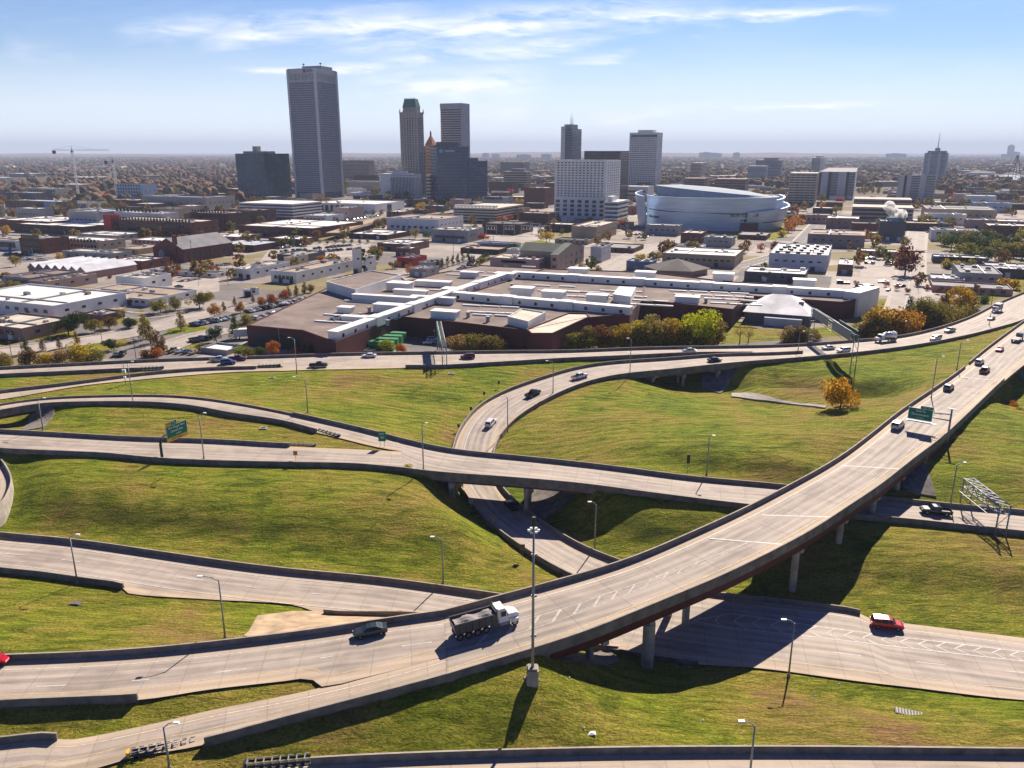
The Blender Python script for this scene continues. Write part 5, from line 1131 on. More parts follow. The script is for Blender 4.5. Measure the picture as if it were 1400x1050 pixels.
for x0, xn, x1, yb, yt, wc, n, lb, kk in ((1031.5, 1066, 1069, 246, 219, (.33, .3, .36), 12, 'mauve hospital block far behind the arena', 'cap'), (1021, 1046, 1048.5, 248, 227, (.5, .52, .6), 11, 'white banded block in front of the mauve one', ''), (1099.5, 1108, 1120, 238, 216, (.26, .32, .36), 12, 'grey green far tower above the stone grid block', 'cap'),
    (1076, 1113, 1116, 281, 237, (.5, .44, .36), 11, 'stone grid office block with dark base right of the arena', ''), (943, 958, 966, 243, 223, (.45, .36, .27), 9, 'tan slim block behind and left of the arena roof', ''), (684, 716, 724, 240, 222.5, (.16, .11, .11), 5, 'dark brown low tower right of the dark annex', ''), (688, 720, 726, 258, 235, (.42, .37, .28), 6, 'cream stepped block below the brown one', 'cap'),
    (976, 1018, 1023, 264, 245.5, (.25, .13, .1), 4, 'wide red brown office block behind the arena', ''), (934, 962, 968, 258, 244.5, (.22, .13, .12), 3, 'low maroon block left behind the arena', '')):
    b = place('office_building', x0, xn, x1, yb, yt, lb, 'office building'); bands(b, n, wc, glass, .5, 4, vert=7 if n == 11 and yb > 260 else 0, proud=.4)
    if kk: penth(b, .3, .2, .85, .8, 6, 'grey')
b = place('apartment_slab', 1116, 1166, 1171, 272, 235, 'white twin apartment slab with dark balcony strips', 'apartment tower')
body(b, (.55, .56, .6), 'grey'); nn = 15; dz = (b.h-5)/nn; m = MB()
for s0, s1 in ((.1, .27), (.55, .75)):
    for k in range(nn): m.box(b.w*s0, -1.2, 4+dz*k, b.w*s1, 0, 4+dz*k+.9)
opart(b, m, 'balcony', wallc, (.5, .5, .55)); m = MB(); m.box(b.w*.27, -.2, 0, b.w*.36, 0, b.h).box(b.w*.76, -.2, 0, b.w*.83, 0, b.h).box(b.w*.02, -.2, 4, b.w*.08, 0, b.h-2); opart(b, m, 'dark_recess', dark); wins(b, 'f', 4, nn, 2.2, 1.7, 5.5, dz, b.w*.36, b.w*.54); wins(b, 'f', 4, nn, 2.2, 1.7, 5.5, dz, b.w*.83, b.w*.99); flush(b)
b = place('apartment_slab', 1224, 1241, 1276, 277, 240, 'apartment slab with a black slot, left of the round spire tower', 'apartment tower', rz=22); body(b, (.45, .44, .46), 'grey'); nn = 14; dz = (b.h-5)/nn; m = MB()
for s0, s1 in ((.02, .36), (.6, .97)):
    for k in range(nn): m.box(b.w*s0, -1.4, 4+dz*k, b.w*s1, 0, 4+dz*k+1.1)
opart(b, m, 'balcony', wallc, (.42, .42, .46)); m = MB(); m.box(b.w*.03, -.12, 0, b.w*.35, 0, b.h-1).box(b.w*.61, -.12, 0, b.w*.96, 0, b.h-1); opart(b, m, 'dark_recess', glass); m = MB(); m.box(-.2, b.d*.3, 0, 0, b.d*.5, b.h); opart(b, m, 'black_slot', dark)
p0 = W(1276, 247, 0); h = hgt(p0, 0, 209); t = link('round_tower', None, loc=p0, label='round residential tower with antenna spire at right', cat='tower'); m = MB(); r_ = 25
n = 28; m.cyl((0, 0, 0), (0, 0, h), r_, n=n); m.build('glazing', tealg, t); m = MB()
for k in range(0, n, 4): a = 2*math.pi*k/n; m.cyl((math.cos(a)*r_, math.sin(a)*r_, 0), (math.cos(a)*r_, math.sin(a)*r_, h), 3.4, n=8)
m.build('concrete_rib', wallc, t, col=(.5, .52, .55)); m = MB()
for k in range(20): m.cyl((0, 0, 6+k*(h-8)/20), (0, 0, 7.5+k*(h-8)/20), r_+.8, n=n)
m.build('floor_slab', wallc, t, col=(.4, .44, .47)); m = MB(); m.cyl((0, 0, h), (0, 0, h+5), 22, n=20).cyl((0, 0, h+5), (0, 0, h+12), 6, n=10).cyl((0, 0, h+12), (0, 0, h+50), 1.2, .3, 6); m.build('spire', steel, t)
for x, y, yt, w_, lb in ((1380.5, 214, 199, 60, 'pale slim tower on the far right horizon'), (1387, 214, 208, 90, 'shorter pale block on the far right horizon'), (1373, 214, 211, 60, 'lowest pale block on the far right horizon'), (965, 212.5, 208.5, 140, 'blocky building on the horizon left of the arena axis'), (976, 212.5, 209.5, 160, 'wide building on the horizon right of its neighbour'), (1007, 212.5, 208.8, 70, 'single far block on the horizon above the arena'), (664, 214, 209.5, 60, 'single far block on the horizon right of the dark glass tower'), (678, 214.5, 210.5, 80, 'grey block on the horizon by the brown low tower'), (716, 219, 211.5, 150, 'pale long building on the horizon, centre'), (747, 219, 211, 100, 'bluish block on the horizon left of the dark tower'), (1225, 213, 210, 200, 'low pale building group on the far right ridge')):
    p0 = W(x, max(y, 213), 0); p0 = p0*min(1, 9000/p0.y); h = hgt(p0, 0, yt); k = p0.y/9000; t = link('distant_building', None, loc=p0, rz=R(-23), label=lb, cat='building'); MB().box(-w_/2*k, -20, 0, w_/2*k, 20, h).build('wall', wallc, t, col=(.3, .33, .38)); MB().box(-w_/5*k, -8, h, w_/5*k, 8, h*1.08).build('rooftop_room', wallc, t, col=(.3, .33, .38))
# --- mid town, left side
flat(144, 154, 155, 321, 294, 'red', 'dark', 'small red accent block beside the white top storey', d=10, nu=0); FL = [
 (151, 266, 266, 326, 304, 'brick', 'cream', 'long four storey brick apartment row with cream roof', 30, (26, 3, 2.2, 3, 4, 5)), (158, 224, 226, 316, 292, 'white', 'white', 'white top storey block behind the brick apartment row', 20, (12, 1, 3, 3, 18, 1)),
 (96, 137, 147, 315, 290, 'grey', 'metal', 'angular grey modern hall with bright wedge roof', 40, None), (262, 313, 314, 316, 292, 'dbrick', 'tan', 'curved dark brick block under the teal office slab', 30, (12, 4, 2, 2.4, 4, 4.5)), (313, 352, 353, 308, 288, 'dbrick', 'brown', 'second dark brick block right of the curved one', 30, (8, 3, 2, 2.4, 4, 4.5)),
 (327, 429, 433, 327, 312, 'brick', 'white', 'wide white roofed brick hall left of the overpass', 75, (12, 1, 3, 2, 4, 1)), (196, 284, 286, 288, 270, 'conc', 'grey', 'banded parking garage left of the teal slab', 50, None),
 (60, 136, 137, 343, 330, 'tan', 'white', 'long tan warehouse with cluttered white roof', 24, (16, 2, 2, 2, 3, 4)), (29, 60, 61, 348, 327, 'brick', 'cream', 'brick building with arched windows at left', 22, (7, 3, 2.4, 3, 3, 4.5)), (-30, 29, 30, 343, 329, 'white', 'tan', 'white framed hall cut by the left edge', 28, (8, 1, 6, 4, 4, 4)),
 (86, 152, 181, 359, 347, 'grey', 'cream', 'grey walled warehouse with large cream flat roof', None, (5, 1, 2, 2, 3, 1)), (154, 196, 227, 369, 357, 'brick', 'white', 'low brick shed with white roof before the gabled hall', 22, (8, 1, 3, 2.4, 3, 1)),
 (6, 43, 63, 396, 380, 'grey', 'brown', 'dark grey flat workshop at far left', 30, (6, 1, 2.5, 1.6, 4, 1)), (42, 64, 134, 399, 385, 'pink', 'tan', 'tan workshop with flat roof and a white roller door', None, None),
 (-60, 76, 82, 438, 418, 'white', 'white', 'big white warehouse with bright roof at the left edge', 38, (10, 1, 2.4, 1.5, 3.5, 1)), (100, 205, 280, 420, 409, 'white', 'tan', 'long white curved front building with cluttered tan roof', 30, None), (160, 200, 236, 397, 380, 'white', 'cream', 'white box hall behind the long white building', 18, None),
 (112, 140, 152, 441, 431, 'brown', 'grey', 'small brown house behind the broad trees', 12, None), (-40, 32.5, 33.5, 467, 449, (.28, .18, .15), 'cream', 'low brown building with sign lettering at the left edge', 22, None),
 (96, 150, 152, 302, 288, 'cream', 'tan', 'low cream hall behind the grey modern one', 30, None), (8, 78, 80, 290, 276, 'brown', 'metal', 'long brown block with a bright blue end wall', 30, (14, 2, 3, 2, 4, 5)), (0, 48, 49, 276, 264, 'dgrey', 'metal', 'grey loft with metal roof at far left', 30, (9, 1, 4, 3, 5, 1)), (38, 78, 80, 270, 258, 'cream', 'white', 'cream stepped block at far left below the crane', 30, (12, 2, 3, 3, 4, 6)), (80, 120, 121, 284, 277, 'white', 'grey', 'white garage under the big crane', 30, (10, 1, 3, 2, 4, 1)),
 (160, 196, 205, 272, 252.5, 'bluew', 'dark', 'pale blue loft with dark parapet near the second crane', 30, (9, 4, 3, 3, 5, 5)), (148, 190, 200, 285, 274, 'dbrick', 'cream', 'low brick hall with bright roof near the second crane', 30, None),
 (0, 70, 72, 316, 303, 'brick', 'white', 'long brick warehouse with white roof, far left', 50, (14, 1, 3, 3, 4, 1)), (20, 115, 117, 322, 310, 'dbrick', 'white', 'long dark brick warehouse behind the tan one', 40, None), (105, 160, 163, 330, 322, 'grey', 'white', 'white roofed shed left of the brick apartments', 30, None),
 (205, 296, 320, 380, 374, 'white', 'tan', 'low loading platform by the empty yard', 10, None),
 # dairy like white plant left of the factory
 (371, 406, 487, 388, 372, 'white', 'tan', 'main white plant block left of the factory', 55, (5, 1, 2, 2, 3, 1)), (320, 344, 372, 382, 368, 'white', 'cream', 'white low plant wing with cream roof', 35, None), (389, 398, 425, 366, 352, 'cream', 'cream', 'curved cream topped plant block', 18, None), (483, 486, 490, 374, 339, 'white', 'white', 'tall slim white silo tower of the plant', 7, None), (496, 500, 512, 372, 352, 'white', 'white', 'white stepped plant end with dark windows', 12, (2, 3, 2, 2, 3, 5)), (333, 340, 358, 406, 396, 'white', 'white', 'small white booth beside the tree lined lot', 8, None), (344, 348, 352, 380, 360, 'white', 'white', 'short white tank tower left of the plant', 6, None),
 # centre
 (529, 600, 632, 318, 300, 'white', 'tan', 'white hall with blue shaded front before the garage', 50, (8, 1, 3, 2, 4, 1)), (590, 640, 661, 332, 315, 'grey', 'cream', 'grey two storey block with cream roof', 30, (9, 1, 3, 2, 4, 1)), (477, 530, 583, 328, 321, 'dbrick', 'white', 'row of low dark brick shops with white roofs', 40, None), (516, 560, 575, 344, 334, 'brown', 'white', 'dark brown flat shop in front of the row', 30, None), (541, 560, 572, 351, 340, 'brown', 'white', 'small brown shop with white roof', 15, None), (543, 565, 584, 365, 353, 'red', 'dark', 'small red fronted shop by the orange tree', 18, None), (573, 590, 602, 370, 359, 'grey', 'grey', 'small grey shop right of the red one', 15, None), (560, 584, 600, 379, 368, 'conc', 'conc' if 0 else 'grey', 'grey shed beside the street trees', 15, None),
 (670, 735, 747, 371, 355, 'pink', 'cream', 'cream polygonal office with strip windows behind the factory', 25, (3, 1, 14, 1.6, 5, 1)), (693, 709, 711, 352, 341, 'white', 'white', 'small white shed left of the green gabled building', 10, None), (653, 705, 709, 342, 333, 'bluew', 'tan', 'long low blue white row with small windows', 10, (12, 1, 2, 1.5, 2.5, 1)),
 (807, 822, 869, 359, 338, (.5, .5, .52), 'grey', 'long pale warehouse with ridge vents', 22, None), (781, 815, 858, 330, 310, 'tan', 'cream', 'tan office complex left below the arena', 60, None), (810, 830, 845, 325, 314, 'tan', 'tan', 'lower tan wing of the office complex', 20, None), (856, 890, 904, 371, 358, (.15, .2, .3), 'grey', 'low dark blue canopy building behind the factory', 14, None),
 (930, 958, 972, 335, 319, 'brick', 'cream', 'small brick hall with cream roof in front of the arena', 25, None), (962, 1000, 1040, 338, 325, 'grey', 'grey', 'grey low sheds right in front of the arena', 20, None), (905, 1004, 1030, 367, 350, 'tan', 'white', 'large white roofed hall behind the factory', 40, None), (906, 960, 975, 345, 337, 'white', 'metal', 'white flat shed behind the large white roof', 15, None),
 (716.5, 745, 757, 282, 257, 'brick', 'cream', 'dark red brick block left of the central white tower', 40, None), (668, 700, 712, 265, 249, 'dbrick', 'tan', 'low maroon block below the cream stepped one', 30, None), (695, 715, 757, 300, 285, 'tan', 'grey', 'low tan shops along the street with orange trees', 20, None), (659, 690, 697, 284, 270, 'grey', 'metal', 'grey hall with turret behind the garage', 30, (8, 1, 3, 3, 12, 1)),
 # right
 (1050, 1130, 1157, 372, 349, (.55, .56, .6), 'white', 'big white flat hall with many dark roof hatches', 62, None), (1144, 1165, 1175, 376, 362, 'brown', 'white', 'brown walled annex with grey roof right of the white hall', 30, None), (1017, 1100, 1120, 388, 375, 'dgrey', 'white', 'low dark hall with white roof behind the factory wing', 25, None), (1103, 1181, 1188, 340, 322, (.26, .2, .19), 'tan', 'large brown windowless hall right of the arena street', 42, None), (1129, 1173, 1182, 313, 299, (.28, .18, .15), 'white', 'brown hall with two white roof panels', 35, None),
 (1200, 1200, 1236, 328, 302, 'dgrey', 'grey', 'dark grey plant block giving off white steam', 25, None), (1271, 1272, 1335, 329, 314, 'white', 'tan', 'white two storey building with square windows', 25, (6, 1, 3, 4, 5, 1)), (1347, 1349, 1450, 323, 308, 'brick', 'white', 'long red brick building at the right edge', 30, None), (1273, 1275, 1350, 359, 350, 'dgrey', 'white', 'low shed with white and black roof panels', 14, (3, 1, 12, 2.5, 3, 1)),
 (1304, 1310, 1368, 388, 372, 'grey', 'grey', 'grey metal warehouse right of the street', 40, None), (1268, 1272, 1318, 389, 380, 'grey', 'metal', 'lower grey shed left of the metal warehouse', 20, None), (1345, 1350, 1430, 378, 366, 'brown', 'metal', 'brown shed with metal roof at the right edge', 30, None), (1263, 1264, 1360, 303, 285, 'tan', 'grey', 'big convention hall with grey ribbed roof', 70, None), (1262, 1263, 1320, 306, 292, 'white', 'white', 'white lower hall in front of the convention hall', 22, None), (1300, 1320, 1362, 312, 300, 'pink', 'cream', 'pale wing stretching right from the convention hall', 20, None),
 (1301, 1302, 1330, 270, 260, 'brick', 'white', 'small brick block with bright roof, upper right', 15, None), (1326, 1330, 1382, 290, 277, 'bluew', 'grey', 'pale blue grey long block, upper right', 30, None), (1344, 1346, 1384, 276, 264, 'dgrey', 'grey', 'dark low block in the trees, upper right', 20, (6, 1, 3, 2, 4, 1)), (1276, 1278, 1300, 311, 305, 'teal', 'teal' if 0 else 'metal', 'tiny blue roofed kiosk by the broad tree', 8, None)]
for f in FL:
    b = flat(*f[:8], d=f[8], wf=f[9] if len(f) > 9 else None, nu=6 if f[2]-f[0] > 60 else 3)
    if 'hatches' in f[7]:
        for i in range(5):
            for j in range(4): m = MB(); m.box(b.w*(.08+.18*i)+j, b.d*(.12+.22*j), b.h-.8, b.w*(.08+.18*i)+j+2.6, b.d*(.12+.22*j)+2.6, b.h+.6); opart(b, m, 'roof_hatch', dark)
    if 'lettering' in f[7]: bsign(b, 'EST  OED  BLD', 2.6, b.w-13, b.h*.55, mat('sign_brown', (.08, .04, .04)), -.12)
    if 'blue end' in f[7]: m = MB(); m.box(b.w*.78, -.15, 0, b.w+.1, .1, b.h+.2); opart(b, m, 'blue_wall', wallc, (.2, .4, .62))
    if 'steam' in f[7]: ST = b
    if 'wedge' in f[7]: m = MB(); m.add([(b.w*.15, -4, b.h*.45), (b.w*1.1, -6, b.h*.3), (b.w*1.1, 12, b.h*.75), (b.w*.15, 10, b.h*.7), (b.w*.15, -4, b.h*.3), (b.w*1.1, -6, b.h*.1), (b.w*1.1, 12, b.h*.6), (b.w*.15, 10, b.h*.6)], [(0, 1, 2, 3), (4, 5, 1, 0), (5, 6, 2, 1), (6, 7, 3, 2), (7, 4, 0, 3), (7, 6, 5, 4)]); opart(b, m, 'wedge_roof', wallc, (.6, .65, .72))
# garages
b = place('parking_garage', 620, 678, 719, 305, 285, 'white banded parking garage with arched corner left of centre', 'parking garage'); b.d = min(b.d, 75); bands(b, 4, 'cream', dark, .5, 2)
for k in range(12): m = MB(); m.box(b.w*k/12, 2, b.h, b.w*k/12+1.2, b.d*.15, b.h+2.4); opart(b, m, 'roof_canopy', white)
for x0, xn, x1, yb, yt, lb in ((1160, 1163, 1247, 304, 283, 'long two level parking garage with cream decks at right'), (1163, 1166, 1245, 288, 272, 'upper cream roofed garage behind the long one')):
    b = place('parking_garage', x0, xn, x1, yb, yt, lb, 'parking garage', d=45); bands(b, 3, 'pink', dark, .45, 2)
    m = MB(); m.box(0, 0, b.h, b.w, b.d, b.h+.4); opart(b, m, 'roof_deck', roofc, RCOL['cream'])
# gabled brick hall with chimney
def gable(b, wall, rcol, rh, along='x', x0=0, y0=0, x1=None, y1=None, h=None):
    x1 = b.w if x1 is None else x1; y1 = b.d if y1 is None else y1; h = h or b.h; m = MB(); r_ = MB(); e = .5
    if along == 'x':
        my_ = (y0+y1)/2; m.add([(x0, y0, -.2), (x1, y0, -.2), (x1, y1, -.2), (x0, y1, -.2), (x0, y0, h), (x1, y0, h), (x1, y1, h), (x0, y1, h), (x0, my_, h+rh), (x1, my_, h+rh)], [(0, 1, 5, 4), (1, 2, 6, 9, 5), (2, 3, 7, 6), (3, 0, 4, 8, 7)])
        for ya, yb_ in ((y0-e, my_), (y1+e, my_)): za = h-e*rh/(my_-y0); r_.add([(x0-e, ya, za+.05), (x1+e, ya, za+.05), (x1+e, yb_, h+rh+.05), (x0-e, yb_, h+rh+.05), (x0-e, ya, za+.3), (x1+e, ya, za+.3), (x1+e, yb_, h+rh+.3), (x0-e, yb_, h+rh+.3)], [(4, 5, 6, 7), (0, 1, 5, 4), (3, 2, 1, 0), (0, 4, 7, 3), (1, 2, 6, 5)])
    else:
        mx_ = (x0+x1)/2; m.add([(x0, y0, -.2), (x1, y0, -.2), (x1, y1, -.2), (x0, y1, -.2), (x0, y0, h), (x1, y0, h), (x1, y1, h), (x0, y1, h), (mx_, y0, h+rh), (mx_, y1, h+rh)], [(0, 1, 5, 8, 4), (1, 2, 6, 5), (2, 3, 7, 9, 6), (3, 0, 4, 7)])
        for xa, xb in ((x0-e, mx_), (x1+e, mx_)): za = h-e*rh/(mx_-x0); r_.add([(xa, y0-e, za+.05), (xa, y1+e, za+.05), (xb, y1+e, h+rh+.05), (xb, y0-e, h+rh+.05), (xa, y0-e, za+.3), (xa, y1+e, za+.3), (xb, y1+e, h+rh+.3), (xb, y0-e, h+rh+.3)], [(4, 5, 6, 7), (0, 1, 5, 4), (3, 2, 1, 0), (0, 4, 7, 3), (1, 2, 6, 5)])
    opart(b, m, 'wall', wallc, wall if not isinstance(wall, str) else WCOL[wall]); opart(b, r_, 'roof', roofc, rcol)
b = place('brick_hall', 211, 252, 319, 360, 341, 'large dark red brick hall with grey gabled roof and chimney', 'industrial hall'); gable(b, (.15, .05, .045), (.2, .2, .21), b.d*.14, 'y', y0=b.d*.0, x0=0, x1=b.w); m = MB(); m.box(b.w*.72, -1, 0, b.w*.72+2.2, 1.2, b.h+9); opart(b, m, 'chimney', wallc, (.15, .05, .045)); wins(b, 'r', 10, 1, 2, 5, b.h*.45, 1); flush(b)
m = MB(); m.cyl((b.w*.45, -4, 0), (b.w*.45, -4, 7), 2, n=12).cyl((b.w*.45, -4, 7), (b.w*.45, -4, 9), 2, .3, 12); opart(b, m, 'tank', steel)
b = place('sawtooth_sheds', 40, 119, 187, 382, 367, 'row of white sawtooth roofed sheds with a pink brick side', 'industrial hall'); n = 7; b.d = min(b.d, 60)
for k in range(n): gable(b, (.35, .22, .18), (.62, .63, .66), 2.6, 'y', x0=b.w*k/n, x1=b.w*(k+1)/n-.1, h=b.h-2)
b = place('green_roof_hall', 753, 762, 798, 372, 349, 'two storey tan building with green gabled roofs', 'building'); gable(b, (.36, .27, .22), (.1, .12, .1), 4.5, 'x'); wins(b, 'r' if b.right else 'l', 5, 2, 1.4, 1.8, 3, 4.5); wins(b, 'f', 2, 2, 1.4, 1.8, 3, 4.5); flush(b); gable(b, (.36, .27, .22), (.1, .12, .1), 4, 'x', x0=-26, x1=-.2, y0=14, y1=34)
# hexagonal roof hall
p0 = W(925, 373, 0); t = link('hexagonal_hall', None, loc=p0, label='low hall with dark hexagonal tent roof behind the factory', cat='building'); m = MB(); m.cyl((0, 0, 0), (0, 0, 3.5), 18, n=6); m.build('wall', wallc, t, col=(.3, .2, .16)); m = MB(); m.cyl((0, 0, 3.5), (0, 0, 8.5), 20, .5, 6); m.build('roof', roofc, t, col=(.1, .09, .085)); FOOT.append((p0.x, p0.y, 20, 20, 0))
# pyramid roof building in front of the factory
b = place('pyramid_roof_hall', 1018, 1105, 1152, 447, 432, 'grey hall with broad white pyramid roof in front of the factory', 'building', d=34); m = MB(); m.box(0, 0, -.3, b.w, b.d, b.h); opart(b, m, 'wall', wallc, (.16, .16, .17)); c = (b.w*.5, b.d*.5, b.h+5.5); e = 1
m = MB(); m.add([(-e, -e, b.h), (b.w+e, -e, b.h), (b.w+e, b.d+e, b.h), (-e, b.d+e, b.h), (b.w*.36, b.d/2, b.h+5.5), (b.w*.64, b.d/2, b.h+5.5)], [(0, 1, 5, 4), (1, 2, 5), (2, 3, 4, 5), (3, 0, 4), (3, 2, 1, 0)]); opart(b, m, 'roof', roofc, (.78, .77, .75)); m = MB(); m.box(b.w*.32, -4, -.3, b.w*.9, -.05, b.h-1.2); opart(b, m, 'front_wing', wallc, (.5, .5, .55)); m = MB(); m.box(b.w*.8, b.d*.3, b.h+1.5, b.w*.8+2, b.d*.3+2, b.h+4); opart(b, m, 'roof_vent', steel)
# --- the factory
t = link('factory', None, label='huge brown roofed factory crossed by long white service spines', cat='factory')
def pxpoly(P, z, z0, name, wm, wc, rm_, rc, par=.5):
    Q = [W(x, y, z) for x, y in P]; c = sum(Q, Vector())/len(Q); n = len(Q); area = sum(Q[i].x*Q[(i+1) % n].y-Q[(i+1) % n].x*Q[i].y for i in range(n))
    if area < 0: Q.reverse()
    m = MB(); m.add([(q.x, q.y, z0) for q in Q]+[(q.x, q.y, z+par) for q in Q], [(i, (i+1) % n, n+(i+1) % n, n+i) for i in range(n)])
    I_ = []
    for i in range(n):
        a_ = (Q[i]-Q[i-1]).normalized(); b_ = (Q[(i+1) % n]-Q[i]).normalized(); nv = Vector((-(a_.y+b_.y), a_.x+b_.x, 0)); nv = nv.normalized() if nv.length > .1 else Vector((-a_.y, a_.x, 0)); I_.append(Q[i]+nv*.5)
    m.add([(q.x, q.y, z+par) for q in Q]+[(q.x, q.y, z+par) for q in I_], [(i, (i+1) % n, n+(i+1) % n, n+i) for i in range(n)]); m.add([(q.x, q.y, z+par) for q in I_]+[(q.x, q.y, z-.3) for q in I_], [(i, (i+1) % n, n+(i+1) % n, n+i) for i in range(n)])
    m.build(name, wm, t, col=wc); MB().add([(q.x, q.y, z) for q in Q], [tuple(range(n))]).build('roof', rm_, t, col=rc); return Q
FR = mat('gravel_roof', (.215, .165, .14), .95, .42, .09, .15)
BRK = (.105, .036, .034)
pxpoly([(337, 446), (414, 453), (459, 469), (548, 434), (618, 408), (700, 383), (745, 368), (657, 363.5), (600, 374), (556, 386), (548, 380), (446, 395)], 7.5, -.3, 'wall', wallc, BRK, FR, None)
pxpoly([(548, 434), (620, 441), (720, 453), (800, 436), (861, 430), (878, 411), (885, 373), (745, 368), (700, 383), (618, 408)], 7.45, -.3, 'wall', wallc, BRK, FR, None)
pxpoly([(878, 411), (937, 417), (1002, 424), (1021, 405), (1150, 414), (1172, 410), (1164, 397), (1000, 386), (885, 373)], 7.55, -.3, 'wall', wallc, BRK, FR, None)
pxpoly([(446, 386), (486, 397), (548, 377), (508, 371)], 11.5, -.3, 'white_block', wallc, WCOL['white'], FR, None)
def spine(P, z=7.5, h=2.9, wd=3.6, win=7.5, end=0):
    Q = [W(x, y, z) for x, y in P]
    for a_, b_ in zip(Q[:-1], Q[1:]):
        d = b_-a_; L = d.length; rz = math.atan2(d.y, d.x); M = Matrix.Translation(a_) @ Matrix.Rotation(rz, 4, 'Z'); s_ = link('spine', None, t); s_.matrix_local = M
        m = MB(); m.box(-.05, 0, .02, L, wd, h); m.box(-.05, -.4, h*.72, L, 0, h).box(0, -.15, 0, L, 0, .3); m.build('wall', white, s_); MB().box(-.2, -.6, h, L+.2, wd+.3, h+.35).build('coping', white, s_)
        n = int(L/win)
        for k in range(n): o = link('window', WINM, s_); o.location = (L*(k+.5)/n, -.06, h*.42); o.scale = (1.3, 1, 1.3)
        for k in range(1, max(1, int(L/38))+1): x = L*k/(int(L/38)+1); m = MB(); m.box(x-3.2, -.9, .02, x+3.2, wd+.5, h+.6); m.build('spine_block', white, s_)
spine([(461, 466), (612, 410.5)]); spine([(612, 410.5), (698, 381)]); spine([(616, 409), (861, 431)]); spine([(700, 380), (1171, 408)])
MB().poly([tuple(W(x, y, 0).xy) for x, y in ((837, 436), (861, 440), (868, 425), (845, 424))], 0, 11).build('stair_tower', white, t)
Q = [W(1150, 431, 0), W(1171, 434, 0)]; M = Matrix.Translation(Q[0]) @ Matrix.Rotation(math.atan2((Q[1]-Q[0]).y, (Q[1]-Q[0]).x), 4, 'Z'); MB().box(0, 0, -.2, (Q[1]-Q[0]).length, 22, 10.9, M=M).build('end_block', white, t)
def fbox(px, py, wd, dp, h, z=7.5, name='plant_room', m_=white):
    p = W(px, py, z); M = Matrix.Translation((p.x, p.y, z-.02)) @ Matrix.Rotation(R(-18), 4, 'Z'); mb = MB(); mb.box(-wd/2, 0, 0, wd/2, dp, h, M=M).box(-wd/2-.3, -.3, h, wd/2+.3, dp+.3, h+.4, M=M); return mb.build(name, m_, t)
for x, y, wd, dp, h in ((712, 405, 10, 6, 3.4), (755, 411, 10, 6, 3.6), (789, 377, 10, 6, 3.4), (881, 382, 10, 6, 3.4), (988, 385, 10, 6, 3.6), (543, 398, 11, 7, 3.4), (530, 428, 13, 5, 3), (617, 404, 10, 6, 2.6), (688, 383, 10, 6, 3), (1099, 394, 10, 6, 3.6), (815, 414, 9, 5, 3)): fbox(x, y, wd, dp, h)
fbox(938, 424, 10, 5, 5.4, 4.6); fbox(606, 447, 10.5, 5, 5.8, 4.4); fbox(492, 440, 16, 3, 1.5); fbox(524, 414, 30, 3, 2.6); fbox(560, 407, 16, 3, 3); fbox(470, 428, 6, 4, 2); fbox(590, 392, 18, 5, 2.2); fbox(640, 380, 9, 5, 2.6); fbox(590, 415, 20, 3, 2.5)
# skylight strips, vents, cream lobby roofs
sk = 0
for x0, y0, nx, ny, dx_, dy_, sx_ in ((430, 440, 3, 2, 26, -9, 12), (470, 412, 2, 1, 20, 4, 4), (560, 396, 2, 1, 26, 3, 3), (610, 376, 3, 2, 24, -5, 8), (632, 418, 3, 2, 26, 9, 6), (670, 408, 1, 1, 26, 5, 5), (730, 391, 2, 2, 34, 7, 5), (760, 398, 3, 2, 22, 7, 6), (820, 398, 2, 2, 34, 7, 6), (840, 410, 3, 2, 24, 6, 6), (915, 398, 4, 2, 28, 5, 6), (965, 409, 3, 2, 22, 6, 6), (820, 380, 4, 2, 26, 3, 2), (910, 385, 5, 2, 24, 3, 2), (1045, 392, 4, 2, 26, 3, 3), (646, 431, 2, 1, 30, 4, 3), (705, 372, 1, 2, 30, -7, 8)):
    for i in range(nx):
        for j in range(ny): p = W(x0+dx_*i+sx_*j, y0+dy_*j*1.0+i*1.2, 7.5); M = Matrix.Translation((p.x, p.y, 7.5)) @ Matrix.Rotation(R(-17), 4, 'Z'); m = MB(); m.box(0, 0, 0, 8, 1.1, .55, M=M); m.build('skylight', white, t); sk += 1
for x, y in ((493, 435), (505, 427), (482, 425), (640, 434), (667, 440), (757, 415), (700, 394), (965, 414), (530, 445), (565, 420)): p = W(x, y, 7.5); m = MB(); m.cyl((p.x, p.y, 7.5), (p.x, p.y, 9.2), .7, n=8).cyl((p.x, p.y, 9.2), (p.x, p.y, 9.7), 1, n=8); m.build('roof_vent', steel, t)
pxpoly([(720, 451), (726, 457), (756, 457), (806, 434), (803, 429.5), (777, 429)], 7.9, -.3, 'lobby_wall', wallc, BRK, roofc, (.6, .53, .42)); pxpoly([(694, 434), (722, 441), (746, 428), (714, 423)], 10.2, 7.5, 'lobby_wall', wallc, WCOL['white'], roofc, (.6, .53, .42))
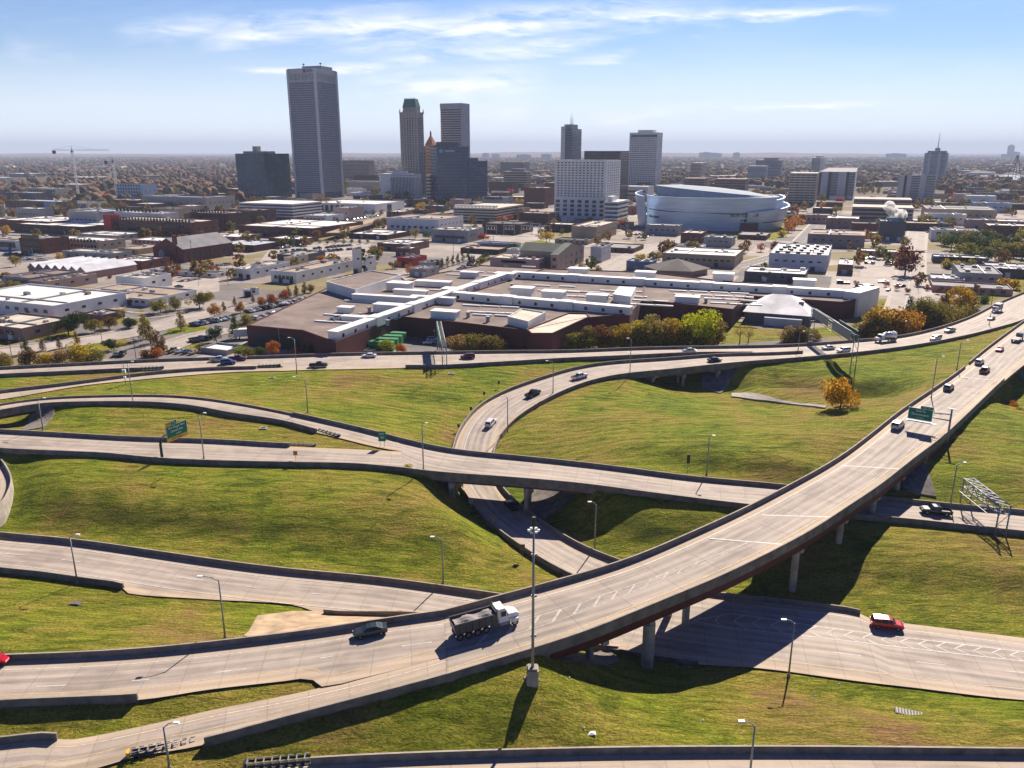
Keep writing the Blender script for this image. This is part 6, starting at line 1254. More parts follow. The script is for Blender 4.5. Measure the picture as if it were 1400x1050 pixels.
# loading dock canopy and trailers
p = W(372, 468, 0)
for i, (x, y) in enumerate(((600, 472), (604, 468), (610, 464), (616, 460))): pass
for i in range(4):
    p = W(505+i*6, 479-i*4.3, 0); tt = link('shipping_container', None, loc=p, rz=R(-12), label='green ribbed shipping container, %s of four behind the freeway' % ('first', 'second', 'third', 'last')[i], cat='container', group='green containers in the factory yard'); m = MB(); m.box(-9, 0, .2, 9, 2.9, 3.4); [m.box(-9+k*1.2, -.08, .3, -8.4+k*1.2, 0, 3.3) for k in range(15)]; m.build('body', mat('container_green', (.03, .2, .08), .6), tt); MB().box(9, .1, .3, 9.1, 2.8, 3.3).build('door', MATS['container_green'], tt)
for x, y, lb in ((349, 462, 'white box trailer at the dark loading dock of the factory'),):
    p = W(x, y, 0); tt = link('box_trailer', None, loc=p, rz=R(18), label=lb, cat='trailer'); MB().box(-8, -1.3, 1.1, 8, 1.3, 4).build('body', white, tt); MB().box(5, -1, 0, 6.6, 1, 1.1).box(-6, -.9, 0, -5.6, .9, 1.1).build('wheel', dark, tt)
b = place('dock_shed', 274, 311, 320, 486, 479, 'low white roofed shed behind the freeway by the lot', 'shed', d=9); body(b, 'grey', 'white')
m = MB(); q0, q1 = W(346, 446.8, 7.5), W(408, 452.4, 7.5); q0.z = q1.z = 0; M = Matrix.Translation(q0) @ Matrix.Rotation(math.atan2((q1-q0).y, (q1-q0).x), 4, 'Z'); m.box(0, -.12, .2, (q1-q0).length, .3, 5.4, M=M); m.build('dock_opening', dark, t)
for x, y in ((492, 436),): pass
# --- arena
t = link('arena', None, loc=W(974, 309, 0), label='big steel clad arena with swirling curved blue panels', cat='arena')
pc = W(974, 309, 0); hw = 66.; hd = 56.
am = bpy.data.materials.new('arena_steel'); am.use_nodes = True; tt = NT(am.node_tree); tt.n.clear(); tcn = tt.a('ShaderNodeTexCoord'); sxx = tt.a('ShaderNodeSeparateXYZ', ins={0: (tcn, 'Object')})
fx = tt.math('LESS_THAN', tt.math('FRACT', tt.math('DIVIDE', (sxx, 2), 2.4)), .06); nzz = tt.a('ShaderNodeTexNoise', ins={'Vector': tt.a('ShaderNodeMapping', ins={0: (tcn, 'Object'), 3: (.02, .02, .4)}), 'Scale': 2., 'Detail': 3.}); cc = tt.mix(1., (.5, .62, .78), (tt.ramp(nzz, [(.3, .8), (.7, 1.1)]), 0), 'MULTIPLY'); cc = tt.mix(tt.math('MULTIPLY', fx, .4), cc, (.1, .14, .22))
bs = tt.a('ShaderNodeBsdfPrincipled', ins={'Base Color': (cc, 2), 'Metallic': .3, 'Roughness': .35}); tt.a('ShaderNodeOutputMaterial', ins={0: bs})
def ring_wall(a0, a1, zb, zt, sc0, sc1, name, m_, n=48, th=1.2, off=(0, 0)):
    """curved leaning wall, heights and radii are functions of the fraction along"""
    m = MB()
    for i in range(n+1):
        f = i/n; a = R(a0+(a1-a0)*f); g = lambda v: v(f) if callable(v) else v
        for s_, z in ((g(sc0), g(zb)), (g(sc1), g(zt)), (g(sc1)-th/hw, g(zt)), (g(sc0)-th/hw, g(zb))): m.v.append((math.cos(a)*hw*s_+off[0], math.sin(a)*hd*s_+off[1], z))
    for i in range(n):
        for k in range(4): m.f.append((i*4+k, i*4+(k+1) % 4, (i+1)*4+(k+1) % 4, (i+1)*4+k)); m.m.append(0)
    m.f += [(3, 2, 1, 0), (n*4, n*4+1, n*4+2, n*4+3)]; m.m += [0, 0]
    return m.build(name, m_, t, smooth=False)
HA = 18.
ring_wall(176, 318, 0, 30, .97, lambda f: 1.0+.03*math.sin(f*3), 'front_shell', am, 60)
ring_wall(148, 200, 0, lambda f: 33-3*f, 1.0, 1.07, 'left_sweep_shell', am, 24, 1.5, (-7, -3))
ring_wall(285, 372, 0, lambda f: 17+6*f, .99, lambda f: 1.05+.05*f, 'right_shell', am, 40)
ring_wall(292, 368, lambda f: 12+4*f, lambda f: 26+4*f, .95, 1.01, 'upper_right_shell', am, 40)
m = MB(); n = 60; pts = [(math.cos(2*math.pi*k/n), math.sin(2*math.pi*k/n)) for k in range(n)]; tp = lambda x, s_: 33.8-6.*x*s_
m.v += [(x*hw*.93, y*hd*.93, 0) for x, y in pts]+[(x*hw*.93, y*hd*.93, 29.) for x, y in pts]+[(x*hw*.84, y*hd*.84, 29.3) for x, y in pts]+[(x*hw*.86, y*hd*.86+4, tp(x, .86)) for x, y in pts]+[(x*hw*.5, y*hd*.5+4, tp(x, .5)+2.5) for x, y in pts]+[(x*hw*.15, y*hd*.15+4, tp(x, .15)+3.2) for x, y in pts]
for q in range(5): m.f += [(q*n+i, q*n+(i+1) % n, (q+1)*n+(i+1) % n, (q+1)*n+i) for i in range(n)]
m.f.append(tuple(range(5*n, 6*n))); m.m = [0]*len(m.f); m.build('roof', wallc, t, col=(.26, .31, .38))
for a0, a1, z0, z1, s0 in ((188, 300, 9.5, 8.2, .985), (292, 350, 13, 15, 1.035), (300, 352, 7, 7.5, 1.03), (190, 285, 17, 15, 1.0), (200, 284, 23, 19, 1.0)): ring_wall(a0, a1, lambda f: z0+(z1-z0)*f, lambda f: z0+(z1-z0)*f+(2.1 if z0 in (9.5, 13) else .8), s0, s0+.004, 'window_strip', glass, 30, .6)
a = R(283); o = link('lettering', text_mesh('BOK CENTER', 4.6), t); o.data.materials.append(dark); o.rotation_euler = (R(90), 0, R(10)); o.location = (math.cos(a)*hw*1.02, math.sin(a)*hd*1.03, 14.5)
a = R(288); MB().box(math.cos(a)*hw-8, math.sin(a)*hd-3, 0, math.cos(a)*hw+8, math.sin(a)*hd+2, 7.5).build('entrance', mat('entrance_maroon', (.12, .04, .05)), t); FOOT.append((pc.x, pc.y, hw*1.1, hd*1.15, 0))
# --- cranes
def crane(px, py, ytop, xl, xr, label):
    p = W(px, py, 0); h = hgt(p, 0, ytop); k = (p.y*cp+HC*sp)/FP; t = link('tower_crane', None, loc=p, label=label, cat='crane'); m = MB(); s_ = 1.3; n = int(h/5)
    for x in (-s_, s_):
        for y in (-s_, s_): m.box(x-.2, y-.2, 0, x+.2, y+.2, h)
    for q in range(n):
        z = h*q/n; z2 = h*(q+1)/n
        for y in (-s_, s_): m.cyl((-s_, y, z), (s_, y, z2), .14, n=4); m.cyl((y, -s_, z), (y, s_, z2), .14, n=4)
    m.build('mast', mat('crane_white', (.6, .58, .58)), t); m = MB(); l0, l1 = -(px-xl)*k, (xr-px)*k
    for y in (-.7, .7): m.box(l0, y-.15, h, l1, y+.15, h+.35)
    m.box(l0, -.15, h+1.8, l1, .15, h+2.1); nn = int((l1-l0)/3)
    for q in range(nn): x = l0+(l1-l0)*q/nn; m.cyl((x, -.7, h), (x+1.5, 0, h+2), .1, n=4).cyl((x+1.5, 0, h+2), (x+3, .7, h), .1, n=4)
    m.build('jib', steel, t); MB().box(l0, -1.6, h-4.5, l0+4, 1.6, h).build('counterweight', dark, t); MB().box(-1.4, -1.4, h-2.4, 1.4, 1.4, h).build('cabin', dark, t); MB().cyl((0, 0, h), (0, 0, h+7), .7, .2, 6).build('apex', steel, t)
    for a_, b_ in (((0, 0, h+7), (l0*.9, 0, h+2)), ((0, 0, h+7), (l1*.6, 0, h+2))): MB().cyl(a_, b_, .12, n=4).build('tie_cable', dark, t)
crane(108, 272, 206, 82, 158, 'tall tower crane standing above the left part of town'); crane(161, 270, 220, 150, 166, 'shorter tower crane right of the tall one')
# derrick on the river
p = W(1386, 244, 0); h = hgt(p, 0, 212); t = link('lattice_tower', None, loc=p, label='dark lattice tower leaning over the river at far right', cat='lattice tower'); m = MB(); w0 = 12
for q in range(10):
    z, z2 = h*q/10, h*(q+1)/10; a, c = w0*(1-q/11), w0*(1-(q+1)/11)
    for s_ in (-1, 1):
        for u in (-1, 1): m.cyl((s_*a, u*a, z), (s_*c, u*c, z2), .8, n=4)
        m.cyl((-s_*a, -a, z), (s_*c, -c, z2), .5, n=4)
m.build('lattice', dark, t)
# overpass in town and parking decks
t = link('city_overpass', None, label='tan curving city overpass in front of the civic hall', cat='bridge'); P_ = [W(x, y, 6) for x, y in ((455, 318), (475, 312), (500, 305), (512, 300), (540, 297), (620, 291))]; m = MB()
for a_, b_ in zip(P_[:-1], P_[1:]): d = b_-a_; M = Matrix.Translation((a_.x, a_.y, 0)) @ Matrix.Rotation(math.atan2(d.y, d.x), 4, 'Z'); m.box(-.5, -6, 4.8, d.length, 6, 6, M=M).box(-.5, -6.3, 5, d.length, -5.8, 7, M=M).box(d.length*.5, -3, 0, d.length*.5+1.5, 3, 4.8, M=M)
m.build('deck', tanc, t)
# river glimpse and fill
def patch(name, pts, m_, z=.03, holes=None):
    P = [W(x, y, 0) for x, y in pts]; n = len(P); ar = sum(P[i].x*P[(i+1) % n].y-P[(i+1) % n].x*P[i].y for i in range(n))
    if ar < 0: P.reverse()
    return MB().add([(p.x, p.y, z) for p in P], [tuple(range(n))]).build(name, m_, kind='structure')
patch('river', [(1345, 244), (1375, 240), (1420, 238), (1420, 246), (1380, 246.5)], mat('bright_water', (.5, .5, .5), .12, .1, .01, 0, 0, .8), 1.)
# ---------------------------------------------------------------- streets, lots, lawns
def street(pts, wd, m_=strm, name='street', z=.05, lines=True):
    P = [W(x, y, 0) for x, y in pts]; P = [Vector(p) for p in spline(P, 8.)]; m = MB(); n = len(P)
    for i, p in enumerate(P):
        d = (P[min(i+1, n-1)]-P[max(i-1, 0)]).normalized(); q = Vector((-d.y, d.x, 0))
        for o, dz in ((-wd/2-2.2, .12), (-wd/2, .12), (-wd/2, 0), (wd/2, 0), (wd/2, .12), (wd/2+2.2, .12)): m.v.append(tuple(p+q*o+Vector((0, 0, z+dz))))
    for i in range(n-1):
        for k in range(5): m.f.append((i*6+k+1, i*6+k, (i+1)*6+k, (i+1)*6+k+1)[::-1]); m.m.append(1 if k in (0, 1, 3, 4) else 0)
    if (Vector(m.v[m.f[2][1]])-Vector(m.v[m.f[2][0]])).cross(Vector(m.v[m.f[2][2]])-Vector(m.v[m.f[2][1]])).z < 0: m.f = [f[::-1] for f in m.f]
    if lines:
        for i in range(0, n-1, 1):
            d = (P[i+1]-P[i]).normalized(); q = Vector((-d.y, d.x, 0))*.1; a = P[i]+Vector((0, 0, z+.02)); b_ = P[i].lerp(P[i+1], .55)+Vector((0, 0, z+.02)); m.add([a-q, b_-q, b_+q, a+q], [(0, 1, 2, 3)], 2)
    return m.build(name, [m_, conc, line], kind='structure')
lawn = grass
street([(1236, 425), (1241, 400), (1246, 365), (1252, 330), (1258, 300)], 13); street([(1068, 372), (1085, 348), (1110, 318), (1136, 288)], 15, asph)
street([(830, 372), (868, 348), (905, 335), (940, 326)], 11); street([(-60, 494), (0, 482), (90, 470), (183, 454), (240, 440), (290, 424)], 13, lotm); street([(215, 480), (262, 462), (315, 450)], 9, lotm)
street([(470, 405), (560, 375), (640, 352), (700, 322), (757, 297), (800, 280)], 13); street([(0, 408), (110, 408), (200, 400)], 9, asph); street([(120, 424), (200, 432), (260, 424)], 9, asph)
street([(1000, 366), (1100, 345), (1240, 344), (1400, 345)], 10, asph); street([(150, 372), (300, 366), (430, 352)], 9); street([(0, 322), (130, 345), (330, 372)], 8, asph); street([(430, 330), (640, 335), (840, 340)], 9, asph); street([(880, 322), (1060, 330), (1090, 332)], 10)
for nm, m_, P in (('parking_lot', lotm, [(1128, 405), (1288, 404), (1312, 384), (1140, 380)]), ('parking_lot', lotm, [(1176, 379), (1224, 379), (1222, 350), (1178, 350)]), ('parking_lot', asph, [(262, 456), (320, 447), (430, 412), (432, 402), (340, 418)]), ('yard', lotm, [(322, 492), (520, 487), (470, 472), (414, 472), (335, 466)]),
    ('yard', asph, [(548, 482), (640, 480), (620, 452), (552, 440)]), ('parking_lot', lotm, [(355, 358), (500, 350), (512, 328), (370, 338)]), ('parking_lot', asph, [(440, 308), (520, 300), (512, 292), (446, 298)]), ('yard', lotm, [(225, 412), (300, 398), (300, 375), (205, 388)]), ('yard', asph, [(255, 372), (318, 368), (300, 358), (262, 362)]),
    ('lawn', lawn, [(1172, 440), (1216, 440), (1222, 409), (1174, 409)]), ('lawn', lawn, [(985, 471), (1170, 458), (1170, 446), (1040, 450), (1002, 436), (984, 445)]), ('lawn', lawn, [(100, 481), (150, 479), (182, 470), (170, 463), (112, 470)]), ('lawn', lawn, [(222, 459), (286, 451), (270, 436), (236, 446)]), ('lawn', lawn, [(128, 443), (205, 441), (196, 424), (150, 428)]),
    ('lawn', lawn, [(1290, 425), (1330, 428), (1372, 404), (1340, 400)]), ('lawn', lawn, [(640, 351), (700, 345), (760, 333), (740, 328), (660, 341)]), ('lawn', lawn, [(240, 478), (300, 484), (318, 470), (262, 470)]), ('lawn', lawn, [(-40, 470), (110, 462), (100, 452), (40, 448), (36, 466), (-40, 478)]), ('substation_yard', lotm, [(660, 326), (756, 330), (750, 312), (672, 312)]),
    ('lawn', lawn, [(780, 385), (860, 382), (850, 366), (800, 368)]), ('lawn', lawn, [(900, 322), (1055, 330), (1078, 320), (1084, 306), (1060, 312), (960, 322), (890, 314)]), ('lawn', lawn, [(1222, 318), (1234, 318), (1240, 305), (1232, 302)]), ('plaza', lotm, [(660, 306), (760, 300), (756, 292), (700, 300)])):
    patch(nm, P, m_, {'lawn': .035, 'parking_lot': .025, 'yard': .02}.get(nm, .03))
# substation frames
for i in range(7):
    p = W(672+i*12, 322-(i % 2)*3, 0); t = link('substation_frame', None, loc=p, rz=R(-23), label='pale steel frame of the electric substation left of the tall poles', cat='substation frame', group='substation frames'); m = MB()
    for x in (-5, 5): m.box(x-.2, -.2, 0, x+.2, .2, 9)
    m.box(-5, -.25, 8, 5, .25, 8.6).box(-5, -.25, 5, 5, .25, 5.4); m.build('frame', steel, t); [MB().cyl((x, 0, 5.4), (x, 0, 7), .3, n=6).build('insulator', white, t) for x in (-3, 0, 3)]
# ---------------------------------------------------------------- parked cars (too small to show parts)
def small_car(kind):
    L, bd, gl = shell(kind); m = MB(); m.add(bd.v, bd.f, 0); m.add(gl.v, gl.f, 1); a, b_, r_ = WB[kind]
    for x in (a, b_):
        for y in (-.85, .85): m.cyl((x, y-.12, r_), (x, y+.12, r_), r_, n=8, mi=2)
    return m.mesh('parked_'+kind, [paint, glass, tyre])
SC = {k: small_car(k) for k in ('sedan', 'suv', 'pickup')}
PC = [('white', WHT), ('silver', SIL), ('grey', GRY), ('black', BLK), ('dark red', MAR), ('blue', BLU), ('tan', TAN), ('black', BLK), ('silver', SIL)]
def row(x0, y0, x1, y1, n, desc, az_=None, skip=.0):
    a, b_ = W(x0, y0, 0), W(x1, y1, 0); d = b_-a; az_ = math.atan2(d.y, d.x)+R(90) if az_ is None else az_
    for i in range(n):
        if random.random() < skip: continue
        p = a.lerp(b_, (i+.5)/n); c = random.choice(PC); k = random.choice(('sedan', 'sedan', 'suv', 'pickup'))
        link('parked_car', SC[k], loc=(p.x, p.y, .09), rz=az_+random.choice((0, math.pi))+random.uniform(-.03, .03), col=c[1], label='%s %s parked %s' % (c[0], {'sedan': 'car', 'suv': 'suv', 'pickup': 'pickup'}[k], desc), cat='car', group='cars parked in the city lots')
row(264, 446, 310, 437, 10, 'in the front row below the orange tree'); row(337, 428, 440, 406, 26, 'in the long far row by the orange trees'); row(345, 438, 445, 412, 26, 'in the long near row by the factory'); row(262, 468, 286, 464, 4, 'in the small lot with the dark cone tree')
for i, (a, b_) in enumerate((((440, 307), (518, 296)), ((448, 303), (520, 294)), ((452, 300), (516, 292)))): row(*a, *b_, 16, 'in the lot by the city overpass, %s row' % ('far', 'middle', 'near')[i], skip=.15)
for i, (a, b_, n) in enumerate((((428, 341), (482, 336), 10), ((426, 346), (484, 341), 11), ((378, 341), (425, 334), 10), ((372, 346), (420, 342), 9))): row(*a, *b_, n, 'in the plant lot, %s row' % ('right far', 'right near', 'left far', 'left near')[i], skip=.2)
row(1183, 354, 1198, 355, 3, 'in the upper right lot'); row(1182, 360, 1196, 361, 3, 'in the upper right lot, second row'); row(1211, 361, 1222, 362, 3, 'in the upper right lot beside the street')
row(1144, 387, 1162, 388, 4, 'by the right hall, front lot'); row(1170, 392, 1194, 394, 5, 'in the front right lot'); row(1168, 396, 1192, 398, 4, 'in the front right lot, nearest row', skip=.2); row(1200, 386, 1216, 387, 3, 'in the front right lot, far row'); row(1224, 391, 1236, 393, 2, 'in the front right lot beside the street'); row(1262, 395, 1292, 396, 5, 'by the tree row at the lot edge'); row(1209, 397, 1220, 398, 1, 'alone in the front right lot')
row(1125, 298, 1150, 300, 8, 'at the end of the arena street'); row(868, 322, 900, 316, 8, 'left of the arena entrance'); row(872, 326, 902, 321, 7, 'left of the arena, near row', skip=.2); row(640, 364, 672, 354, 6, 'on the street behind the factory', skip=.2); row(84, 414, 104, 411, 3, 'beside the white warehouse at left'); row(5, 348, 60, 351, 9, 'in front of the arched brick building', skip=.3); row(12, 354, 64, 357, 8, 'in the far left lot, near row', skip=.3)
row(1305, 391, 1325, 393, 3, 'at the grey metal warehouse'); row(90, 484, 110, 482, 3, 'behind the freeway bushes at left'); row(155, 487, 172, 486, 2, 'behind the freeway left of the cone trees'); row(233, 481, 270, 484, 4, 'behind the freeway by the small shed'); row(1262, 312, 1272, 320, 3, 'by the broad tree near the convention hall'); row(620, 372, 650, 362, 5, 'in the shop lot by the cone trees', skip=.2); row(700, 300, 750, 294, 6, 'along the street with orange trees', skip=.3); row(295, 364, 316, 362, 4, 'beside the gabled brick hall')
for x, y, k, c, lb, dy in ((553, 457, 'sedan', WHT, 'white car in the factory courtyard', 0), (586, 470, 'sedan', WHT, 'white car parked behind the freeway gantry', .2), (592, 466, 'suv', WHT, 'second white suv behind the freeway gantry', .2), (505, 481, 'sedan', SIL, 'silver car just behind the freeway barrier by the containers', 0), (392, 470, 'sedan', SIL, 'silver car in the shaded factory dock', 0), (245, 393, 'sedan', GRY, 'grey car alone in the pale yard at left', 0), (221, 399, 'pickup', WHT, 'white truck beside the white box hall', 0)):
    link('parked_car', SC[k], loc=W(x, y, 0)+Vector((0, 0, .05)), rz=R(12)+dy, col=c, label=lb, cat='car', group='cars parked in the city lots')
p = W(460, 437, 7.5); link('parked_car', SC['pickup'], loc=p, rz=R(15), col=WHT, label='white pickup standing on the brown factory roof', cat='car')
# ---------------------------------------------------------------- trees
def crown_mesh(kind, seed, nq, ls):
    rs = np.random.RandomState(seed); P = []; cl = []
    if kind == 'round':
        for k in range(22): a = rs.rand()*6.28; rr = .31*math.sqrt(rs.rand()); z = .2+.64*rs.rand(); cl.append((math.cos(a)*rr*(1.25-abs(z-.5)), math.sin(a)*rr*(1.25-abs(z-.5)), z, .12+.1*rs.rand()))
    elif kind == 'wide':
        for k in range(22): a = rs.rand()*6.28; rr = .52*math.sqrt(rs.rand()); cl.append((math.cos(a)*rr, math.sin(a)*rr, .3+.5*rs.rand()*(1-rr*.8), .13+.11*rs.rand()))
    elif kind == 'cone':
        for k in range(22): z = .16+.78*(k/21); r_ = .23*(1-z)**.75+.02; a = rs.rand()*6.28; cl.append((math.cos(a)*r_*.7, math.sin(a)*r_*.7, z, r_*.62+.03))
    elif kind == 'bush':
        for k in range(16): a = rs.rand()*6.28; rr = .4*math.sqrt(rs.rand()); cl.append((math.cos(a)*rr, math.sin(a)*rr, .12+(.62-.5*rr)*rs.rand(), .18+.12*rs.rand()))
    else:   # sparse
        for k in range(14): a = rs.rand()*6.28; rr = .3*math.sqrt(rs.rand()); cl.append((math.cos(a)*rr, math.sin(a)*rr, .4+.5*rs.rand(), .08+.08*rs.rand()))
    cl = np.array(cl); w_ = cl[:, 3]**2; w_ /= w_.sum(); idx = rs.choice(len(cl), nq, p=w_); d = rs.randn(nq, 3); d /= np.linalg.norm(d, axis=1)[:, None]
    c = cl[idx, :3]+d*(cl[idx, 3:4]*(.55+.5*rs.rand(nq, 1)**.6)*(1, 1, .85)); c[:, 2] = np.maximum(c[:, 2], .04)
    u = rs.randn(nq, 3); nrm = d+.8*rs.randn(nq, 3); nrm /= np.linalg.norm(nrm, axis=1)[:, None]; u -= (u*nrm).sum(1)[:, None]*nrm; u /= np.linalg.norm(u, axis=1)[:, None]; v = np.cross(nrm, u); s_ = ls*(.6+.8*rs.rand(nq, 1))
    V_ = np.stack([c-u*s_, c+v*s_*.7, c+u*s_, c-v*s_*.7], 1).reshape(-1, 3); return np_mesh('crown', V_, np.arange(nq*4).reshape(-1, 4), [leaf], smooth=False)
def trunk_mesh(kind, seed):
    rs = random.Random(seed); m = MB(); top = {'cone': .8, 'round': .5, 'wide': .4, 'bush': .2, 'sparse': .6}[kind]; m.cyl((0, 0, -.03), (.01, 0, top), .028, .012, 7)
    for k in range(7): a = rs.random()*6.28; z = top*(.45+.5*rs.random()); r_ = {'cone': .08, 'wide': .42, 'bush': .25}.get(kind, .24); m.cyl((0, 0, z), (math.cos(a)*r_, math.sin(a)*r_, z+.25), .012, .004, 5)
    return m.mesh('trunk', bark)
TP = {}
def tree(px, py, hpx, kind, col, desc, z=None, small=False, name=None, w_=1., grp=None, hm=None):
    b_ = W(px, py, 0) if z is None else z; k = (b_.y*cp+(HC-b_.z)*sp)/FP; h = hm or hpx*k*1.04; sd_ = random.randrange(3); key = (kind, sd_, small)
    if key not in TP:
        nq, ls = {'round': (3600, .022), 'wide': (4200, .024), 'cone': (1700, .02), 'bush': (2200, .034), 'sparse': (650, .018)}[kind]
        if small: nq, ls = nq//6, ls*2.1
        TP[key] = (crown_mesh(kind, hash(kind) % 7+sd_*11 if 0 else len(kind)*5+sd_*11, nq, ls), trunk_mesh(kind, sd_))
    cr, tk = TP[key]; t = link(name or ('bush' if kind == 'bush' else 'tree'), None, loc=b_, rz=random.uniform(0, 6.28), label=desc, cat='bush' if kind == 'bush' else 'tree', group=grp)
    t.scale = (h*w_, h*w_, h); cc = tuple(max(0, c*random.uniform(.88, 1.12)) for c in col); link('crown', cr, t, col=cc); link('trunk', tk, t); return t
GR, DG, OL, YG, GO, OR, RD, BR, TN = (.08, .12, .025), (.045, .075, .02), (.25, .21, .04), (.32, .3, .03), (.5, .33, .02), (.5, .17, .02), (.36, .06, .02), (.2, .1, .035), (.36, .25, .08)
CN = {GR: 'green', DG: 'dark green', OL: 'olive', YG: 'yellow green', GO: 'golden', OR: 'orange', RD: 'red', BR: 'brown', TN: 'tan'}
SH = {'round': 'round tree', 'wide': 'broad spreading tree', 'cone': 'cone shaped tree', 'bush': 'low bush', 'sparse': 'thin sparse tree'}
TL = [(41, 499, 26, 'bush', BR), (62, 499, 20, 'bush', GO), (77, 499, 26, 'bush', TN), (110, 497, 34, 'bush', GO), (130, 496, 24, 'bush', OL), (5, 500, 22, 'bush', OL), (94, 458, 38, 'wide', DG), (36, 484, 24, 'cone', DG), (59, 480, 18, 'cone', BR), (82, 477, 16, 'cone', BR), (105, 472, 20, 'cone', OL), (156, 479, 20, 'wide', DG), (200, 464, 36, 'cone', OL), (206, 470, 32, 'cone', OL), (217, 486, 36, 'cone', BR), (224, 484, 26, 'cone', BR), (211, 490, 18, 'bush', OR), (200, 489, 14, 'bush', OR), (248, 452, 28, 'cone', OL), (220, 428, 22, 'wide', OL), (240, 424, 20, 'round', OL), (273, 421, 28, 'wide', OL), (294, 434, 20, 'round', OR), (306, 426, 14, 'cone', BR), (296, 468, 24, 'round', DG), (323, 463, 34, 'cone', GR), (337, 443, 18, 'bush', OL), (329, 428, 16, 'round', OR),
 (359, 419, 15, 'round', OR), (373, 417, 17, 'round', RD), (388, 411, 16, 'round', RD), (395, 407, 16, 'cone', BR), (406, 406, 17, 'cone', BR), (417, 402, 17, 'cone', DG), (425, 400, 12, 'round', BR), (321, 418, 13, 'cone', BR), (346, 414, 12, 'cone', BR), (330, 487, 18, 'bush', YG), (341, 486, 14, 'bush', OL), (356, 486, 16, 'bush', GR), (374, 487, 22, 'round', OR), (429, 484, 20, 'bush', GR), (457, 482, 16, 'bush', OR), (404, 485, 14, 'bush', OR), (529, 481, 22, 'bush', YG), (549, 481, 16, 'bush', OR), (480, 482, 10, 'bush', GO), (275, 478, 12, 'bush', OL), (60, 452, 12, 'bush', YG), (130, 455, 22, 'wide', OL), (150, 450, 20, 'wide', BR), (178, 448, 18, 'bush', DG), (170, 440, 22, 'sparse', TN),
 (629, 479, 28, 'bush', TN), (642, 480, 26, 'bush', TN), (651, 479, 28, 'bush', OL), (668, 479, 28, 'bush', OL), (690, 477, 12, 'bush', OR), (729, 478, 22, 'bush', OL), (741, 478, 20, 'bush', OL), (754, 478, 22, 'bush', OL), (768, 477, 24, 'bush', OL), (779, 477, 24, 'bush', OL), (792, 476, 26, 'bush', OL), (806, 475, 30, 'round', OL), (823, 476, 32, 'round', BR), (838, 475, 30, 'round', OL), (851, 476, 34, 'round', GO), (868, 475, 34, 'round', OL), (880, 474, 40, 'round', GO), (893, 473, 44, 'round', TN), (907, 473, 42, 'round', GO), (922, 472, 36, 'round', GO), (936, 472, 34, 'round', OL), (954, 472, 54, 'round', (.6, .5, .01)), (974, 472, 36, 'round', OL), (966, 473, 26, 'bush', GO),
 (1011, 470, 26, 'sparse', TN), (1023, 469, 22, 'sparse', TN), (1077, 467, 24, 'bush', TN), (1088, 467, 26, 'bush', BR), (1097, 467, 24, 'bush', OL), (1112, 464, 18, 'bush', OL), (1120, 436, 12, 'bush', OR), (1183, 459, 26, 'bush', OL), (1196, 459, 36, 'round', TN), (1210, 459, 48, 'bush', (.5, .27, .02)), (1228, 457, 46, 'bush', (.5, .27, .02)), (1242, 440, 36, 'cone', DG), (1250, 447, 30, 'round', DG), (1263, 450, 44, 'round', OL), (1280, 449, 44, 'wide', OL), (1296, 440, 30, 'bush', OL), (1292, 420, 30, 'cone', BR), (1298, 418, 26, 'cone', BR), (1311, 426, 36, 'round', GO), (1329, 423, 36, 'cone', BR), (1318, 437, 24, 'bush', OL), (1330, 433, 16, 'bush', DG), (1344, 414, 14, 'bush', GR), (1375, 395, 20, 'bush', GO), (1385, 396, 18, 'bush', GO), (1366, 397, 14, 'bush', OL),
 (1346, 574, 22, 'bush', YG), (1362, 572, 20, 'bush', YG), (1376, 576, 22, 'bush', YG), (1390, 575, 24, 'bush', YG), (1384, 560, 14, 'bush', OR),
 (1237, 376, 42, 'round', (.16, .05, .035)), (1233, 366, 26, 'round', (.16, .05, .035)), (1267, 312, 22, 'wide', OL), (1300, 310, 16, 'wide', OL), (1086, 314, 20, 'wide', OR), (1078, 318, 16, 'round', OR), (1094, 306, 14, 'round', GO), (1070, 324, 12, 'bush', GO), (1143, 292, 12, 'wide', OL), (747, 332, 18, 'wide', GO), (702, 343, 13, 'wide', GR), (745, 345, 8, 'round', DG), (783, 362, 14, 'round', DG), (796, 372, 14, 'round', OL), (817, 379, 16, 'round', BR), (833, 384, 10, 'bush', OR), (857, 384, 14, 'round', RD), (905, 387, 8, 'bush', BR), (940, 389, 8, 'bush', DG), (657, 357, 10, 'wide', DG), (664, 354, 10, 'wide', DG), (560, 375, 14, 'round', OR), (436, 322, 12, 'wide', RD), (450, 322, 12, 'wide', BR), (292, 318, 12, 'round', GO), (82, 357, 13, 'round', GO), (5, 330, 10, 'wide', OR), (3, 385, 16, 'wide', BR), (14, 388, 14, 'wide', BR), (19, 400, 18, 'round', OL), (4, 402, 16, 'round', OL), (90, 392, 12, 'round', RD), (98, 388, 11, 'round', RD), (224, 284, 9, 'wide', GO), (204, 285, 9, 'wide', GR), (183, 288, 9, 'wide', BR), (150, 381, 6, 'bush', RD), (228, 388, 9, 'cone', RD), (276, 374, 9, 'round', RD), (287, 374, 9, 'round', RD), (298, 373, 9, 'round', RD), (266, 376, 22, 'cone', DG), (810, 322, 10, 'wide', OR), (820, 321, 9, 'wide', RD), (853, 312, 14, 'wide', RD), (868, 290, 10, 'wide', OR), (1290, 425, 8, 'bush', RD)]
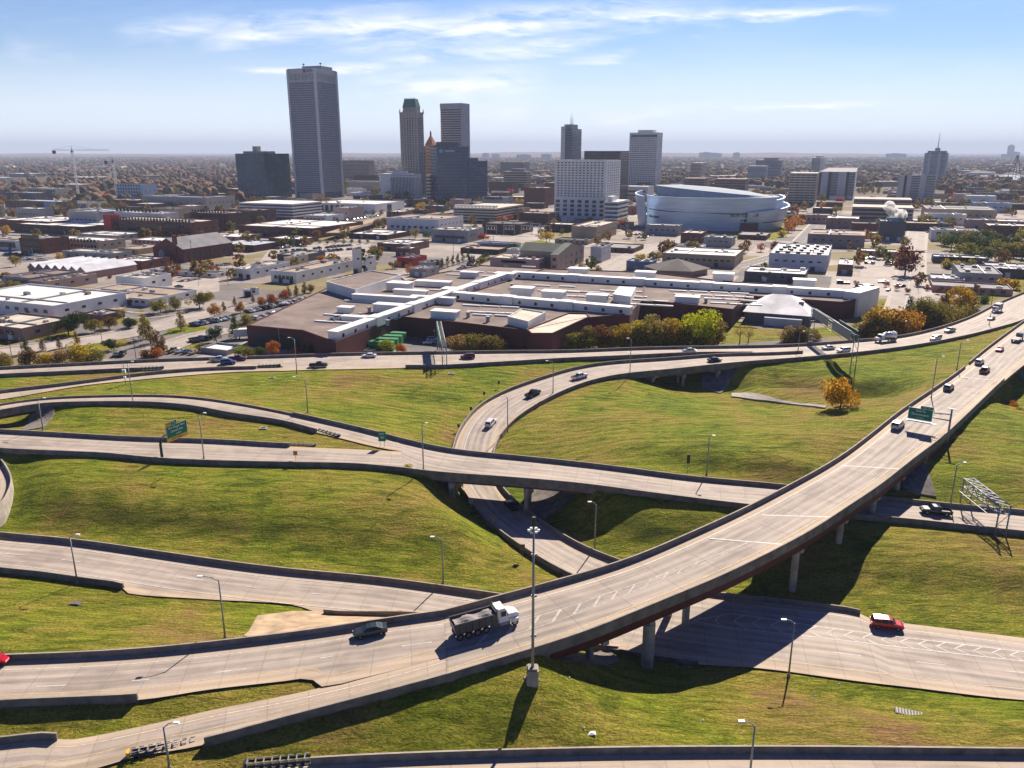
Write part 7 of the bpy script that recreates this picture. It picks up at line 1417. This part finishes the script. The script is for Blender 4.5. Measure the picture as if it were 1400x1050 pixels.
TL += [(598+i*7, 370-i*2.2, 15, 'cone', (.1, .05, .03) if i % 2 else DG) for i in range(7)]+[(648-i*3, 362, 13, 'cone', (.09, .05, .03)) for i in range(3)]+[(1170+i*14, 392+(i % 3)*5, 9, 'round', (.3, .07, .06)) for i in range(9)]+[(680+i*9, 305-i*1.5, 9, 'round', OR if i % 2 else RD) for i in range(7)]+[(450+i*12, 296-i*.3, 8, 'round', random.choice((DG, BR, GR, RD))) for i in range(14)]+[(415+i*11, 333+(i % 2), 7, 'round', OL) for i in range(9)]
TL += [(1275+random.random()*125, 330+random.random()*28, random.uniform(16, 28), random.choice(('wide', 'round')), random.choice((GR, OL, DG, OL))) for i in range(26)]+[(1290+random.random()*40, 362+random.random()*10, 12, 'bush', random.choice((GO, OL))) for i in range(7)]+[(300+random.random()*50, 312+random.random()*5, 7, 'round', OL) for i in range(12)]
TL += [(722+i*11.5, 478.5-i*.28, 20+(i*7) % 9, 'bush', (YG, OL, YG, GO, OL)[i % 5]) for i in range(23)]+[(1180+i*11, 460-i*1.7, 18+(i*5) % 8, 'bush', (BR, OL, GO, OL)[i % 4]) for i in range(12)]+[(632+i*8, 480, 20+(i*5) % 7, 'bush', (TN, OL)[i % 2]) for i in range(7)]
for x, y, h, k, c in TL:
    fr = 1.12 if (x > 600 and 440 < y < 485) else 1.
    tree(x, y, h, k, c, '', small=y < 400, w_=fr)
tree(0, 0, 0, 'bush', (.6, .36, .02), 'golden orange round tree alone in the dip below the far truss gantry', z=G(1149, 557), hm=11, name='tree', w_=.8)
tree(0, 0, 0, 'bush', GO, 'small weed bush at the edge where the lamp post stands on the bridge', z=G(558, 642), hm=1.6)
# ---------------------------------------------------------------- filler blocks, city trees
def inside(x, y, mg=6):
    for cx, cy, a, b_, r_ in FOOT:
        dx, dy = x-cx, y-cy; u = dx*math.cos(r_)+dy*math.sin(r_); v = -dx*math.sin(r_)+dy*math.cos(r_)
        if abs(u) < a+mg and abs(v) < b_+mg: return True
    return False
def blocked(x, y):
    px, py = J((x, y, 0))
    if (330 < px < 1180 and 380 < py < 490) or (440 < px < 1172 and 372 < py): return True
    for (ax, ay, bx, by, hw_) in ((1234, 425, 1258, 295, 13), (1068, 372, 1136, 288, 12), (830, 372, 940, 326, 12), (470, 405, 640, 352, 12), (640, 352, 800, 280, 12), (1120, 405, 1310, 352, 30), (440, 308, 520, 292, 10), (355, 350, 512, 335, 14), (455, 318, 620, 291, 6), (225, 405, 300, 380, 14)):
        t_ = max(0, min(1, ((px-ax)*(bx-ax)+(py-ay)*(by-ay))/((bx-ax)**2+(by-ay)**2))); 
        if math.hypot(px-ax-(bx-ax)*t_, (py-ay-(by-ay)*t_)*2) < hw_: return True
    return False
ca, sa = math.cos(R(RZ)), math.sin(R(RZ)); rf = random.Random(11); nf = 0
for iv in range(4, 34):
    for iu in range(-22, 24):
        u, v = iu*44+rf.uniform(-6, 6), 240+iv*46+rf.uniform(-6, 6); x = u*ca-v*sa*-1*-1; x, y = u*ca-v*sa, u*sa+v*ca; px, py = J((x, y, 0))
        if not (-220 < px < 1560) or y < 300 or y > 1750 or py > 400: continue
        if px > 1170 and py < 262: continue
        if rf.random() < (.1 if y < 900 else .2) or inside(x, y, 20) or blocked(x, y): continue
        wd, dp, h = rf.uniform(18, 38), rf.uniform(14, 34), rf.choice((4, 4.5, 5, 6, 7, 9, 12) if y > 700 else (3.5, 4, 5))
        wk = rf.choice(('white', 'tan', 'brick', 'grey', 'dgrey', 'dbrick', 'brown', 'pink', 'dbrick', 'brick')); rk = rf.choice(('white', 'white', 'white', 'grey', 'tan', 'grey', 'metal', 'dark'))
        t = Bd(); t.w, t.d, t.h = wd, dp, h; t.t = link('low_building', None, loc=(x, y, 0), rz=R(RZ), label='low %s building, %s roof,' % ({'dbrick': 'dark brick', 'bluew': 'pale blue'}.get(wk, wk), rk), cat='building'); t.right = True
        body(t, wk, rk); units(t, 2 if y < 1000 else 1); FOOT.append((x+wd/2*ca, y, wd/2, dp/2, 0)); nf += 1
        if y < 1000: wins(t, 'f', int(wd/5), 1, 2, 1.6, h*.5, 1); flush(t)
nt = 0
for _ in range(9000):
    y = rf.uniform(420, 1750); px = rf.uniform(-20, 1420); k = (px-700)/FP; x = k*(y*cp+HC*sp); 
    if nt > 118: break
    if inside(x, y, 4) or blocked(x, y): continue
    if J((x, y, 0))[1] > 395: continue
    tree(0, 0, 0, rf.choice(('wide', 'round', 'round', 'wide')), rf.choice((OL, OR, BR, GR, GO, OL, BR, OL, RD)), '', z=Vector((x, y, 0)), hm=rf.uniform(6, 11)*(1 if y < 900 else 1.3), small=True); nt += 1
# the remaining small street trees, far too many to count one by one
P_ = []
while len(P_) < 650:
    y = rf.uniform(430, 1700); px = rf.uniform(-20, 1420); x = (px-700)/FP*(y*cp+HC*sp)
    if inside(x, y, 3) or blocked(x, y) or J((x, y, 0))[1] > 398 or math.sin(x*.021+y*.009)+math.sin(y*.017-x*.008) < -.1: continue
    P_.append((x, y, rf.uniform(2.2, 4.6)*(1 if y < 900 else 1.25)))
P_ = np.array(P_); q5 = np.random.RandomState(9); nq = 90; c = np.repeat(P_[:, :2], nq, 0); rr = np.repeat(P_[:, 2], nq)[:, None]; d = q5.randn(len(c), 3); d /= np.linalg.norm(d, axis=1)[:, None]
pos = np.concatenate([c, rr*1.25], 1)+d*rr*(.6+.45*q5.rand(len(c), 1)); u = q5.randn(len(c), 3); u /= np.linalg.norm(u, axis=1)[:, None]; v = np.cross(u, q5.randn(len(c), 3)); v /= np.linalg.norm(v, axis=1)[:, None]; s_ = rr*.24*(.6+.8*q5.rand(len(c), 1))
SV = np.stack([pos-u*s_, pos+v*s_, pos+u*s_, pos-v*s_], 1).reshape(-1, 3); me = np_mesh('street_trees', SV, np.arange(len(SV)).reshape(-1, 4), [leaf], smooth=False)
sl = bpy.data.materials.new('street_foliage'); sl.use_nodes = True; q = NT(sl.node_tree); q.n.clear(); nn_ = q.a('ShaderNodeTexNoise', ins={'Vector': q.a('ShaderNodeMapping', ins={0: (q.a('ShaderNodeTexCoord'), 'Object'), 3: (1, 1, .2)}), 'Scale': .05, 'Detail': 1.})
cr_ = q.ramp(nn_, [(.32, (.08, .1, .03)), (.43, (.15, .14, .04)), (.5, (.26, .13, .04)), (.56, (.1, .11, .04)), (.66, (.2, .08, .035))]); gg = q.a('ShaderNodeNewGeometry'); cr_ = q.mix(1., (cr_, 0), (q.ramp((gg, 'Random Per Island'), [(0, .6), (1, 1.4)]), 0), 'MULTIPLY')
b1 = q.a('ShaderNodeBsdfDiffuse', ins={0: (cr_, 2)}); b2 = q.a('ShaderNodeBsdfTranslucent', ins={0: (cr_, 2)}); mxs = q.a('ShaderNodeMixShader', ins={0: .4}); q.l.new(b1.outputs[0], mxs.inputs[1]); q.l.new(b2.outputs[0], mxs.inputs[2]); q.a('ShaderNodeOutputMaterial', ins={0: mxs}); me.materials.clear(); me.materials.append(sl)
link('street_trees', me, kind='stuff')
# far canopy: one mass of crowns reaching to the horizon, gaps between
def ico():
    g = (1+5**.5)/2; v = np.array([(-1, g, 0), (1, g, 0), (-1, -g, 0), (1, -g, 0), (0, -1, g), (0, 1, g), (0, -1, -g), (0, 1, -g), (g, 0, -1), (g, 0, 1), (-g, 0, -1), (-g, 0, 1)], float); v /= np.linalg.norm(v[0])
    f = [(0, 11, 5), (0, 5, 1), (0, 1, 7), (0, 7, 10), (0, 10, 11), (1, 5, 9), (5, 11, 4), (11, 10, 2), (10, 7, 6), (7, 1, 8), (3, 9, 4), (3, 4, 2), (3, 2, 6), (3, 6, 8), (3, 8, 9), (4, 9, 5), (2, 4, 11), (6, 2, 10), (8, 6, 7), (9, 8, 1)]
    V_ = [tuple(p) for p in v]; F_ = []; c = {}
    def mid(a, b_):
        k = tuple(sorted((a, b_)))
        if k not in c: m = (np.array(V_[a])+np.array(V_[b_])); m /= np.linalg.norm(m); V_.append(tuple(m)); c[k] = len(V_)-1
        return c[k]
    for a, b_, d in f: x, y, z = mid(a, b_), mid(b_, d), mid(d, a); F_ += [(a, x, z), (b_, y, x), (d, z, y), (x, y, z)]
    return np.array(V_), np.array(F_)
iv_, if_ = ico(); rs = np.random.RandomState(5); NC = 20000
yy = 1150*(11.5)**rs.rand(NC); xx = (rs.rand(NC)*2.1-1.05)*yy
cell = (np.sin(xx*.004+yy*.0021)+np.sin(yy*.0037-xx*.0016+1)+np.sin(xx*.011-yy*.006+2)*.8); keep = (rs.rand(NC)*2.2-1.2 < cell*.8+np.clip((yy-1700)/900, -1.7, 2.2)) 
for cx, cy, a, b_, r_ in FOOT:
    if cy > 800: keep &= ~((np.abs(xx-cx) < a+b_+12) & (np.abs(yy-cy) < a+b_+12))
rv = W(1385, 243, 0); keep &= ~((np.abs(yy-rv.y) < 420) & (xx > W(1340, 243, 0).x-60) & (xx < 2400))
xx, yy = xx[keep], yy[keep]; n = len(xx); rad = (5+6*rs.rand(n))*np.clip(yy/2200, 1, 5.)**.62; hh = 7+5*rs.rand(n)+np.clip(yy/4000, 0, 3)
sh = 1+.28*rs.randn(n, len(iv_), 1)*.8; V_ = iv_[None]*sh*np.stack([rad, rad, hh*.75], 1)[:, None]+np.stack([xx, yy, hh*.45], 1)[:, None]
F_ = (if_[None]+(np.arange(n)*len(iv_))[:, None, None]).reshape(-1, 3)
cm_ = bpy.data.materials.new('far_foliage'); cm_.use_nodes = True; q = NT(cm_.node_tree); q.n.clear(); gg = q.a('ShaderNodeNewGeometry')
rr_ = q.ramp((gg, 'Random Per Island'), [(0, (.06, .055, .04)), (.25, (.1, .075, .05)), (.45, (.14, .085, .06)), (.65, (.19, .105, .07)), (.82, (.12, .09, .06)), (1, (.2, .13, .07))]); nn_ = q.a('ShaderNodeTexNoise', ins={'Vector': q.a('ShaderNodeTexCoord'), 'Scale': .15, 'Detail': 4.}); q.l.new(q.n['Texture Coordinate'].outputs['Object'], nn_.inputs[0])
bb = q.a('ShaderNodeBsdfPrincipled', ins={'Base Color': (q.mix(1., (rr_, 0), (q.ramp(nn_, [(.3, .6), (.7, 1.3)]), 0), 'MULTIPLY'), 2), 'Roughness': .95, 'Specular IOR Level': .05}); q.a('ShaderNodeOutputMaterial', ins={0: bb})
link('distant_woodland', np_mesh('distant_woodland', V_.reshape(-1, 3), F_, [cm_], smooth=False), kind='stuff')
# pale roofs among the far trees
rfc = random.Random(3)
for i in range(110):
    y = rfc.uniform(1500, 4200); x = rfc.uniform(-.68, .68)*y; s_ = rfc.uniform(12, 34)*(1+y/6000)
    if inside(x, y, 30): continue
    t = link('distant_building', None, loc=(x, y, 0), rz=R(rfc.choice((-23, 0, 20))), label='tiny pale roofed building far off among the trees', cat='building', group='tiny buildings among the far trees')
    hh_ = rfc.uniform(8, 13); MB().box(-s_, -s_*.5, 0, s_, s_*.5, hh_).build('wall', wallc, t, col=rfc.choice((WCOL['white'], WCOL['cream'], WCOL['tan'], WCOL['grey']))); MB().box(-s_-.5, -s_*.5-.5, hh_, s_+.5, s_*.5+.5, hh_+.5).build('roof', roofc, t, col=rfc.choice((RCOL['white'], RCOL['cream'], RCOL['metal'])))
# low hills on the horizon
m = MB(); NH = 160
for k in range(NH+1):
    a = -0.75+1.5*k/NH; hz = 60+28*math.sin(a*7+1)+16*math.sin(a*23)+8*math.sin(a*61+2); hz *= .7
    for d, z in ((9500, 0), (14000, hz*.75), (17000, hz*1.15), (21000, 0)): m.v.append((math.tan(a)*d, d, z))
for k in range(NH):
    for j in range(3): m.f.append((k*4+j, (k+1)*4+j, (k+1)*4+j+1, k*4+j+1)); m.m.append(0)
m.build('hills', cm_, kind='structure', smooth=True)
# steam
b0 = ST.O+ST.U*ST.w*.6+ST.V*ST.d*.5
m = MB(); vs, fs = iv_, if_
for k in range(9):
    c = np.array([rf.uniform(-5, 5)-k*.6, rf.uniform(-3, 3), 3+k*1.1]); r_ = rf.uniform(3, 5.5); m.add([tuple(c+p*r_*(1, 1, .8)) for p in vs], [tuple(q) for q in fs])
sm = bpy.data.materials.new('steam'); sm.use_nodes = True; q = NT(sm.node_tree); q.n.clear(); tcn = q.a('ShaderNodeTexCoord'); nz = q.a('ShaderNodeTexNoise', ins={'Vector': (tcn, 'Object'), 'Scale': .25, 'Detail': 5.})
vp = q.a('ShaderNodeVolumePrincipled', ins={'Color': (1, 1, 1, 1), 'Density': q.math('MULTIPLY', (q.ramp(nz, [(.38, 0.), (.5, 1.)]), 0), .5), 'Anisotropy': .6}); o_ = q.a('ShaderNodeOutputMaterial'); q.l.new(vp.outputs[0], o_.inputs['Volume'])
s_ = m.build('steam_plume', sm, kind='stuff'); s_.location = (b0.x, b0.y, ST.h+1)
MB().box(-6, -4, 0, 6, 4, 3).build('cooling_tower', wallc, None, col=(.25, .4, .5), label='pale blue cooling unit steaming on the dark plant block', cat='cooling tower').location = (b0.x, b0.y, ST.h-.65)
# ---------------------------------------------------------------- haze
hm_ = bpy.data.materials.new('haze'); hm_.use_nodes = True; q = NT(hm_.node_tree); q.n.clear()
vp = q.a('ShaderNodeVolumePrincipled', ins={'Color': (.66, .77, .98, 1), 'Density': 7.5e-5, 'Anisotropy': .0}); o_ = q.a('ShaderNodeOutputMaterial'); q.l.new(vp.outputs[0], o_.inputs['Volume'])
hz_ = MB().box(-31000, -300, -9, 31000, 24000, 330).build('haze', hm_, kind='stuff')
S.cycles.volume_step_rate = 4
# ---------------------------------------------------------------- labels: every repeat says which one it is
def where(px, py):
    for lim, s_ in ((90, 'at the far left'), (205, 'left of the gabled hall'), (330, 'around the gabled hall'), (450, 'below the teal slab'), (600, 'left of the banded garage'), (760, 'left of the central tower'), (880, 'right of the central tower'), (1085, 'by the arena'), (1200, 'right of the arena'), (1300, 'by the steaming block')):
        if px < lim: break
    else: s_ = 'at the far right'
    return s_+(', front' if py > 400 else ', middle' if py > 340 else ', back' if py > 290 else ', far back')
col_of = lambda o: [c for c in o.children if c.name.startswith('crown')][0]
bpy.context.view_layer.update()
tops = [o for o in S.objects if o.parent is None and o.type in ('EMPTY', 'MESH') and 'kind' not in o]
for o in tops:
    n = o.name.split('.')[0]; px, py = J(o.location)
    if n in ('tree', 'bush') and not o.get('label'):
        c = col_of(o).color; best = min(CN, key=lambda q: sum((q[i]-c[i])**2 for i in range(3))); kd = [k for k, v in TP.items() if v[0] == col_of(o).data][0][0]
        if py > 425: o['label'] = '%s %s %s' % (CN[best], SH[kd], 'behind the left freeway' if px < 330 else 'in front of the factory' if px < 1000 else 'at the freeway, right part'); 
        else: o['label'] = '%s %s %s' % (CN[best], SH[kd], where(px, py))
        o['group'] = 'trees and bushes of the city'
    elif n == 'low_building': o['label'] = o['label']+' '+where(px, py); o['group'] = 'low buildings filling the city blocks'
    elif n in ('utility_pole', ): o['label'] = 'thin utility pole '+where(px, py)
    elif n in ('drain_inlet', 'substation_frame', 'litter'): pass
ORD = ['first', 'second', 'third', 'fourth', 'fifth', 'sixth', 'seventh', 'eighth', 'ninth', 'tenth']+['%dth' % k for k in range(11, 60)]
from collections import defaultdict
dd_ = defaultdict(list)
for o in tops:
    if o.get('label'): dd_[o['label']].append(o)
for lb, L in dd_.items():
    if len(L) > 1 and not lb.startswith('tiny pale') and len(lb.split()) <= 13:
        L.sort(key=lambda o: J(o.location)[0])
        for i, o in enumerate(L): o['label'] = '%s, %s from left' % (lb, ORD[i])
    if len(L) > 1:
        for o in L:
            if not o.get('group'): o['group'] = 'lookalike '+L[0].name.split('.')[0].replace('_', ' ')+' group'
